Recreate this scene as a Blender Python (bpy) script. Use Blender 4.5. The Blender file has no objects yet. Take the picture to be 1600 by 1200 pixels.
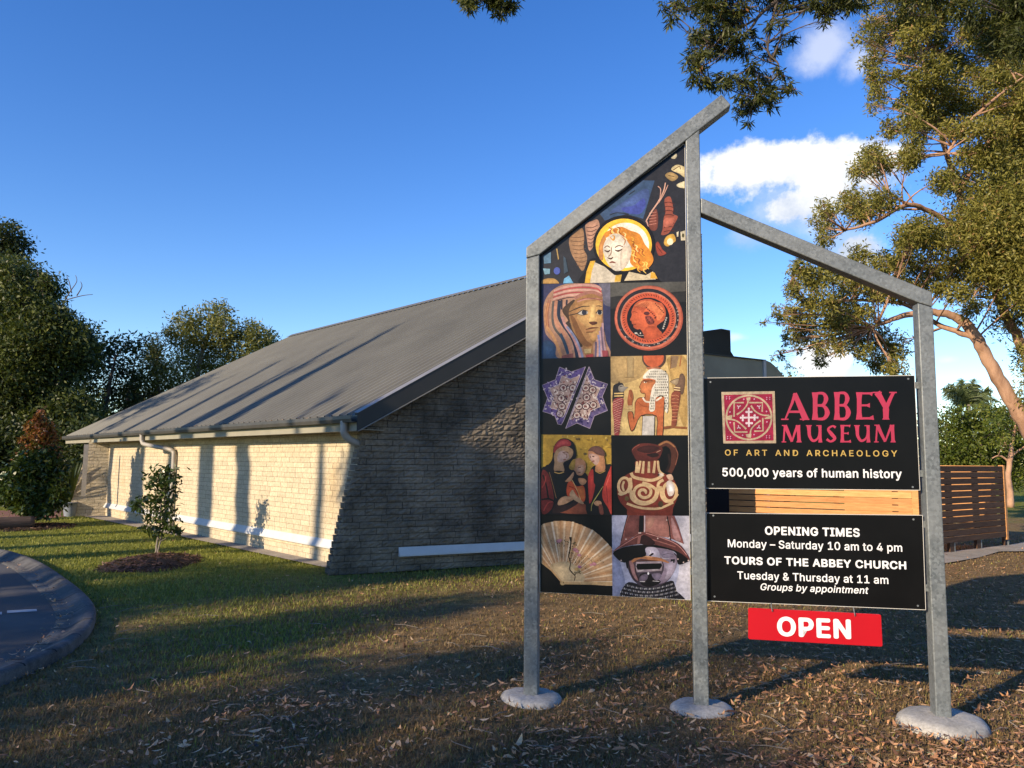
import bpy, bmesh, math
import numpy as np
from mathutils import Vector

# ------------------------------------------------------------------ camera, sky, sun, exposure
SC = bpy.context.scene
COL = SC.collection
FPX, PITCH, ROLL, CAMH = 1200.0, math.atan(119 / 1200), 0.0079, 1.5
_f = np.array([0, math.cos(PITCH), math.sin(PITCH)])
_r0 = np.array([1.0, 0, 0]); _u0 = np.array([0, -math.sin(PITCH), math.cos(PITCH)])
_r = math.cos(ROLL) * _r0 + math.sin(ROLL) * _u0
_u = -math.sin(ROLL) * _r0 + math.cos(ROLL) * _u0
EYE = np.array([0, 0, CAMH])
cd = bpy.data.cameras.new("camera"); cam = bpy.data.objects.new("camera", cd); COL.objects.link(cam)
cd.sensor_width = 36.0; cd.lens = 36.0 * FPX / 1600.0; cd.clip_start = 0.05; cd.clip_end = 3000
from mathutils import Matrix
m = Matrix([list(v) for v in np.stack([_r, _u, -_f], axis=1)]).to_4x4(); m.translation = Vector(EYE)
cam.matrix_world = m
SC.camera = cam

SUN_EL = math.radians(20)
LH = np.array([0.754, 0.657, 0.0])            # where the sunlight travels, seen from above
LN = np.array([0.657, -0.754, 0.0])
LD = LH * math.cos(SUN_EL) + np.array([0, 0, -math.sin(SUN_EL)])
sd_ = bpy.data.lights.new("sun", 'SUN'); sun = bpy.data.objects.new("sun", sd_); COL.objects.link(sun)
sd_.energy = 5.0; sd_.angle = math.radians(0.5); sd_.color = (1.0, 0.81, 0.57)
sun.rotation_euler = Vector(-LD).to_track_quat('Z', 'Y').to_euler()

SC.view_settings.view_transform = 'Standard'; SC.view_settings.look = 'None'
SC.view_settings.exposure = 0.65; SC.view_settings.gamma = 1.0
SC.render.engine = 'CYCLES'
SC.cycles.max_bounces = 6; SC.cycles.transparent_max_bounces = 6
SC.cycles.use_denoising = True

def ray(x, y): return _f * FPX + _r * (x - 800) - _u * (y - 600)
def on_ground(x, y, z=0.0):
    d = ray(x, y); return EYE + d * ((z - CAMH) / d[2])
def on_plane(x, y, P, n):
    d = ray(x, y); return EYE + d * (np.dot(P - EYE, n) / np.dot(d, n))
def at_depth(x, y, dep):
    d = ray(x, y); return EYE + d * (dep / d[1])
def lin(h):
    h = h.lstrip('#'); c = [int(h[i:i + 2], 16) / 255 for i in (0, 2, 4)]
    return [v / 12.92 if v <= 0.04045 else ((v + 0.055) / 1.055) ** 2.4 for v in c]

world = bpy.data.worlds.new("World"); SC.world = world; world.use_nodes = True
def build_world():
    nt = world.node_tree; N = nt.nodes; L = nt.links; N.clear()
    out = N.new('ShaderNodeOutputWorld'); bg = N.new('ShaderNodeBackground')
    sky = N.new('ShaderNodeTexSky'); sky.sky_type = 'NISHITA'; sky.sun_disc = False
    sky.sun_elevation = SUN_EL
    sd = -LH; sky.sun_rotation = math.atan2(sd[0], sd[1])
    sky.air_density = 0.95; sky.dust_density = 0.0; sky.ozone_density = 2.2; sky.altitude = 0
    hsv = N.new('ShaderNodeHueSaturation'); hsv.inputs['Hue'].default_value = 0.516; hsv.inputs['Saturation'].default_value = 1.32
    hsv.inputs['Value'].default_value = 1.26
    L.new(sky.outputs[0], hsv.inputs['Color'])
    tc = N.new('ShaderNodeTexCoord')
    sep = N.new('ShaderNodeSeparateXYZ'); L.new(tc.outputs['Generated'], sep.inputs[0])
    def M(op, a, b=None):
        n = N.new('ShaderNodeMath'); n.operation = op
        for i, v in enumerate((a, b)):
            if v is None: continue
            if isinstance(v, (int, float)): n.inputs[i].default_value = v
            else: L.new(v, n.inputs[i])
        return n.outputs[0]
    az = M('ARCTAN2', sep.outputs[0], sep.outputs[1]); el = M('ARCSINE', sep.outputs[2])
    nz = N.new('ShaderNodeTexNoise'); nz.inputs['Scale'].default_value = 20; nz.inputs['Detail'].default_value = 12
    nz.inputs['Roughness'].default_value = 0.62
    L.new(tc.outputs['Generated'], nz.inputs['Vector'])
    nz2 = N.new('ShaderNodeTexNoise'); nz2.inputs['Scale'].default_value = 11; nz2.inputs['Detail'].default_value = 10; nz2.inputs['Roughness'].default_value = 0.62
    L.new(tc.outputs['Generated'], nz2.inputs['Vector'])
    def azel(x, y):
        d = ray(x, y); d = d / np.linalg.norm(d); return math.atan2(d[0], d[1]), math.asin(d[2])
    # cumulus and wisps: (px, py, rx, ry, density)
    thick = [(1165, 268, 85, 52), (1240, 262, 110, 56), (1330, 268, 95, 60), (1300, 300, 100, 48), 
             (1285, 566, 52, 30), (1335, 395, 40, 32), (1385, 250, 60, 30), (1240, 320, 60, 40)]
    thin = [(1290, 70, 75, 62), (1345, 95, 60, 45), (1230, 330, 110, 62), (1190, 365, 70, 34), (1320, 380, 60, 40), (1150, 527, 26, 9),
            (1480, 562, 30, 10)]
    def field(lst):
        cur = None
        for px, py, rx, ry in lst:
            a, e = azel(px, py); a2, _ = azel(px + rx, py); _, e2 = azel(px, py - ry)
            u = M('DIVIDE', M('SUBTRACT', az, a), abs(a2 - a)); v = M('DIVIDE', M('SUBTRACT', el, e), abs(e2 - e))
            d = M('SQRT', M('ADD', M('MULTIPLY', u, u), M('MULTIPLY', v, v)))
            k = M('SUBTRACT', 1.0, d)
            cur = k if cur is None else M('MAXIMUM', cur, k)
        return cur
    def smooth(v, lo, hi):
        n = N.new('ShaderNodeMapRange'); n.interpolation_type = 'SMOOTHSTEP'
        L.new(v, n.inputs[0]); n.inputs[1].default_value = lo; n.inputs[2].default_value = hi
        return n.outputs[0]
    w1 = M('MULTIPLY', M('SUBTRACT', nz.outputs[0], 0.5), 2.4)
    f1 = smooth(M('ADD', field(thick), w1), -0.14, 0.46)
    w2 = M('MULTIPLY', M('SUBTRACT', nz2.outputs[0], 0.5), 2.6)
    f2 = M('MULTIPLY', smooth(M('ADD', field(thin), w2), 0.0, 0.9), 0.5)
    mask = M('MAXIMUM', f1, f2)
    cc = N.new('ShaderNodeMix'); cc.data_type = 'RGBA'
    L.new(smooth(M('ADD', M('MULTIPLY', w1, .8), M('MAXIMUM', M('MULTIPLY', M('SUBTRACT', el, .29), 7.0), M('MULTIPLY', M('SUBTRACT', .21, el), 6.0))), -0.35, 0.55), cc.inputs[0])
    cc.inputs[6].default_value = (3.4, 3.9, 4.8, 1); cc.inputs[7].default_value = (6.1, 6.1, 6.1, 1)
    mx = N.new('ShaderNodeMix'); mx.data_type = 'RGBA'
    L.new(mask, mx.inputs[0]); L.new(hsv.outputs[0], mx.inputs[6]); L.new(cc.outputs[2], mx.inputs[7])
    L.new(mx.outputs[2], bg.inputs[0]); bg.inputs[1].default_value = 0.12
    L.new(bg.outputs[0], out.inputs[0])
build_world()

# ------------------------------------------------------------------ helpers
RNG = np.random.default_rng(7)
WORLD_LOC = {}

def tag(o, label=None, cat=None, group=None, kind=None):
    if label: o['label'] = label
    if cat: o['category'] = cat
    if group: o['group'] = group
    if kind: o['kind'] = kind
    return o
def thing(name, label, cat, loc=(0, 0, 0), group=None):
    o = bpy.data.objects.new(name, None); COL.objects.link(o); o.location = loc
    o.empty_display_size = 0.2
    WORLD_LOC[o.name] = np.array(loc, float)
    return tag(o, label, cat, group)

class MB:
    def __init__(s): s.v = []; s.f = []; s.t = []; s.n = 0; s.mi = []
    def add(s, V, F, tint=0.5, mi=0):
        V = np.asarray(V, float).reshape(-1, 3)
        s.v.append(V); s.f.extend([tuple(i + s.n for i in f) for f in F]); s.n += len(V)
        s.t.append(np.broadcast_to(np.asarray(tint, float), (len(V),)).copy()); s.mi.extend([mi] * len(F))
    def box(s, o, a, b, c, tint=0.5):
        o, a, b, c = [np.asarray(q, float) for q in (o, a, b, c)]
        V = [o, o + a, o + a + b, o + b, o + c, o + a + c, o + a + b + c, o + b + c]
        s.add(V, [(0, 3, 2, 1), (4, 5, 6, 7), (0, 1, 5, 4), (1, 2, 6, 5), (2, 3, 7, 6), (3, 0, 4, 7)], tint)
    def prism(s, poly, d, tint=0.5):
        P = np.asarray(poly, float); n = len(P); d = np.asarray(d, float)
        s.add(np.vstack([P, P + d]), [tuple(range(n))[::-1], tuple(range(n, 2 * n))] +
              [(i, (i + 1) % n, n + (i + 1) % n, n + i) for i in range(n)], tint)
    def tube(s, pts, rad, k=8, tint=0.5, cap=True):
        P = np.asarray(pts, float); R = np.broadcast_to(np.asarray(rad, float), (len(P),))
        T = np.gradient(P, axis=0); T /= np.linalg.norm(T, axis=1)[:, None] + 1e-12
        ref = np.array([0.31, 0.87, 0.2]) if abs(T[0] @ np.array([0.31, 0.87, 0.2])) < 0.85 else np.array([1.0, 0, 0.2])
        V = []; x = None
        for p, t, r in zip(P, T, R):
            x = (ref if x is None else x); x = x - t * (x @ t); x /= np.linalg.norm(x) + 1e-12; y = np.cross(t, x)
            for a in np.arange(k) * 2 * math.pi / k: V.append(p + r * (x * math.cos(a) + y * math.sin(a)))
        F = [(i * k + j, i * k + (j + 1) % k, (i + 1) * k + (j + 1) % k, (i + 1) * k + j) for i in range(len(P) - 1) for j in range(k)]
        if cap: F += [tuple(range(k))[::-1], tuple(range((len(P) - 1) * k, len(P) * k))]
        s.add(V, F, tint)
    def build(s, name, mat, parent=None, smooth=False):
        V = np.vstack(s.v); T = np.concatenate(s.t)
        off = WORLD_LOC.get(parent.name, np.zeros(3)) if parent else np.zeros(3)
        me = bpy.data.meshes.new(name); me.from_pydata((V - off).tolist(), [], s.f); me.update()
        a = me.attributes.new('tint', 'FLOAT', 'POINT'); a.data.foreach_set('value', T.astype(np.float32))
        for mm in (mat if isinstance(mat, list) else [mat]): me.materials.append(mm)
        if isinstance(mat, list): me.polygons.foreach_set('material_index', s.mi)
        if smooth: me.polygons.foreach_set('use_smooth', [True] * len(me.polygons))
        return link(name, me, parent, off)
def link(name, me, parent, off):
    o = bpy.data.objects.new(name, me); COL.objects.link(o)
    if parent: o.parent = parent
    WORLD_LOC[o.name] = off
    return o
def quads_obj(name, Q, tint, mat, parent=None):
    """Q: (N,4,3) world quads, fast path."""
    N = len(Q); off = WORLD_LOC.get(parent.name, np.zeros(3)) if parent else np.zeros(3)
    me = bpy.data.meshes.new(name)
    me.vertices.add(4 * N); me.vertices.foreach_set('co', (Q - off).astype(np.float32).ravel())
    me.loops.add(4 * N); me.loops.foreach_set('vertex_index', np.arange(4 * N, dtype=np.int32))
    me.polygons.add(N); me.polygons.foreach_set('loop_start', np.arange(0, 4 * N, 4, dtype=np.int32))
    me.polygons.foreach_set('loop_total', np.full(N, 4, dtype=np.int32))
    me.update(calc_edges=True); me.validate()
    a = me.attributes.new('tint', 'FLOAT', 'POINT'); a.data.foreach_set('value', np.repeat(tint, 4).astype(np.float32))
    me.materials.append(mat)
    return link(name, me, parent, off)

# ------------------------------------------------------------------ materials
def new_mat(name):
    mt = bpy.data.materials.new(name); mt.use_nodes = True
    nt = mt.node_tree; return mt, nt, nt.nodes, nt.links, nt.nodes['Principled BSDF']
def ramp(N, L, src, stops):
    r = N.new('ShaderNodeValToRGB'); e = r.color_ramp.elements
    while len(e) > 1: e.remove(e[-1])
    for i, (p, c) in enumerate(stops):
        el = e[0] if i == 0 else e.new(p)
        el.position = p; el.color = (*c, 1) if len(c) == 3 else c
    L.new(src, r.inputs[0]); return r.outputs[0]
def noise(N, L, scale, detail=4, rough=0.55, vec=None, dist=0.0):
    n = N.new('ShaderNodeTexNoise'); n.inputs['Scale'].default_value = scale; n.inputs['Detail'].default_value = detail
    n.inputs['Roughness'].default_value = rough; n.inputs['Distortion'].default_value = dist
    if vec is None:
        g = N.new('ShaderNodeNewGeometry'); vec = g.outputs['Position']
    L.new(vec, n.inputs['Vector']); return n.outputs[0]
def attr(N, name):
    a = N.new('ShaderNodeAttribute'); a.attribute_name = name; return a
def mixc(N, L, fac, a, b, mode='MIX'):
    x = N.new('ShaderNodeMix'); x.data_type = 'RGBA'; x.blend_type = mode
    for i, v in ((0, fac), (6, a), (7, b)):
        if isinstance(v, (int, float)): x.inputs[i].default_value = v
        elif isinstance(v, (tuple, list)): x.inputs[i].default_value = (*v, 1)
        else: L.new(v, x.inputs[i])
    return x.outputs[2]
def math_(N, L, op, a, b):
    n = N.new('ShaderNodeMath'); n.operation = op
    for i, v in enumerate((a, b)):
        if isinstance(v, (int, float)): n.inputs[i].default_value = v
        else: L.new(v, n.inputs[i])
    return n.outputs[0]
def bump(N, L, B, h, strength=0.3, dist=0.01):
    b = N.new('ShaderNodeBump'); b.inputs['Strength'].default_value = strength; b.inputs['Distance'].default_value = dist
    L.new(h, b.inputs['Height']); L.new(b.outputs[0], B.inputs['Normal'])

def mat_plain(name, c, rough=0.6, var=0.15, scale=8, metal=0.0, spec=0.5, bmp=0.0):
    mt, nt, N, L, B = new_mat(name)
    n = noise(N, L, scale, 5)
    lo = [v * (1 - var) for v in c]; hi = [v * (1 + var) for v in c]
    L.new(ramp(N, L, n, [(0.3, lo), (0.7, hi)]), B.inputs['Base Color'])
    B.inputs['Roughness'].default_value = rough; B.inputs['Metallic'].default_value = metal
    B.inputs['Specular IOR Level'].default_value = spec
    if bmp: bump(N, L, B, noise(N, L, scale * 6, 4), bmp, 0.01)
    return mt
def mat_leaf(name, stops, trans=0.35, rough=0.5):
    mt, nt, N, L, B = new_mat(name)
    c = ramp(N, L, attr(N, 'tint').outputs['Fac'], stops)
    L.new(c, B.inputs['Base Color']); B.inputs['Roughness'].default_value = rough
    B.inputs['Specular IOR Level'].default_value = 0.35
    tr = N.new('ShaderNodeBsdfTranslucent'); L.new(mixc(N, L, 0.5, c, (0.10, 0.13, 0.01)), tr.inputs[0])
    ms = N.new('ShaderNodeMixShader'); ms.inputs[0].default_value = trans
    L.new(B.outputs[0], ms.inputs[1]); L.new(tr.outputs[0], ms.inputs[2])
    L.new(ms.outputs[0], N['Material Output'].inputs[0]); return mt
def mat_bark(name, a, b, scale=5):
    mt, nt, N, L, B = new_mat(name)
    g = N.new('ShaderNodeNewGeometry'); mp = N.new('ShaderNodeMapping'); mp.inputs['Scale'].default_value = (1, 1, 0.3)
    L.new(g.outputs['Position'], mp.inputs[0])
    n = noise(N, L, scale, 7, 0.65, mp.outputs[0])
    L.new(ramp(N, L, n, [(0.3, a), (0.65, b)]), B.inputs['Base Color']); B.inputs['Roughness'].default_value = 0.9
    bump(N, L, B, noise(N, L, scale * 5, 5, 0.6, mp.outputs[0]), 0.5, 0.02); return mt
def mat_block(name, base, dark, stain, rough=0.9, mould=0.5):
    """masonry: tint per block, mould and rusty stains that belong to the wall"""
    mt, nt, N, L, B = new_mat(name)
    t = attr(N, 'tint').outputs['Fac']
    c = mixc(N, L, t, [v * 0.90 for v in base], [min(1, v * 1.06) for v in base])
    n1 = noise(N, L, 1.1, 6, 0.65); n2 = noise(N, L, 26, 5, 0.7); n3 = noise(N, L, 0.55, 4, 0.5)
    f1 = ramp(N, L, n1, [(0.5 - 0.25 * mould + 0.1, (0, 0, 0)), (0.86 - 0.25 * mould, (1, 1, 1))])
    c = mixc(N, L, math_(N, L, 'MULTIPLY', f1, mould), c, dark)
    f3 = ramp(N, L, n3, [(0.6, (0, 0, 0)), (0.74, (1, 1, 1))])
    c = mixc(N, L, math_(N, L, 'MULTIPLY', f3, 0.5), c, stain)
    f2 = ramp(N, L, n2, [(0.35, (0.72, 0.72, 0.72)), (0.6, (1, 1, 1))])
    c = mixc(N, L, 1.0, c, f2, 'MULTIPLY')
    L.new(c, B.inputs['Base Color']); B.inputs['Roughness'].default_value = rough
    B.inputs['Specular IOR Level'].default_value = 0.2
    bump(N, L, B, noise(N, L, 60, 5, 0.7), 0.5, 0.008); return mt
def mat_galv():
    mt, nt, N, L, B = new_mat('galvanised_steel')
    v = N.new('ShaderNodeTexVoronoi'); v.inputs['Scale'].default_value = 70
    g = N.new('ShaderNodeNewGeometry'); L.new(g.outputs['Position'], v.inputs['Vector'])
    n = noise(N, L, 9, 6, 0.7); fl = noise(N, L, 120, 3, 0.6); n4 = noise(N, L, 2.2, 3)
    c = ramp(N, L, n, [(0.25, (0.09, 0.105, 0.112)), (0.75, (0.175, 0.192, 0.198))])
    bw = N.new('ShaderNodeRGBToBW'); L.new(v.outputs['Color'], bw.inputs[0]); c = mixc(N, L, 0.45, c, bw.outputs[0], 'SOFT_LIGHT')
    c = mixc(N, L, ramp(N, L, n4, [(0.4, (0, 0, 0)), (0.7, (.5, .5, .5))]), c, (0.235, 0.245, 0.24))
    s = noise(N, L, 46, 6, 0.75)
    c = mixc(N, L, ramp(N, L, s, [(0.665, (0, 0, 0)), (0.73, (1, 1, 1))]), c, (0.48, 0.475, 0.45))
    L.new(c, B.inputs['Base Color']); B.inputs['Metallic'].default_value = 0.25
    L.new(ramp(N, L, fl, [(0.3, (0.42,) * 3), (0.7, (0.62,) * 3)]), B.inputs['Roughness'])
    bump(N, L, B, s, 0.15, 0.004); return mt
def mat_print(name, rough=0.38):
    mt, nt, N, L, B = new_mat(name)
    a = attr(N, 'ink'); n = noise(N, L, 55, 5, 0.7)
    n2 = noise(N, L, 17, 5, 0.6)
    c = mixc(N, L, 1.0, a.outputs['Color'], ramp(N, L, n, [(0.3, (0.70,) * 3), (0.7, (1.15,) * 3)]), 'MULTIPLY')
    c = mixc(N, L, 1.0, c, ramp(N, L, n2, [(0.3, (0.72,) * 3), (0.7, (1.15,) * 3)]), 'MULTIPLY')
    L.new(c, B.inputs['Base Color']); B.inputs['Roughness'].default_value = rough
    B.inputs['Specular IOR Level'].default_value = 0.25; return mt
def mat_wood(name, a, b, vecdir=(1, 1, 12)):
    mt, nt, N, L, B = new_mat(name)
    g = N.new('ShaderNodeNewGeometry'); mp = N.new('ShaderNodeMapping'); mp.inputs['Scale'].default_value = vecdir
    L.new(g.outputs['Position'], mp.inputs[0])
    n = noise(N, L, 3, 8, 0.65, mp.outputs[0]); t = attr(N, 'tint').outputs['Fac']
    c = ramp(N, L, n, [(0.3, a), (0.7, b)])
    c = mixc(N, L, 1.0, c, ramp(N, L, t, [(0, (0.7,) * 3), (1, (1.2,) * 3)]), 'MULTIPLY')
    L.new(c, B.inputs['Base Color']); B.inputs['Roughness'].default_value = 0.75
    B.inputs['Specular IOR Level'].default_value = 0.25
    bump(N, L, B, n, 0.25, 0.004); return mt

def mat_lawn():
    mt, nt, N, L, B = new_mat('lawn')
    g = N.new('ShaderNodeNewGeometry'); sp = N.new('ShaderNodeSeparateXYZ'); L.new(g.outputs['Position'], sp.inputs[0])
    n1 = noise(N, L, 0.55, 6, 0.6); n2 = noise(N, L, 7, 7, 0.7); n3 = noise(N, L, 45, 6, 0.75)
    # dry towards the sign, greener towards the building on the left
    k = math_(N, L, 'ADD', math_(N, L, 'MULTIPLY', sp.outputs[0], -0.085), math_(N, L, 'MULTIPLY', sp.outputs[1], 0.105))
    k = math_(N, L, 'ADD', k, math_(N, L, 'MULTIPLY', n1, 0.9))
    k = math_(N, L, 'SUBTRACT', k, 1.14)
    grass = ramp(N, L, n2, [(0.25, (0.11, 0.125, 0.02)), (0.5, (0.19, 0.205, 0.032)), (0.75, (0.30, 0.29, 0.065))])
    dry = ramp(N, L, n2, [(0.25, (0.095, 0.060, 0.028)), (0.5, (0.225, 0.150, 0.070)), (0.75, (0.38, 0.265, 0.13))])
    c = mixc(N, L, ramp(N, L, k, [(0.2, (0, 0, 0)), (0.72, (1, 1, 1))]), dry, grass)
    c = mixc(N, L, 1.0, c, ramp(N, L, n3, [(0.3, (0.55,) * 3), (0.65, (1.2,) * 3)]), 'MULTIPLY')
    L.new(c, B.inputs['Base Color']); B.inputs['Roughness'].default_value = 0.95; B.inputs['Specular IOR Level'].default_value = 0.1
    bump(N, L, B, n3, 0.8, 0.02); return mt
def mat_asphalt():
    mt, nt, N, L, B = new_mat('asphalt')
    n = noise(N, L, 160, 3, 0.7); n2 = noise(N, L, 0.9, 5)
    c = ramp(N, L, n, [(0.3, (0.030, 0.029, 0.028)), (0.7, (0.088, 0.085, 0.08))])
    c = mixc(N, L, ramp(N, L, n2, [(0.45, (0, 0, 0)), (0.7, (0.6,) * 3)]), c, (0.12, 0.115, 0.11))
    L.new(c, B.inputs['Base Color']); B.inputs['Roughness'].default_value = 0.9
    bump(N, L, B, n, 0.5, 0.005); return mt
def mat_concrete(name, a, b, joints=False):
    mt, nt, N, L, B = new_mat(name)
    n = noise(N, L, 3.5, 7, 0.7); n2 = noise(N, L, 55, 5, 0.7)
    c = ramp(N, L, n, [(0.3, a), (0.7, b)])
    c = mixc(N, L, 1.0, c, ramp(N, L, n2, [(0.35, (0.72,) * 3), (0.65, (1.08,) * 3)]), 'MULTIPLY')
    if joints: c = mixc(N, L, 1.0, c, ramp(N, L, attr(N, 'tint').outputs['Fac'], [(0.0, (0.25,) * 3), (0.4, (1.0,) * 3)]), 'MULTIPLY')
    L.new(c, B.inputs['Base Color']); B.inputs['Roughness'].default_value = 0.9; B.inputs['Specular IOR Level'].default_value = 0.2
    bump(N, L, B, n2, 0.35, 0.006); return mt

M = {}
M['lawn'] = mat_lawn(); M['asphalt'] = mat_asphalt()
M['kerb'] = mat_concrete('kerb_concrete', (0.055, 0.054, 0.052), (0.165, 0.16, 0.153), True)
M['path'] = mat_concrete('path_concrete', (0.26, 0.23, 0.19), (0.42, 0.38, 0.32))
M['footing'] = mat_concrete('footing_concrete', (0.30, 0.29, 0.26), (0.50, 0.48, 0.43))
M['galv'] = mat_galv()
M['print'] = mat_print('printed_vinyl')
M['black_panel'] = mat_plain('black_panel', (0.0045, 0.0045, 0.005), 0.3, 0.2, 5, spec=0.16)
M['panel_edge'] = mat_plain('panel_edge', (0.55, 0.53, 0.48), 0.5, 0.1)
M['pink'] = mat_plain('crimson_letters', (0.36, 0.022, 0.060), 0.4, 0.1, 4)
M['gold'] = mat_plain('gold_letters', (0.44, 0.29, 0.07), 0.4, 0.1)
M['white_ink'] = mat_plain('white_letters', (0.72, 0.72, 0.72), 0.4, 0.08)
M['open_red'] = mat_plain('open_red', (0.42, 0.004, 0.012), 0.3, 0.06, 3)
M['wall_block'] = mat_block('cream_blockwork', (0.55, 0.465, 0.33), (0.30, 0.24, 0.16), (0.40, 0.26, 0.10), mould=0.25)
M['front_block'] = mat_block('split_face_blockwork', (0.275, 0.228, 0.17), (0.066, 0.058, 0.047), (0.10, 0.083, 0.064), mould=0.9)
M['mortar'] = mat_plain('mortar', (0.03, 0.026, 0.02), 0.95, 0.3, 12)
M['mortar_light'] = mat_plain('pale_mortar', (0.09, 0.07, 0.045), 0.95, 0.3, 12)
M['white_paint'] = mat_plain('white_paint', (0.50, 0.50, 0.49), 0.55, 0.06, 6)
M['roof'] = mat_plain('roof_steel', (0.130, 0.128, 0.112), 0.5, 0.12, 1.2, metal=0.0, spec=0.35)
M['dark_trim'] = mat_plain('dark_trim', (0.018, 0.018, 0.017), 0.5, 0.15, 4)
M['flashing'] = mat_plain('flashing', (0.20, 0.195, 0.185), 0.4, 0.1, 4)
M['fascia'] = mat_plain('fascia_paint', (0.25, 0.235, 0.18), 0.6, 0.1, 3)
M['gutter'] = mat_plain('gutter_metal', (0.05, 0.048, 0.045), 0.45, 0.2, 6)
M['downpipe'] = mat_plain('downpipe', (0.32, 0.29, 0.25), 0.5, 0.12, 5)
M['beige'] = mat_plain('beige_render', (0.30, 0.28, 0.20), 0.8, 0.1, 2)
M['wall_in_shade'] = mat_plain('shaded_wall', (0.012, 0.011, 0.010), 0.9, 0.1, 2)  # near-black: deep shade below the parapet is put into the colour
M['wood_lit'] = mat_wood('sunlit_timber', (0.46, 0.20, 0.068), (0.64, 0.33, 0.13), (1.5, 1.5, 14))  # screen timber as the sun shows it, brightness put into the colour
M['wood_shaded'] = mat_wood('shaded_timber', (0.050, 0.026, 0.015), (0.115, 0.060, 0.034), (1.5, 1.5, 14))  # darker copy of the screen timber, the face's shade put into the colour
M['mulch'] = mat_concrete('mulch', (0.020, 0.014, 0.010), (0.065, 0.045, 0.032))
M['paver'] = mat_plain('red_paver', (0.22, 0.09, 0.06), 0.9, 0.25, 6)
M['bark_gum'] = mat_bark('gum_bark', (0.20, 0.105, 0.062), (0.44, 0.27, 0.175))
M['bark_dark'] = mat_bark('dark_bark', (0.045, 0.034, 0.026), (0.13, 0.10, 0.075))
M['bark_grey'] = mat_bark('grey_bark', (0.10, 0.085, 0.07), (0.26, 0.22, 0.18))
M['gum_leaf'] = mat_leaf('gum_leaf', [(0, (0.095, 0.098, 0.022)), (0.5, (0.225, 0.212, 0.042)), (0.85, (0.36, 0.315, 0.075)), (1, (0.36, 0.21, 0.08))], 0.42)
M['near_leaf'] = mat_leaf('near_gum_leaf', [(0, (0.026, 0.034, 0.010)), (0.6, (0.060, 0.072, 0.016)), (0.9, (0.14, 0.145, 0.028)), (1, (0.20, 0.09, 0.035))], 0.3)
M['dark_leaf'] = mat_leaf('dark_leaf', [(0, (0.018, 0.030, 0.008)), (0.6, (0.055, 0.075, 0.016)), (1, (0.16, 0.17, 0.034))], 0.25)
M['olive_leaf'] = mat_leaf('olive_leaf', [(0, (0.075, 0.085, 0.018)), (0.6, (0.18, 0.185, 0.042)), (1, (0.30, 0.27, 0.08))], 0.3)
M['bright_leaf'] = mat_leaf('bright_leaf', [(0, (0.035, 0.060, 0.010)), (0.6, (0.10, 0.135, 0.018)), (1, (0.20, 0.21, 0.03))], 0.35)
M['glossy_leaf'] = mat_leaf('glossy_leaf', [(0, (0.020, 0.036, 0.009)), (0.7, (0.055, 0.085, 0.016)), (1, (0.10, 0.13, 0.03))], 0.22, 0.3)
M['red_leaf'] = mat_leaf('red_leaf', [(0, (0.11, 0.035, 0.012)), (0.5, (0.27, 0.085, 0.030)), (0.85, (0.29, 0.15, 0.045)), (1, (0.12, 0.12, 0.02))], 0.3, 0.35)
M['palm_leaf'] = mat_leaf('palm_leaf', [(0, (0.05, 0.075, 0.030)), (1, (0.13, 0.165, 0.06))], 0.3)
M['grass'] = mat_leaf('grass_blade', [(0, (0.13, 0.080, 0.040)), (0.38, (0.28, 0.19, 0.082)), (0.46, (0.14, 0.155, 0.024)), (0.8, (0.25, 0.265, 0.04)), (1, (0.38, 0.36, 0.08))], 0.3, 0.6)
M['litter'] = mat_leaf('dead_leaf', [(0, (0.06, 0.032, 0.020)), (0.3, (0.17, 0.085, 0.048)), (0.55, (0.58, 0.29, 0.135)), (0.8, (0.58, 0.37, 0.20)), (0.93, (0.60, 0.45, 0.28)), (1, (0.18, 0.21, 0.11))], 0.12, 0.55)
M['pot'] = mat_plain('grey_pot', (0.20, 0.23, 0.27), 0.4, 0.1)
M['line_paint'] = mat_plain('line_paint', (0.42, 0.42, 0.41), 0.7, 0.2, 20)
M['log'] = mat_wood('garden_log', (0.05, 0.035, 0.025), (0.14, 0.10, 0.075))
M['grey_wall'] = mat_plain('far_grey_wall', (0.26, 0.27, 0.28), 0.8, 0.1)

# ------------------------------------------------------------------ ground
def in_poly(X, Y, P):
    P = np.asarray(P)[:, :2]; c = np.zeros(len(X), bool); n = len(P)
    for i in range(n):
        x1, y1 = P[i]; x2, y2 = P[(i + 1) % n]
        k = (y1 > Y) != (y2 > Y)
        xi = (x2 - x1) * (Y - y1) / (y2 - y1 + 1e-12) + x1
        c ^= k & (X < xi)
    return c
def sheet(name, pts, z, mat, kind='structure'):
    P = [(p[0], p[1], z) for p in pts]
    me = bpy.data.meshes.new(name); me.from_pydata(P, [], [tuple(range(len(P)))]); me.update()
    if me.polygons[0].normal.z < 0: me.flip_normals()
    me.materials.append(mat); o = bpy.data.objects.new(name, me); COL.objects.link(o); o['kind'] = kind
    return o
def build_lawn():
    b = MB(); xs = np.concatenate([[-1500, -300, -80], np.linspace(-30, 30, 121), [80, 300, 1500]])
    ys = np.concatenate([[-1500, -300, -60], np.linspace(-12, 48, 121), [100, 300, 1500]])
    X, Y = np.meshgrid(xs, ys, indexing='ij')
    Zz = np.where((abs(X) < 30) & (Y > -12) & (Y < 48), 0.010 * np.sin(X * 1.7 + Y * .6) * np.sin(Y * 1.3 - X * .4) - 0.008, -0.008)
    V = np.stack([X, Y, Zz], -1).reshape(-1, 3); ny = len(ys)
    F = [(i * ny + j, (i + 1) * ny + j, (i + 1) * ny + j + 1, i * ny + j + 1) for i in range(len(xs) - 1) for j in range(ny - 1)]
    b.add(V, F); o = b.build('lawn', M['lawn'], None, True); o['kind'] = 'structure'
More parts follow.
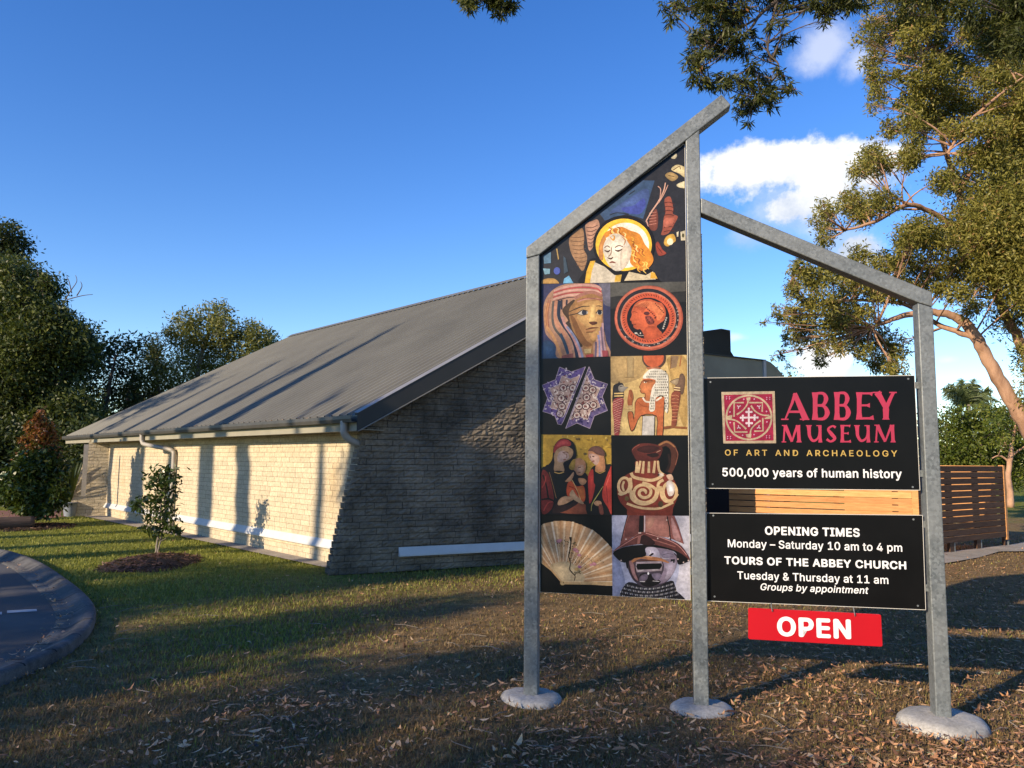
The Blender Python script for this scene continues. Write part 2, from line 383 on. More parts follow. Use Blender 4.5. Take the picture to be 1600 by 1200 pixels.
build_lawn()
kp = [(-150, 862), (-60, 864), (0, 866), (30, 873), (64, 887), (100, 911), (132, 937), (149, 962), (143, 988), (112, 1018), (60, 1046), (0, 1071), (-80, 1104), (-240, 1170), (-420, 1240)]
def smooth_path(pts, n=8):
    P = [np.array(p, float) for p in pts]; N = len(P); out = []
    for i in range(N - 1):
        a, b, c, d = P[max(i - 1, 0)], P[i], P[i + 1], P[min(i + 2, N - 1)]
        for k in range(n):
            t = k / n; out.append(0.5 * ((2 * b) + (c - a) * t + (2 * a - 5 * b + 4 * c - d) * t * t + (3 * b - a - 3 * c + d) * t ** 3))
    out.append(P[-1]); return np.array(out)
KP = smooth_path([on_ground(*q)[:2] for q in kp])
T_ = np.gradient(KP, axis=0); T_ /= np.linalg.norm(T_, axis=1)[:, None]
KN = np.stack([T_[:, 1], -T_[:, 0]], 1)         # towards the asphalt
if (KN[len(KN) // 2] @ np.array([-1, -0.2])) < 0: KN = -KN
b = MB(); prof = [(0, -0.03), (0.0, 0.062), (0.015, 0.078), (0.035, 0.083), (0.075, 0.082), (0.095, 0.074), (0.19, 0.022), (0.215, 0.013), (0.32, 0.014), (0.33, -0.01)]
nP = len(prof); V = []
for p, n in zip(KP, KN):
    for d, z in prof: V.append([*(p + n * d), z])
b.add(V, [(i * nP + j, i * nP + j + 1, (i + 1) * nP + j + 1, (i + 1) * nP + j) for i in range(len(KP) - 1) for j in range(nP - 1)])
for i in range(6, len(KP) - 6, 7):               # narrow control joints across the kerb
    p, n, t = np.array([*KP[i], 0]), np.array([*KN[i], 0]), np.array([*T_[i], 0]) * .008
    V = []
    for d, z in prof[1:-1]: V += [p + n * d + np.array([0, 0, z + .0015]) - t, p + n * d + np.array([0, 0, z + .0015]) + t]
    b.add(V, [(2 * j, 2 * j + 1, 2 * j + 3, 2 * j + 2) for j in range(len(prof) - 3)], 0.0)
o = b.build('kerb', M['kerb'], None, True); o['kind'] = 'structure'
inner = KP + KN * 0.31
ASPH = [tuple(p) for p in inner] + [(-14, 1.0), (-30, 3), (-30, 13.0)]
sheet('car_park', ASPH, 0.006, M['asphalt'])
KOUT = [tuple(p) for p in KP] + [(-14, 1.0), (-30, 3), (-30, 13.5)]
for quad in ([(11, 954), (57, 951.5), (58, 955), (11, 958)], [(-120, 962), (3, 956), (3, 960), (-120, 967)]):
    sheet('parking_line', [on_ground(*q, 0.01) for q in quad], 0.0105, M['line_paint'])

W0 = on_ground(515, 880); WD = np.array([.6696, -.7427, 0]); WN = np.array([-.7427, -.6696, 0])
F0 = on_ground(513, 900); FD = np.array([.893, .45, 0]); FD /= np.linalg.norm(FD); FN = np.array([FD[1], -FD[0], 0])
path_pts = [W0 + WD * 0.9 + WN * 0.02, W0 + WD * -12.6 + WN * 0.02, W0 + WD * -12.6 + WN * 0.5, W0 + WD * -6 + WN * 0.36, W0 + WD * 0.2 + WN * 0.30, W0 + WD * 0.9 + WN * 0.28]
sheet('footpath', path_pts, 0.012, M['path'])
FPATH = [on_ground(*q) for q in ((1400, 893), (1484, 880), (1530, 872), (1562, 862.5), (1640, 862), (1900, 870), (1900, 845), (1600, 848), (1578, 852), (1470, 864), (1400, 876))]
sheet('footpath', FPATH, 0.012, M['path'])
sheet('paving', [on_ground(*q) for q in ((-250, 824), (2, 817), (60, 812), (118, 806), (118, 796), (40, 798), (-250, 800))], 0.012, M['paver'])
PATHS = [path_pts, FPATH]
# ------------------------------------------------------------------ museum building
bld = thing('museum_building', 'low cream block museum with long grey-brown steel monopitch roof and dark split-face end wall', 'building', F0)
def block_wall(o, u, n, z0, z1, h, LL, xl, xr, rough, depth, seed, grid=(5, 3), gap=0.007, vgap=None, edge=.5):
    rg = np.random.default_rng(seed); b = MB(); z = z0; r = 0; gx, gz = grid; vgap = vgap or gap; LL = np.atleast_1d(LL)
    while z < z1 - 0.02:
        zt = min(z + h, z1); a, e = xl(z, zt), xr(z, zt); x = a - rg.uniform(0, .8) * LL[0]; first = True
        while x < e - 0.02:
            L = LL[rg.integers(len(LL))]; x0, x1 = max(x, a), min(x + L, e); x += L
            if x1 - x0 < 0.03: continue
            U = np.linspace(x0 + vgap * .5, x1 - vgap * .5, gx); Zs = np.linspace(z + gap * .5, zt - gap * .5, gz)
            base = rg.uniform(-.35, .35) * rough
            D = rg.uniform(-1, 1, (gx, gz)) * rough + base
            D[0, :] = D[0, :] * edge - rough * .18; D[-1, :] = D[-1, :] * edge - rough * .18; D[:, 0] = D[:, 0] * edge - rough * .18; D[:, -1] = D[:, -1] * edge - rough * .18
            V = [];
            for i in range(gx):
                for j in range(gz): V.append(o + u * (U[i] + (rg.uniform(-.25, .25) * L / gx if 0 < i < gx - 1 else 0)) + np.array([0, 0, Zs[j]]) + n * D[i, j])
            F = [(i * gz + j, (i + 1) * gz + j, (i + 1) * gz + j + 1, i * gz + j + 1) for i in range(gx - 1) for j in range(gz - 1)]
            bd = depth if first else 0.05
            ring = [i * gz for i in range(gx)] + [(gx - 1) * gz + j for j in range(1, gz)] + [i * gz + gz - 1 for i in range(gx - 2, -1, -1)] + [j for j in range(gz - 2, 0, -1)]
            m0 = len(V)
            if first and rough > .008:          # rough end face of the wall
                Vb = []
                for q in ring: Vb.append(np.array(V[q]) - n * (bd * .5) + u * (rg.uniform(-1, 1) * rough * 1.5 if True else 0))
                V += Vb; k = len(ring)
                F += [(ring[i], m0 + i, m0 + (i + 1) % k, ring[(i + 1) % k]) for i in range(k)]
                m1 = len(V)
                for q in ring:
                    p = np.array(V[q]); p = p - n * ((p - o) @ n) - n * bd; V.append(p)
                F += [(m0 + i, m1 + i, m1 + (i + 1) % k, m0 + (i + 1) % k) for i in range(k)]
            else:
                for q in ring:
                    p = np.array(V[q]); p = p - n * ((p - o) @ n) - n * bd; V.append(p)
                k = len(ring); F += [(ring[i], m0 + i, m0 + (i + 1) % k, ring[(i + 1) % k]) for i in range(k)]
            b.add(V, F, rg.uniform(0, 1)); first = False
        z = zt; r += 1
    return b
# roof geometry
E0 = W0 + WN * 0.40; R0 = F0 + FN * 0.20
A2 = np.array([[WN[0], WN[1]], [FN[0], FN[1]]]); rhs = np.array([E0[:2] @ WN[:2], R0[:2] @ FN[:2]])
pc = np.linalg.solve(A2, rhs); EZ = 2.07
PC = np.array([pc[0], pc[1], EZ])               # eave / rake corner
RK = on_plane(821, 502.5, R0, FN)
rn = np.cross(RK - PC, WD); rn /= np.linalg.norm(rn); rn = rn if rn[2] > 0 else -rn
rg0 = on_plane(820, 435, PC, rn)
dk = (RK - PC) / np.linalg.norm(RK - PC)
t_ = np.dot(R0 - rg0, FN) / np.dot(WD, FN); PR = rg0 + WD * t_   # ridge / rake corner
EF = on_plane(102, 682, PC, rn); EF = PC + WD * ((EF - PC) @ WD)
RF_ = on_plane(450, 528, PC, rn); RF = PR + WD * ((RF_ - PR) @ WD)
nr_ = 76; b = MB(); V = []; F = []
pro = [(0, 0), (0.66, 0), (0.73, 0.028), (0.83, 0.028), (0.92, 0)]
rows = []
for i in range(nr_):
    for d, h in pro: rows.append(((i + d) / nr_, h))
rows.append((1.0, 0))
for t, h in rows:
    a, c = EF + (PC - EF) * t, RF + (PR - RF) * t
    for v in (0, .33, .66, 1): V.append(a + (c - a) * v + rn * h)
for i in range(len(rows) - 1):
    for v in range(3): F.append((i * 4 + v, (i + 1) * 4 + v, (i + 1) * 4 + v + 1, i * 4 + v + 1))
b.add(V, F); roof = b.build('roof', M['roof'], bld)
def slab(name, pts, d, mat, parent=bld):
    b = MB(); b.prism(pts, d); return b.build(name, mat, parent)
slab('roof_lining', [EF - rn * .02, PC - rn * .02, PR - rn * .02, RF - rn * .02], -rn * 0.05, M['dark_trim'], roof)
# rake: fascia board, pale flashing on top, thin bead below
up = np.array([0, 0, 1.0])
slab('barge_board', [PC - dk * .02 + up * .035, PR + up * .035, PR - up * .26, PC - dk * .02 - up * .20], FN * 0.03, M['dark_trim'])
fl = np.cross(rn, dk); fl = fl if fl @ FN > 0 else -fl
slab('rake_flashing', [PC + rn * .034 + fl * .035, PR + rn * .034 + fl * .035, PR + rn * .034 - fl * .12, PC + rn * .034 - fl * .12], rn * 0.004, M['flashing'], roof)
slab('barge_bead', [PC - up * .203, PR - up * .263, PR - up * .275, PC - up * .215], FN * 0.045, M['flashing'])
rd = np.cross(WD, rn)
slab('ridge_cap', [RF + rn * .04 - dk * .12, PR + rn * .04 - dk * .12, PR + rn * .04 + dk * .06, RF + rn * .04 + dk * .06], rn * 0.004, M['roof'], roof)
# eave: gutter and fascia
g0, g1 = EF + WD * 0.05, PC + WD * -0.02
b = MB(); gp = [(0.0, -0.085), (0.0, 0.0), (0.006, 0.0), (0.006, -0.07), (0.085, -0.07), (0.09, 0.0), (0.10, 0.006), (0.10, -0.04), (0.088, -0.085)]
b.prism([g0 + WN * d + up * (z - 0.01) for d, z in gp], g1 - g0); gut = b.build('gutter', M['gutter'], bld)
slab('eave_fascia', [g0 - WN * .004, g1 - WN * .004 + WD * .05, g1 - WN * .004 + WD * .05 - up * .205, g0 - WN * .004 - up * .205], -WN * 0.025, M['fascia'])
slab('soffit', [g0 - WN * .03 - up * .19, g1 - WN * .03 - up * .19, g1 - WN * .41 - up * .19, g0 - WN * .41 - up * .19], up * 0.01, M['fascia'])
# walls
WEND = -11.62
bw = block_wall(W0, WD, WN, 0.0, 2.0, 0.08, (.19, .24, .29, .39), lambda a, c: WEND, lambda a, c: 0.985, 0.0022, 0.05, 3, (3, 3), 0.0045, .0065)
lw = bw.build('long_wall', M['wall_block'], bld)
slab('wall_core', [W0 + WD * WEND, W0 + WD * 1.0, W0 + WD * 1.0 + up * 2.25, W0 + WD * WEND + up * 2.25], -WN * 0.2, M['mortar_light'], lw).location -= Vector(WN * 0.012)
def z_rake(u): return 1.88 + 0.598 * (u - .41)
def fl_left(z, zt): return max(0.2135 * (z + zt) / 2, .41 + (z - 1.93) / .598)
FW = 6.26
bw = block_wall(F0, FD, FN, 0.0, 5.4, 0.084, (.29, .39, .34), fl_left, lambda a, c: FW, 0.013, 0.24, 4, (9, 4), 0.0085)
fw = bw.build('front_wall', M['front_block'], bld)
core = [F0 + FD * u + up * z for u, z in ((.05, 0), (FW, 0), (FW, 5.35), (.50, 1.85))]
slab('wall_core', [p - FN * .016 for p in core], -FN * 0.20, M['mortar'], fw)
Pw = W0 + WD * WEND; Lw = .86
bw = block_wall(Pw - FD * Lw, FD, FN, 0.0, 1.98, 0.0825, (.19, .29, .39), lambda z, zt: 0.21 * (z + zt) / 2, lambda a, c: Lw + .02, 0.005, 0.22, 5, (4, 3), 0.007)
ww = bw.build('wing_wall', M['wall_block'], bld)
slab('wall_core', [Pw - FD * Lw + FD * u + up * z - FN * .012 for u, z in ((.05, 0), (Lw, 0), (Lw, 2.0), (.46, 2.0))], -FN * .18, M['mortar_light'], ww)
slab('end_wall', [Pw - WD * .02, Pw - WD * .02 + FD * 6, Pw - WD * .02 + FD * 6 + up * 3.0, Pw - WD * .02 + up * 2.0], -WD * .2, M['mortar'])
slab('side_wall', [F0 + FD * FW - FN * .02, F0 + FD * FW - WD * 12, F0 + FD * FW - WD * 12 + up * 5.3, F0 + FD * FW - FN * .02 + up * 5.3], -FD * .2, M['front_block'])
# sloping white sills
def sill(o, u, n, a, c, z0, z1, pr, parent):
    b = MB(); sec = [(0.0, z0), (pr, z0), (pr, z0 + .02), (0.0, z1)]
    b.prism([o + u * a + n * d + up * z for d, z in sec], u * (c - a)); return b.build('sill_ledge', M['white_paint'], parent)
sill(W0, WD, WN, WEND - .02, 0.97, 0.215, 0.335, .055, lw)
sill(F0 + FN * .015, FD, FN, 0.93, FW, 0.205, 0.325, .05, fw)
# downpipes
def pipe(pts, r=0.045):
    b = MB(); b.tube(smooth_path(pts, 6), r, 12); return b.build('downpipe', M['downpipe'], bld, True)
def eave_at(px, py): return on_plane(px, py, E0 + WN * 0.05, WN)
Q = eave_at(222, 676); uq = (Q - W0) @ WD
W_ = lambda u, d, z: W0 + WD * u + WN * d + up * z
pipe([W_(uq, .45, 2.0), W_(uq, .45, 1.90), W_(uq + .02, .44, 1.83), W_(uq + .12, .40, 1.77), W_(uq + .75, .16, 1.68), W_(uq + .88, .075, 1.62), W_(uq + .9, .065, 1.5), W_(uq + .9, .065, 0.9), W_(uq + .9, .065, 0.0)])
Q = eave_at(538, 652); uq = (Q - W0) @ WD
pipe([W_(uq, .45, 2.0), W_(uq, .45, 1.90), W_(uq, .44, 1.83), W_(uq + .01, .36, 1.75), W_(uq + .02, .22, 1.70), W_(uq + .03, .02, 1.66)], .05)
# post at the far corner
b = MB(); pp = on_ground(124, 812); b.box(pp + np.array([0, 0, 0.55]), FD * .10, -FN * .06, up * 1.25); b.build('corner_post', M['downpipe'], bld)

# ---- low annex on the right
AO = np.array([4.35, 15.25, 0]); 
def apl(px, py, back=0.0): return on_plane(px, py, AO - FN * back, FN)
ann = thing('museum_annex', 'beige-parapet annex with dark vent box, showing above the black name panel', 'building', AO)
zb = apl(1150, 602)[2]
def down(p, z): return np.array([p[0], p[1], z])
L_, R_ = apl(1040, 546), apl(1193, 563)
slab('parapet', [L_, R_, down(R_, zb), down(L_, zb)], -FN * .25, M['beige'], ann)
t0, t1 = apl(1193.4, 561.5, -.04), apl(1197.2, 562, -.04)
slab('corner_trim', [t0, t1, down(t1, 0.0), down(t0, 0.0)], -FN * .1, M['white_paint'], ann)
c_ = [apl(*q, .05) for q in ((1197, 563), (1204, 566), (1212, 573), (1222, 584), (1230, 595))]
slab('sloped_end', c_ + [down(c_[-1], zb), down(c_[0], zb)], -FN * .25, M['beige'], ann)
l0, l1 = apl(1040, 600, .3), apl(1230, 600, .3)
slab('wall', [down(l0, 0), down(l1, 0), down(l1, zb + .02), down(l0, zb + .02)], -FN * .2, M['wall_in_shade'], ann)  # plain wall whose near-black colour carries the shade under the parapet
slab('parapet_capping', [apl(1040, 544.5, -.03), apl(1193, 561.6, -.03), apl(1193, 563.5, -.03), apl(1040, 546.5, -.03)], -FN * .31, M['dark_trim'], ann)
vb = [apl(*q, .5) for q in ((1085, 519), (1098, 517.5), (1127, 513.5), (1141, 516), (1142, 549), (1148, 558.5), (1085, 552))]
slab('vent_box', vb, -FN * 1.2, M['dark_trim'], ann)
rp = [apl(1040, 556, .25), apl(1230, 597, .25)]
slab('roof', [down(rp[0], zb + .35), down(rp[1], zb + .0), down(rp[1], zb + .0) - FN * 6, down(rp[0], zb + .35) - FN * 6], up * .05, M['roof'], ann)

# ---- slatted timber screens
CF = np.array([6.62, 12.60, 0]); D1 = np.array([-.871, .491, 0]); N1 = np.array([-.491, -.871, 0]); D2 = np.array([9.17, 14.36, 0]) - CF; LEN2 = np.linalg.norm(D2); D2 /= LEN2
N2 = np.array([D2[1], -D2[0], 0])
def zpx(px, py, P, n): return on_plane(px, py, P, n)[2]
zt = zpx(1530, 728.5, CF, N2)
s1 = thing('slatted_screen', 'sunlit orange timber slat screen glimpsed in the gap between the two black panels', 'screen', CF, 'slatted timber screens')
s2 = thing('slatted_screen', 'dark shaded timber slat screen on short feet to the right of the sign', 'screen', CF, 'slatted timber screens')
pit = 0.108; k = 0
z = 0.17; rg = np.random.default_rng(4); i = 0
SL = []
while z + .09 < zt + .02:
    SL.append(z); z += pit
scale = (zt - .17) / (SL[-1] + .09 - .17); SL = [.17 + (q - .17) * scale for q in SL]
b1 = MB(); b2 = MB(); b3 = MB()
for z in SL:
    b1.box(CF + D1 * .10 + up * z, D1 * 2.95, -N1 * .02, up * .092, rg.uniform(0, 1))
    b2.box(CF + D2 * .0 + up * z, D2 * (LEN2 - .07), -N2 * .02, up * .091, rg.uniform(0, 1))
    b3.box(CF + D2 * .003 + up * (z + .092) - N2 * .003, D2 * (LEN2 - .076), -N2 * .016, up * .003, rg.uniform(0, 1))  # pale strips added as sunlit top edges of the slats
b1.build('slats', M['wood_lit'], s1); b2.build('slats', M['wood_shaded'], s2); b3.build('sunlit_slat_edges', M['wood_lit'], s2)
b = MB(); b.box(CF + up * .12 + N1 * .004, D1 * .09, -N1 * .03, up * (zt - .10)); b.build('end_board', M['wood_lit'], s1)
b = MB(); b.box(CF + D2 * (LEN2 - .068) + up * .12 + N2 * .01, D2 * .07, -N2 * .09, up * (zt - .10)); b.build('end_board', M['wood_lit'], s2)  # end board catches the sun by its brighter timber colour
for t in (0.06, 1.0, 1.95, LEN2 - .1):
    b = MB(); b.box(CF + D2 * t - N2 * .022, D2 * .14 if t < 2.5 else D2 * .05, -N2 * .05, up * (zt - .01)); o = b.build('frame_post', M['wood_shaded'], s2)
    b = MB(); b.tube([CF + D2 * (t + .16) - N2 * .04, CF + D2 * (t + .16) - N2 * .04 + up * .18], .025, 8); b.build('foot', M['galv'], o)
for t in (.3, 1.2, 2.1, 2.9):
    b = MB(); b.box(CF + D1 * t - N1 * .022, D1 * .09, -N1 * .05, up * (zt - .01)); b.build('frame_post', M['wood_shaded'], s1)

b4 = MB(); q0_ = CF + D2 * (LEN2 - .12) - N2 * .1     # return wall of the enclosure, glimpsed through the slat gaps
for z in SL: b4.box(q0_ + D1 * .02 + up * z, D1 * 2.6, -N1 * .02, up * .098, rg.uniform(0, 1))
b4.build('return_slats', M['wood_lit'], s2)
# ------------------------------------------------------------------ the museum sign
S0 = on_ground(832, 1095); SD = np.array([0.98464, -0.17462, 0.0]); SN = np.array([-0.17462, -0.98464, 0.0])
UP = np.array([0, 0, 1.0])
def sp_(px, py, off=0.0):
    """photo point carried to the sign's plane (off = metres behind the front of the posts) as (s, z)"""
    P = on_plane(px, py, S0 - SN * off, SN); return float((P - S0) @ SD), float(P[2])
def S3(s, z, off=0.0): return S0 + SD * s + UP * z - SN * off
sign = thing('museum_sign', 'tall gable-shaped galvanised steel sign with picture panel and two black lettered panels', 'sign', S0)
sL0, sL1 = sp_(819, 900)[0], sp_(840.5, 900)[0]
sM0, sM1 = sp_(1081.6, 900)[0], sp_(1104.6, 900)[0]
sR0, sR1 = sp_(1453, 900)[0], sp_(1477.5, 900)[0]
DP = 0.10
def P2(lst): return [sp_(*q) for q in lst]
def frame_part(name, sz, parent=sign):
    b = MB(); b.prism([S3(s, z) for s, z in sz], -SN * DP)
    o = b.build(name, M['galv'], parent)
    bv = o.modifiers.new('bevel', 'BEVEL'); bv.width = 0.006; bv.segments = 2; bv.limit_method = 'ANGLE'
    return o
tl = sp_(824, 385); ti = sp_(843.3, 396)
# rafters: straight bars
ra = sp_(1127.5, 147); rb = sp_(1140.7, 163)
dirr = np.array(ra) - np.array(tl); dirr /= np.linalg.norm(dirr); nr = np.array([dirr[1], -dirr[0]])
wR = abs(float((np.array(rb) - np.array(ra)) @ nr))
wR = max(wR, 0.095)
def low(s): return tl[1] + (s - tl[0]) * dirr[1] / dirr[0] - wR / dirr[0]   # lower edge of rising rafter
def top(s): return tl[1] + (s - tl[0]) * dirr[1] / dirr[0]
E1 = np.array(ra); E2 = E1 + nr * wR
frame_part('rafter', [(sL0, top(sL0)), tuple(E1), tuple(E2), (sL1, low(sL1)), (sL0, low(sL1) - 0.02)])
posts = []
posts.append(frame_part('post', [(sL0, -0.05), (sL1, -0.05), (sL1, low(sL1) - 0.002), (sL0, low(sL1) - 0.024)]))
posts.append(frame_part('post', [(sM0, -0.05), (sM1, -0.05), (sM1, low(sM1) - 0.002), (sM0, low(sM0) - 0.002)]))
q0 = sp_(1094.8, 306.7); q1 = sp_(1181.3, 344); q2 = sp_(1181.3, 368)
d2 = np.array(q1) - np.array(q0); sl2 = d2[1] / d2[0]
corner = sp_(1453.3, 455)
sl2 = (corner[1] - q1[1]) / (corner[0] - q1[0]); 
def top2(s): return corner[1] + (s - corner[0]) * sl2
w2 = top2(q2[0]) - q2[1]
def low2(s): return top2(s) - w2
frame_part('rafter', [(sM1 + 0.002, low2(sM1)), (sM1 + 0.002, top2(sM1)), (sR1, top2(sR1)), (sR1, low2(sR0) - 0.03), (sR0, low2(sR0))])
posts.append(frame_part('post', [(sR0, -0.05), (sR1, -0.05), (sR1, low2(sR0) - 0.034), (sR0, low2(sR0) - 0.004)]))
def dome(parent, s, r, h, seed, shift=(0, 0)):
    rg = np.random.default_rng(seed); b = MB(); c = S3(s, 0, DP / 2) + np.array([shift[0], shift[1], 0.0]); k = 40
    rings = [(0.02, 1.0), (0.3, .99), (0.5, 0.96), (0.68, 0.88), (0.8, 0.76), (0.9, 0.52), (0.965, 0.2), (1.0, -0.3), (1.01, -0.8)]
    ph = rg.uniform(0, 6.28, 4); V = []; F = []
    for ri, (rr, hh) in enumerate(rings):
        for j in range(k):
            a = 2 * math.pi * j / k
            wob = 1 + 0.05 * math.sin(2 * a + ph[0]) + 0.035 * math.sin(3 * a + ph[1]) + 0.02 * math.sin(5 * a + ph[2])
            V.append(c + np.array([r * rr * wob * math.cos(a), r * rr * wob * math.sin(a), h * hh + rg.uniform(-1, 1) * .0035]))
    for i in range(len(rings) - 1):
        for j in range(k): F.append((i * k + j, (i + 1) * k + j, (i + 1) * k + (j + 1) % k, i * k + (j + 1) % k))
    F.append(tuple(range(k))); b.add(V, F); return b.build('concrete_footing', M['footing'], parent, True)
dome(posts[0], (sL0 + sL1) / 2, 0.195, 0.034, 1)
dome(posts[1], (sM0 + sM1) / 2, 0.185, 0.036, 2)
dome(posts[2], (sR0 + sR1) / 2, 0.25, 0.055, 3)

OFFP = 0.035                                   # panels sit this far behind the post fronts
def panel(name, corners_px, mat, edge=True, parent=sign, th=0.006, off=OFFP):
    b = MB(); pts = [S3(*sp_(*q, off), off) for q in corners_px]
    b.prism(pts, -SN * th); o = b.build(name, mat, parent)
    if edge:                                    # pale core of the sheet showing along its rim
        e = MB(); C = np.mean(pts, axis=0)
        n = len(pts)
        for i in range(n):
            p, q = pts[i], pts[(i + 1) % n]
            d = q - p; d /= np.linalg.norm(d); nn = np.cross(d, SN); nn = nn if nn @ (p - C) > 0 else -nn
            e.prism([p - d * 0.003, q + d * 0.003, q + d * 0.003 + nn * 0.003, p - d * 0.003 + nn * 0.003], -SN * th * 0.9)
        e.build('panel_rim', M['panel_edge'], o)
    return o
pic = panel('picture_panel', [(843, 397), (1069.5, 225), (1078.5, 937), (844, 924.5)], M['black_panel'])
name_p = panel('name_panel', [(1099.5, 591), (1428.5, 587), (1437, 765.5), (1103, 762.5)], M['black_panel'])
hour_p = panel('hours_panel', [(1104, 802), (1441, 805.5), (1446, 952.5), (1105, 938.5)], M['black_panel'])

# ---- flat printed artwork: layers of ink, each 0.09 mm above the one below
def clip_convex(poly, clip):
    def area(p): return sum(p[i][0] * p[(i + 1) % len(p)][1] - p[(i + 1) % len(p)][0] * p[i][1] for i in range(len(p)))
    c = clip if area(clip) > 0 else clip[::-1]; out = list(poly)
    for i in range(len(c)):
        a, b = c[i], c[(i + 1) % len(c)]
        side = lambda p: (b[0] - a[0]) * (p[1] - a[1]) - (b[1] - a[1]) * (p[0] - a[0])
        inp, out = out, []
        for j in range(len(inp)):
            p, q = inp[j], inp[(j + 1) % len(inp)]; sp, sq = side(p), side(q)
            if sp >= 0: out.append(p)
            if sp * sq < 0:
                t = sp / (sp - sq); out.append((p[0] + (q[0] - p[0]) * t, p[1] + (q[1] - p[1]) * t))
        if not out: return []
    return out
def catmull(pts, closed=True, n=5):
    P = [np.array(p, float) for p in pts]; N = len(P); out = []
    rng = range(N) if closed else range(N - 1)
    for i in rng:
        if closed: a, b, c, d = P[(i - 1) % N], P[i], P[(i + 1) % N], P[(i + 2) % N]
        else: a, b, c, d = P[max(i - 1, 0)], P[i], P[i + 1], P[min(i + 2, N - 1)]
        for k in range(n):
            t = k / n
            out.append(tuple(0.5 * ((2 * b) + (c - a) * t + (2 * a - 5 * b + 4 * c - d) * t * t + (3 * b - a - 3 * c + d) * t ** 3)))
    if not closed: out.append(tuple(P[-1]))
    return out
class Art:
    GAIN = 0.78
    def __init__(s, name, crop, clip, parent, mat='print', off=None):
        s.name, s.c, s.parent, s.mat = name, crop, parent, mat
        s.clip = [((x - crop[0]) * crop[2], (y - crop[1]) * crop[2]) for x, y in clip] if clip else None
        s.V = []; s.F = []; s.K = []; s.layer = 0; s.sub = 0; s.base = OFFP if off is None else off
    def _emit(s, poly, col):
        if s.clip: poly = clip_convex(poly, s.clip)
        cl = []
        for p in poly:
            if not cl or abs(p[0] - cl[-1][0]) + abs(p[1] - cl[-1][1]) > 0.05: cl.append(p)
        if len(cl) < 3: return
        off = s.base - 0.0008 - 0.00009 * s.layer - 0.000015 * s.sub; n0 = len(s.V)
        for x, y in cl:
            s.V.append(S3(*sp_(s.c[0] + x / s.c[2], s.c[1] + y / s.c[2], s.base), off)); s.K.append(col)
        s.F.append(tuple(range(n0, n0 + len(cl))))
    def poly(s, col, pts): s.layer += 1; s._emit([tuple(p) for p in pts], lin(col))
    def blob(s, col, pts, n=5):
        """painted form with soft tone: darker rim, lighter towards the upper left"""
        s.layer += 1; P = np.array(catmull(pts, True, n)); c = np.array(lin(col)); ext = P.max(0) - P.min(0)
        A = abs(np.sum(P[:, 0] * np.roll(P[:, 1], -1) - np.roll(P[:, 0], -1) * P[:, 1])) / 2
        H = sorted(set(map(tuple, P.round(2)))); cr = lambda o, u, v: (u[0] - o[0]) * (v[1] - o[1]) - (u[1] - o[1]) * (v[0] - o[0])
        def half(S):
            h = []
            for q in S:
                while len(h) > 1 and cr(h[-2], h[-1], q) <= 0: h.pop()
                h.append(q)
            return h[:-1]
        hull = np.array(half(H) + half(H[::-1])); HA = abs(np.sum(hull[:, 0] * np.roll(hull[:, 1], -1) - np.roll(hull[:, 0], -1) * hull[:, 1])) / 2
        if ext.min() < 34 or A < 0.88 * HA: s._emit([tuple(p) for p in P], list(c)); return
        m = P.mean(0) + ext * np.array([-.08, -.10]); K = 5
        for k in range(K):
            t = k / (K - 1); s.sub = k; s._emit([tuple(m + (p - m) * (1 - .80 * t)) for p in P], list(c * (.80 + .36 * t)))
        s.sub = 0
    def ell(s, col, cx, cy, rx, ry, rot=0):
        c, q = math.cos(rot), math.sin(rot)
        s.poly(col, [(cx + rx * math.cos(a) * c - ry * math.sin(a) * q, cy + rx * math.cos(a) * q + ry * math.sin(a) * c)
                     for a in np.linspace(0, 2 * math.pi, 40, endpoint=False)])
    def line(s, col, w, pts, smooth=True, new=True):
        if new: s.layer += 1
        P = catmull(pts, False, 5) if smooth and len(pts) > 2 else [tuple(p) for p in pts]
        P = np.array(P, float); T = np.gradient(P, axis=0); T /= np.linalg.norm(T, axis=1)[:, None] + 1e-9
        W = np.interp(np.linspace(0, 1, len(P)), np.linspace(0, 1, len(w)), w) if isinstance(w, (list, tuple)) else np.full(len(P), w)
        Nn = np.stack([-T[:, 1], T[:, 0]], 1) * (W / 2)[:, None]
        A, B = P + Nn, P - Nn
        if s.clip is None:
            s._emit([tuple(p) for p in A] + [tuple(p) for p in B[::-1]], lin(col)); return
        for i in range(len(P) - 1): s._emit([tuple(A[i]), tuple(A[i + 1]), tuple(B[i + 1]), tuple(B[i])], lin(col))
    def ring(s, col, w, cx, cy, rx, ry, a0=0, a1=2 * math.pi, rot=0, n=48):
        c, q = math.cos(rot), math.sin(rot)
        P = [(cx + rx * math.cos(a) * c - ry * math.sin(a) * q, cy + rx * math.cos(a) * q + ry * math.sin(a) * c) for a in np.linspace(a0, a1, n)]
        s.line(col, w, P, False)
    def done(s):
        me = bpy.data.meshes.new(s.name); off = WORLD_LOC[s.parent.name]
        me.from_pydata((np.array(s.V) - off).tolist(), [], s.F); me.update()
        a = me.attributes.new('ink', 'FLOAT_COLOR', 'POINT')
        a.data.foreach_set('color', np.array([[min(1, c * s.GAIN) for c in k] + [1] for k in s.K], np.float32).ravel())
        me.materials.append(M[s.mat]); return link(s.name, me, s.parent, off)

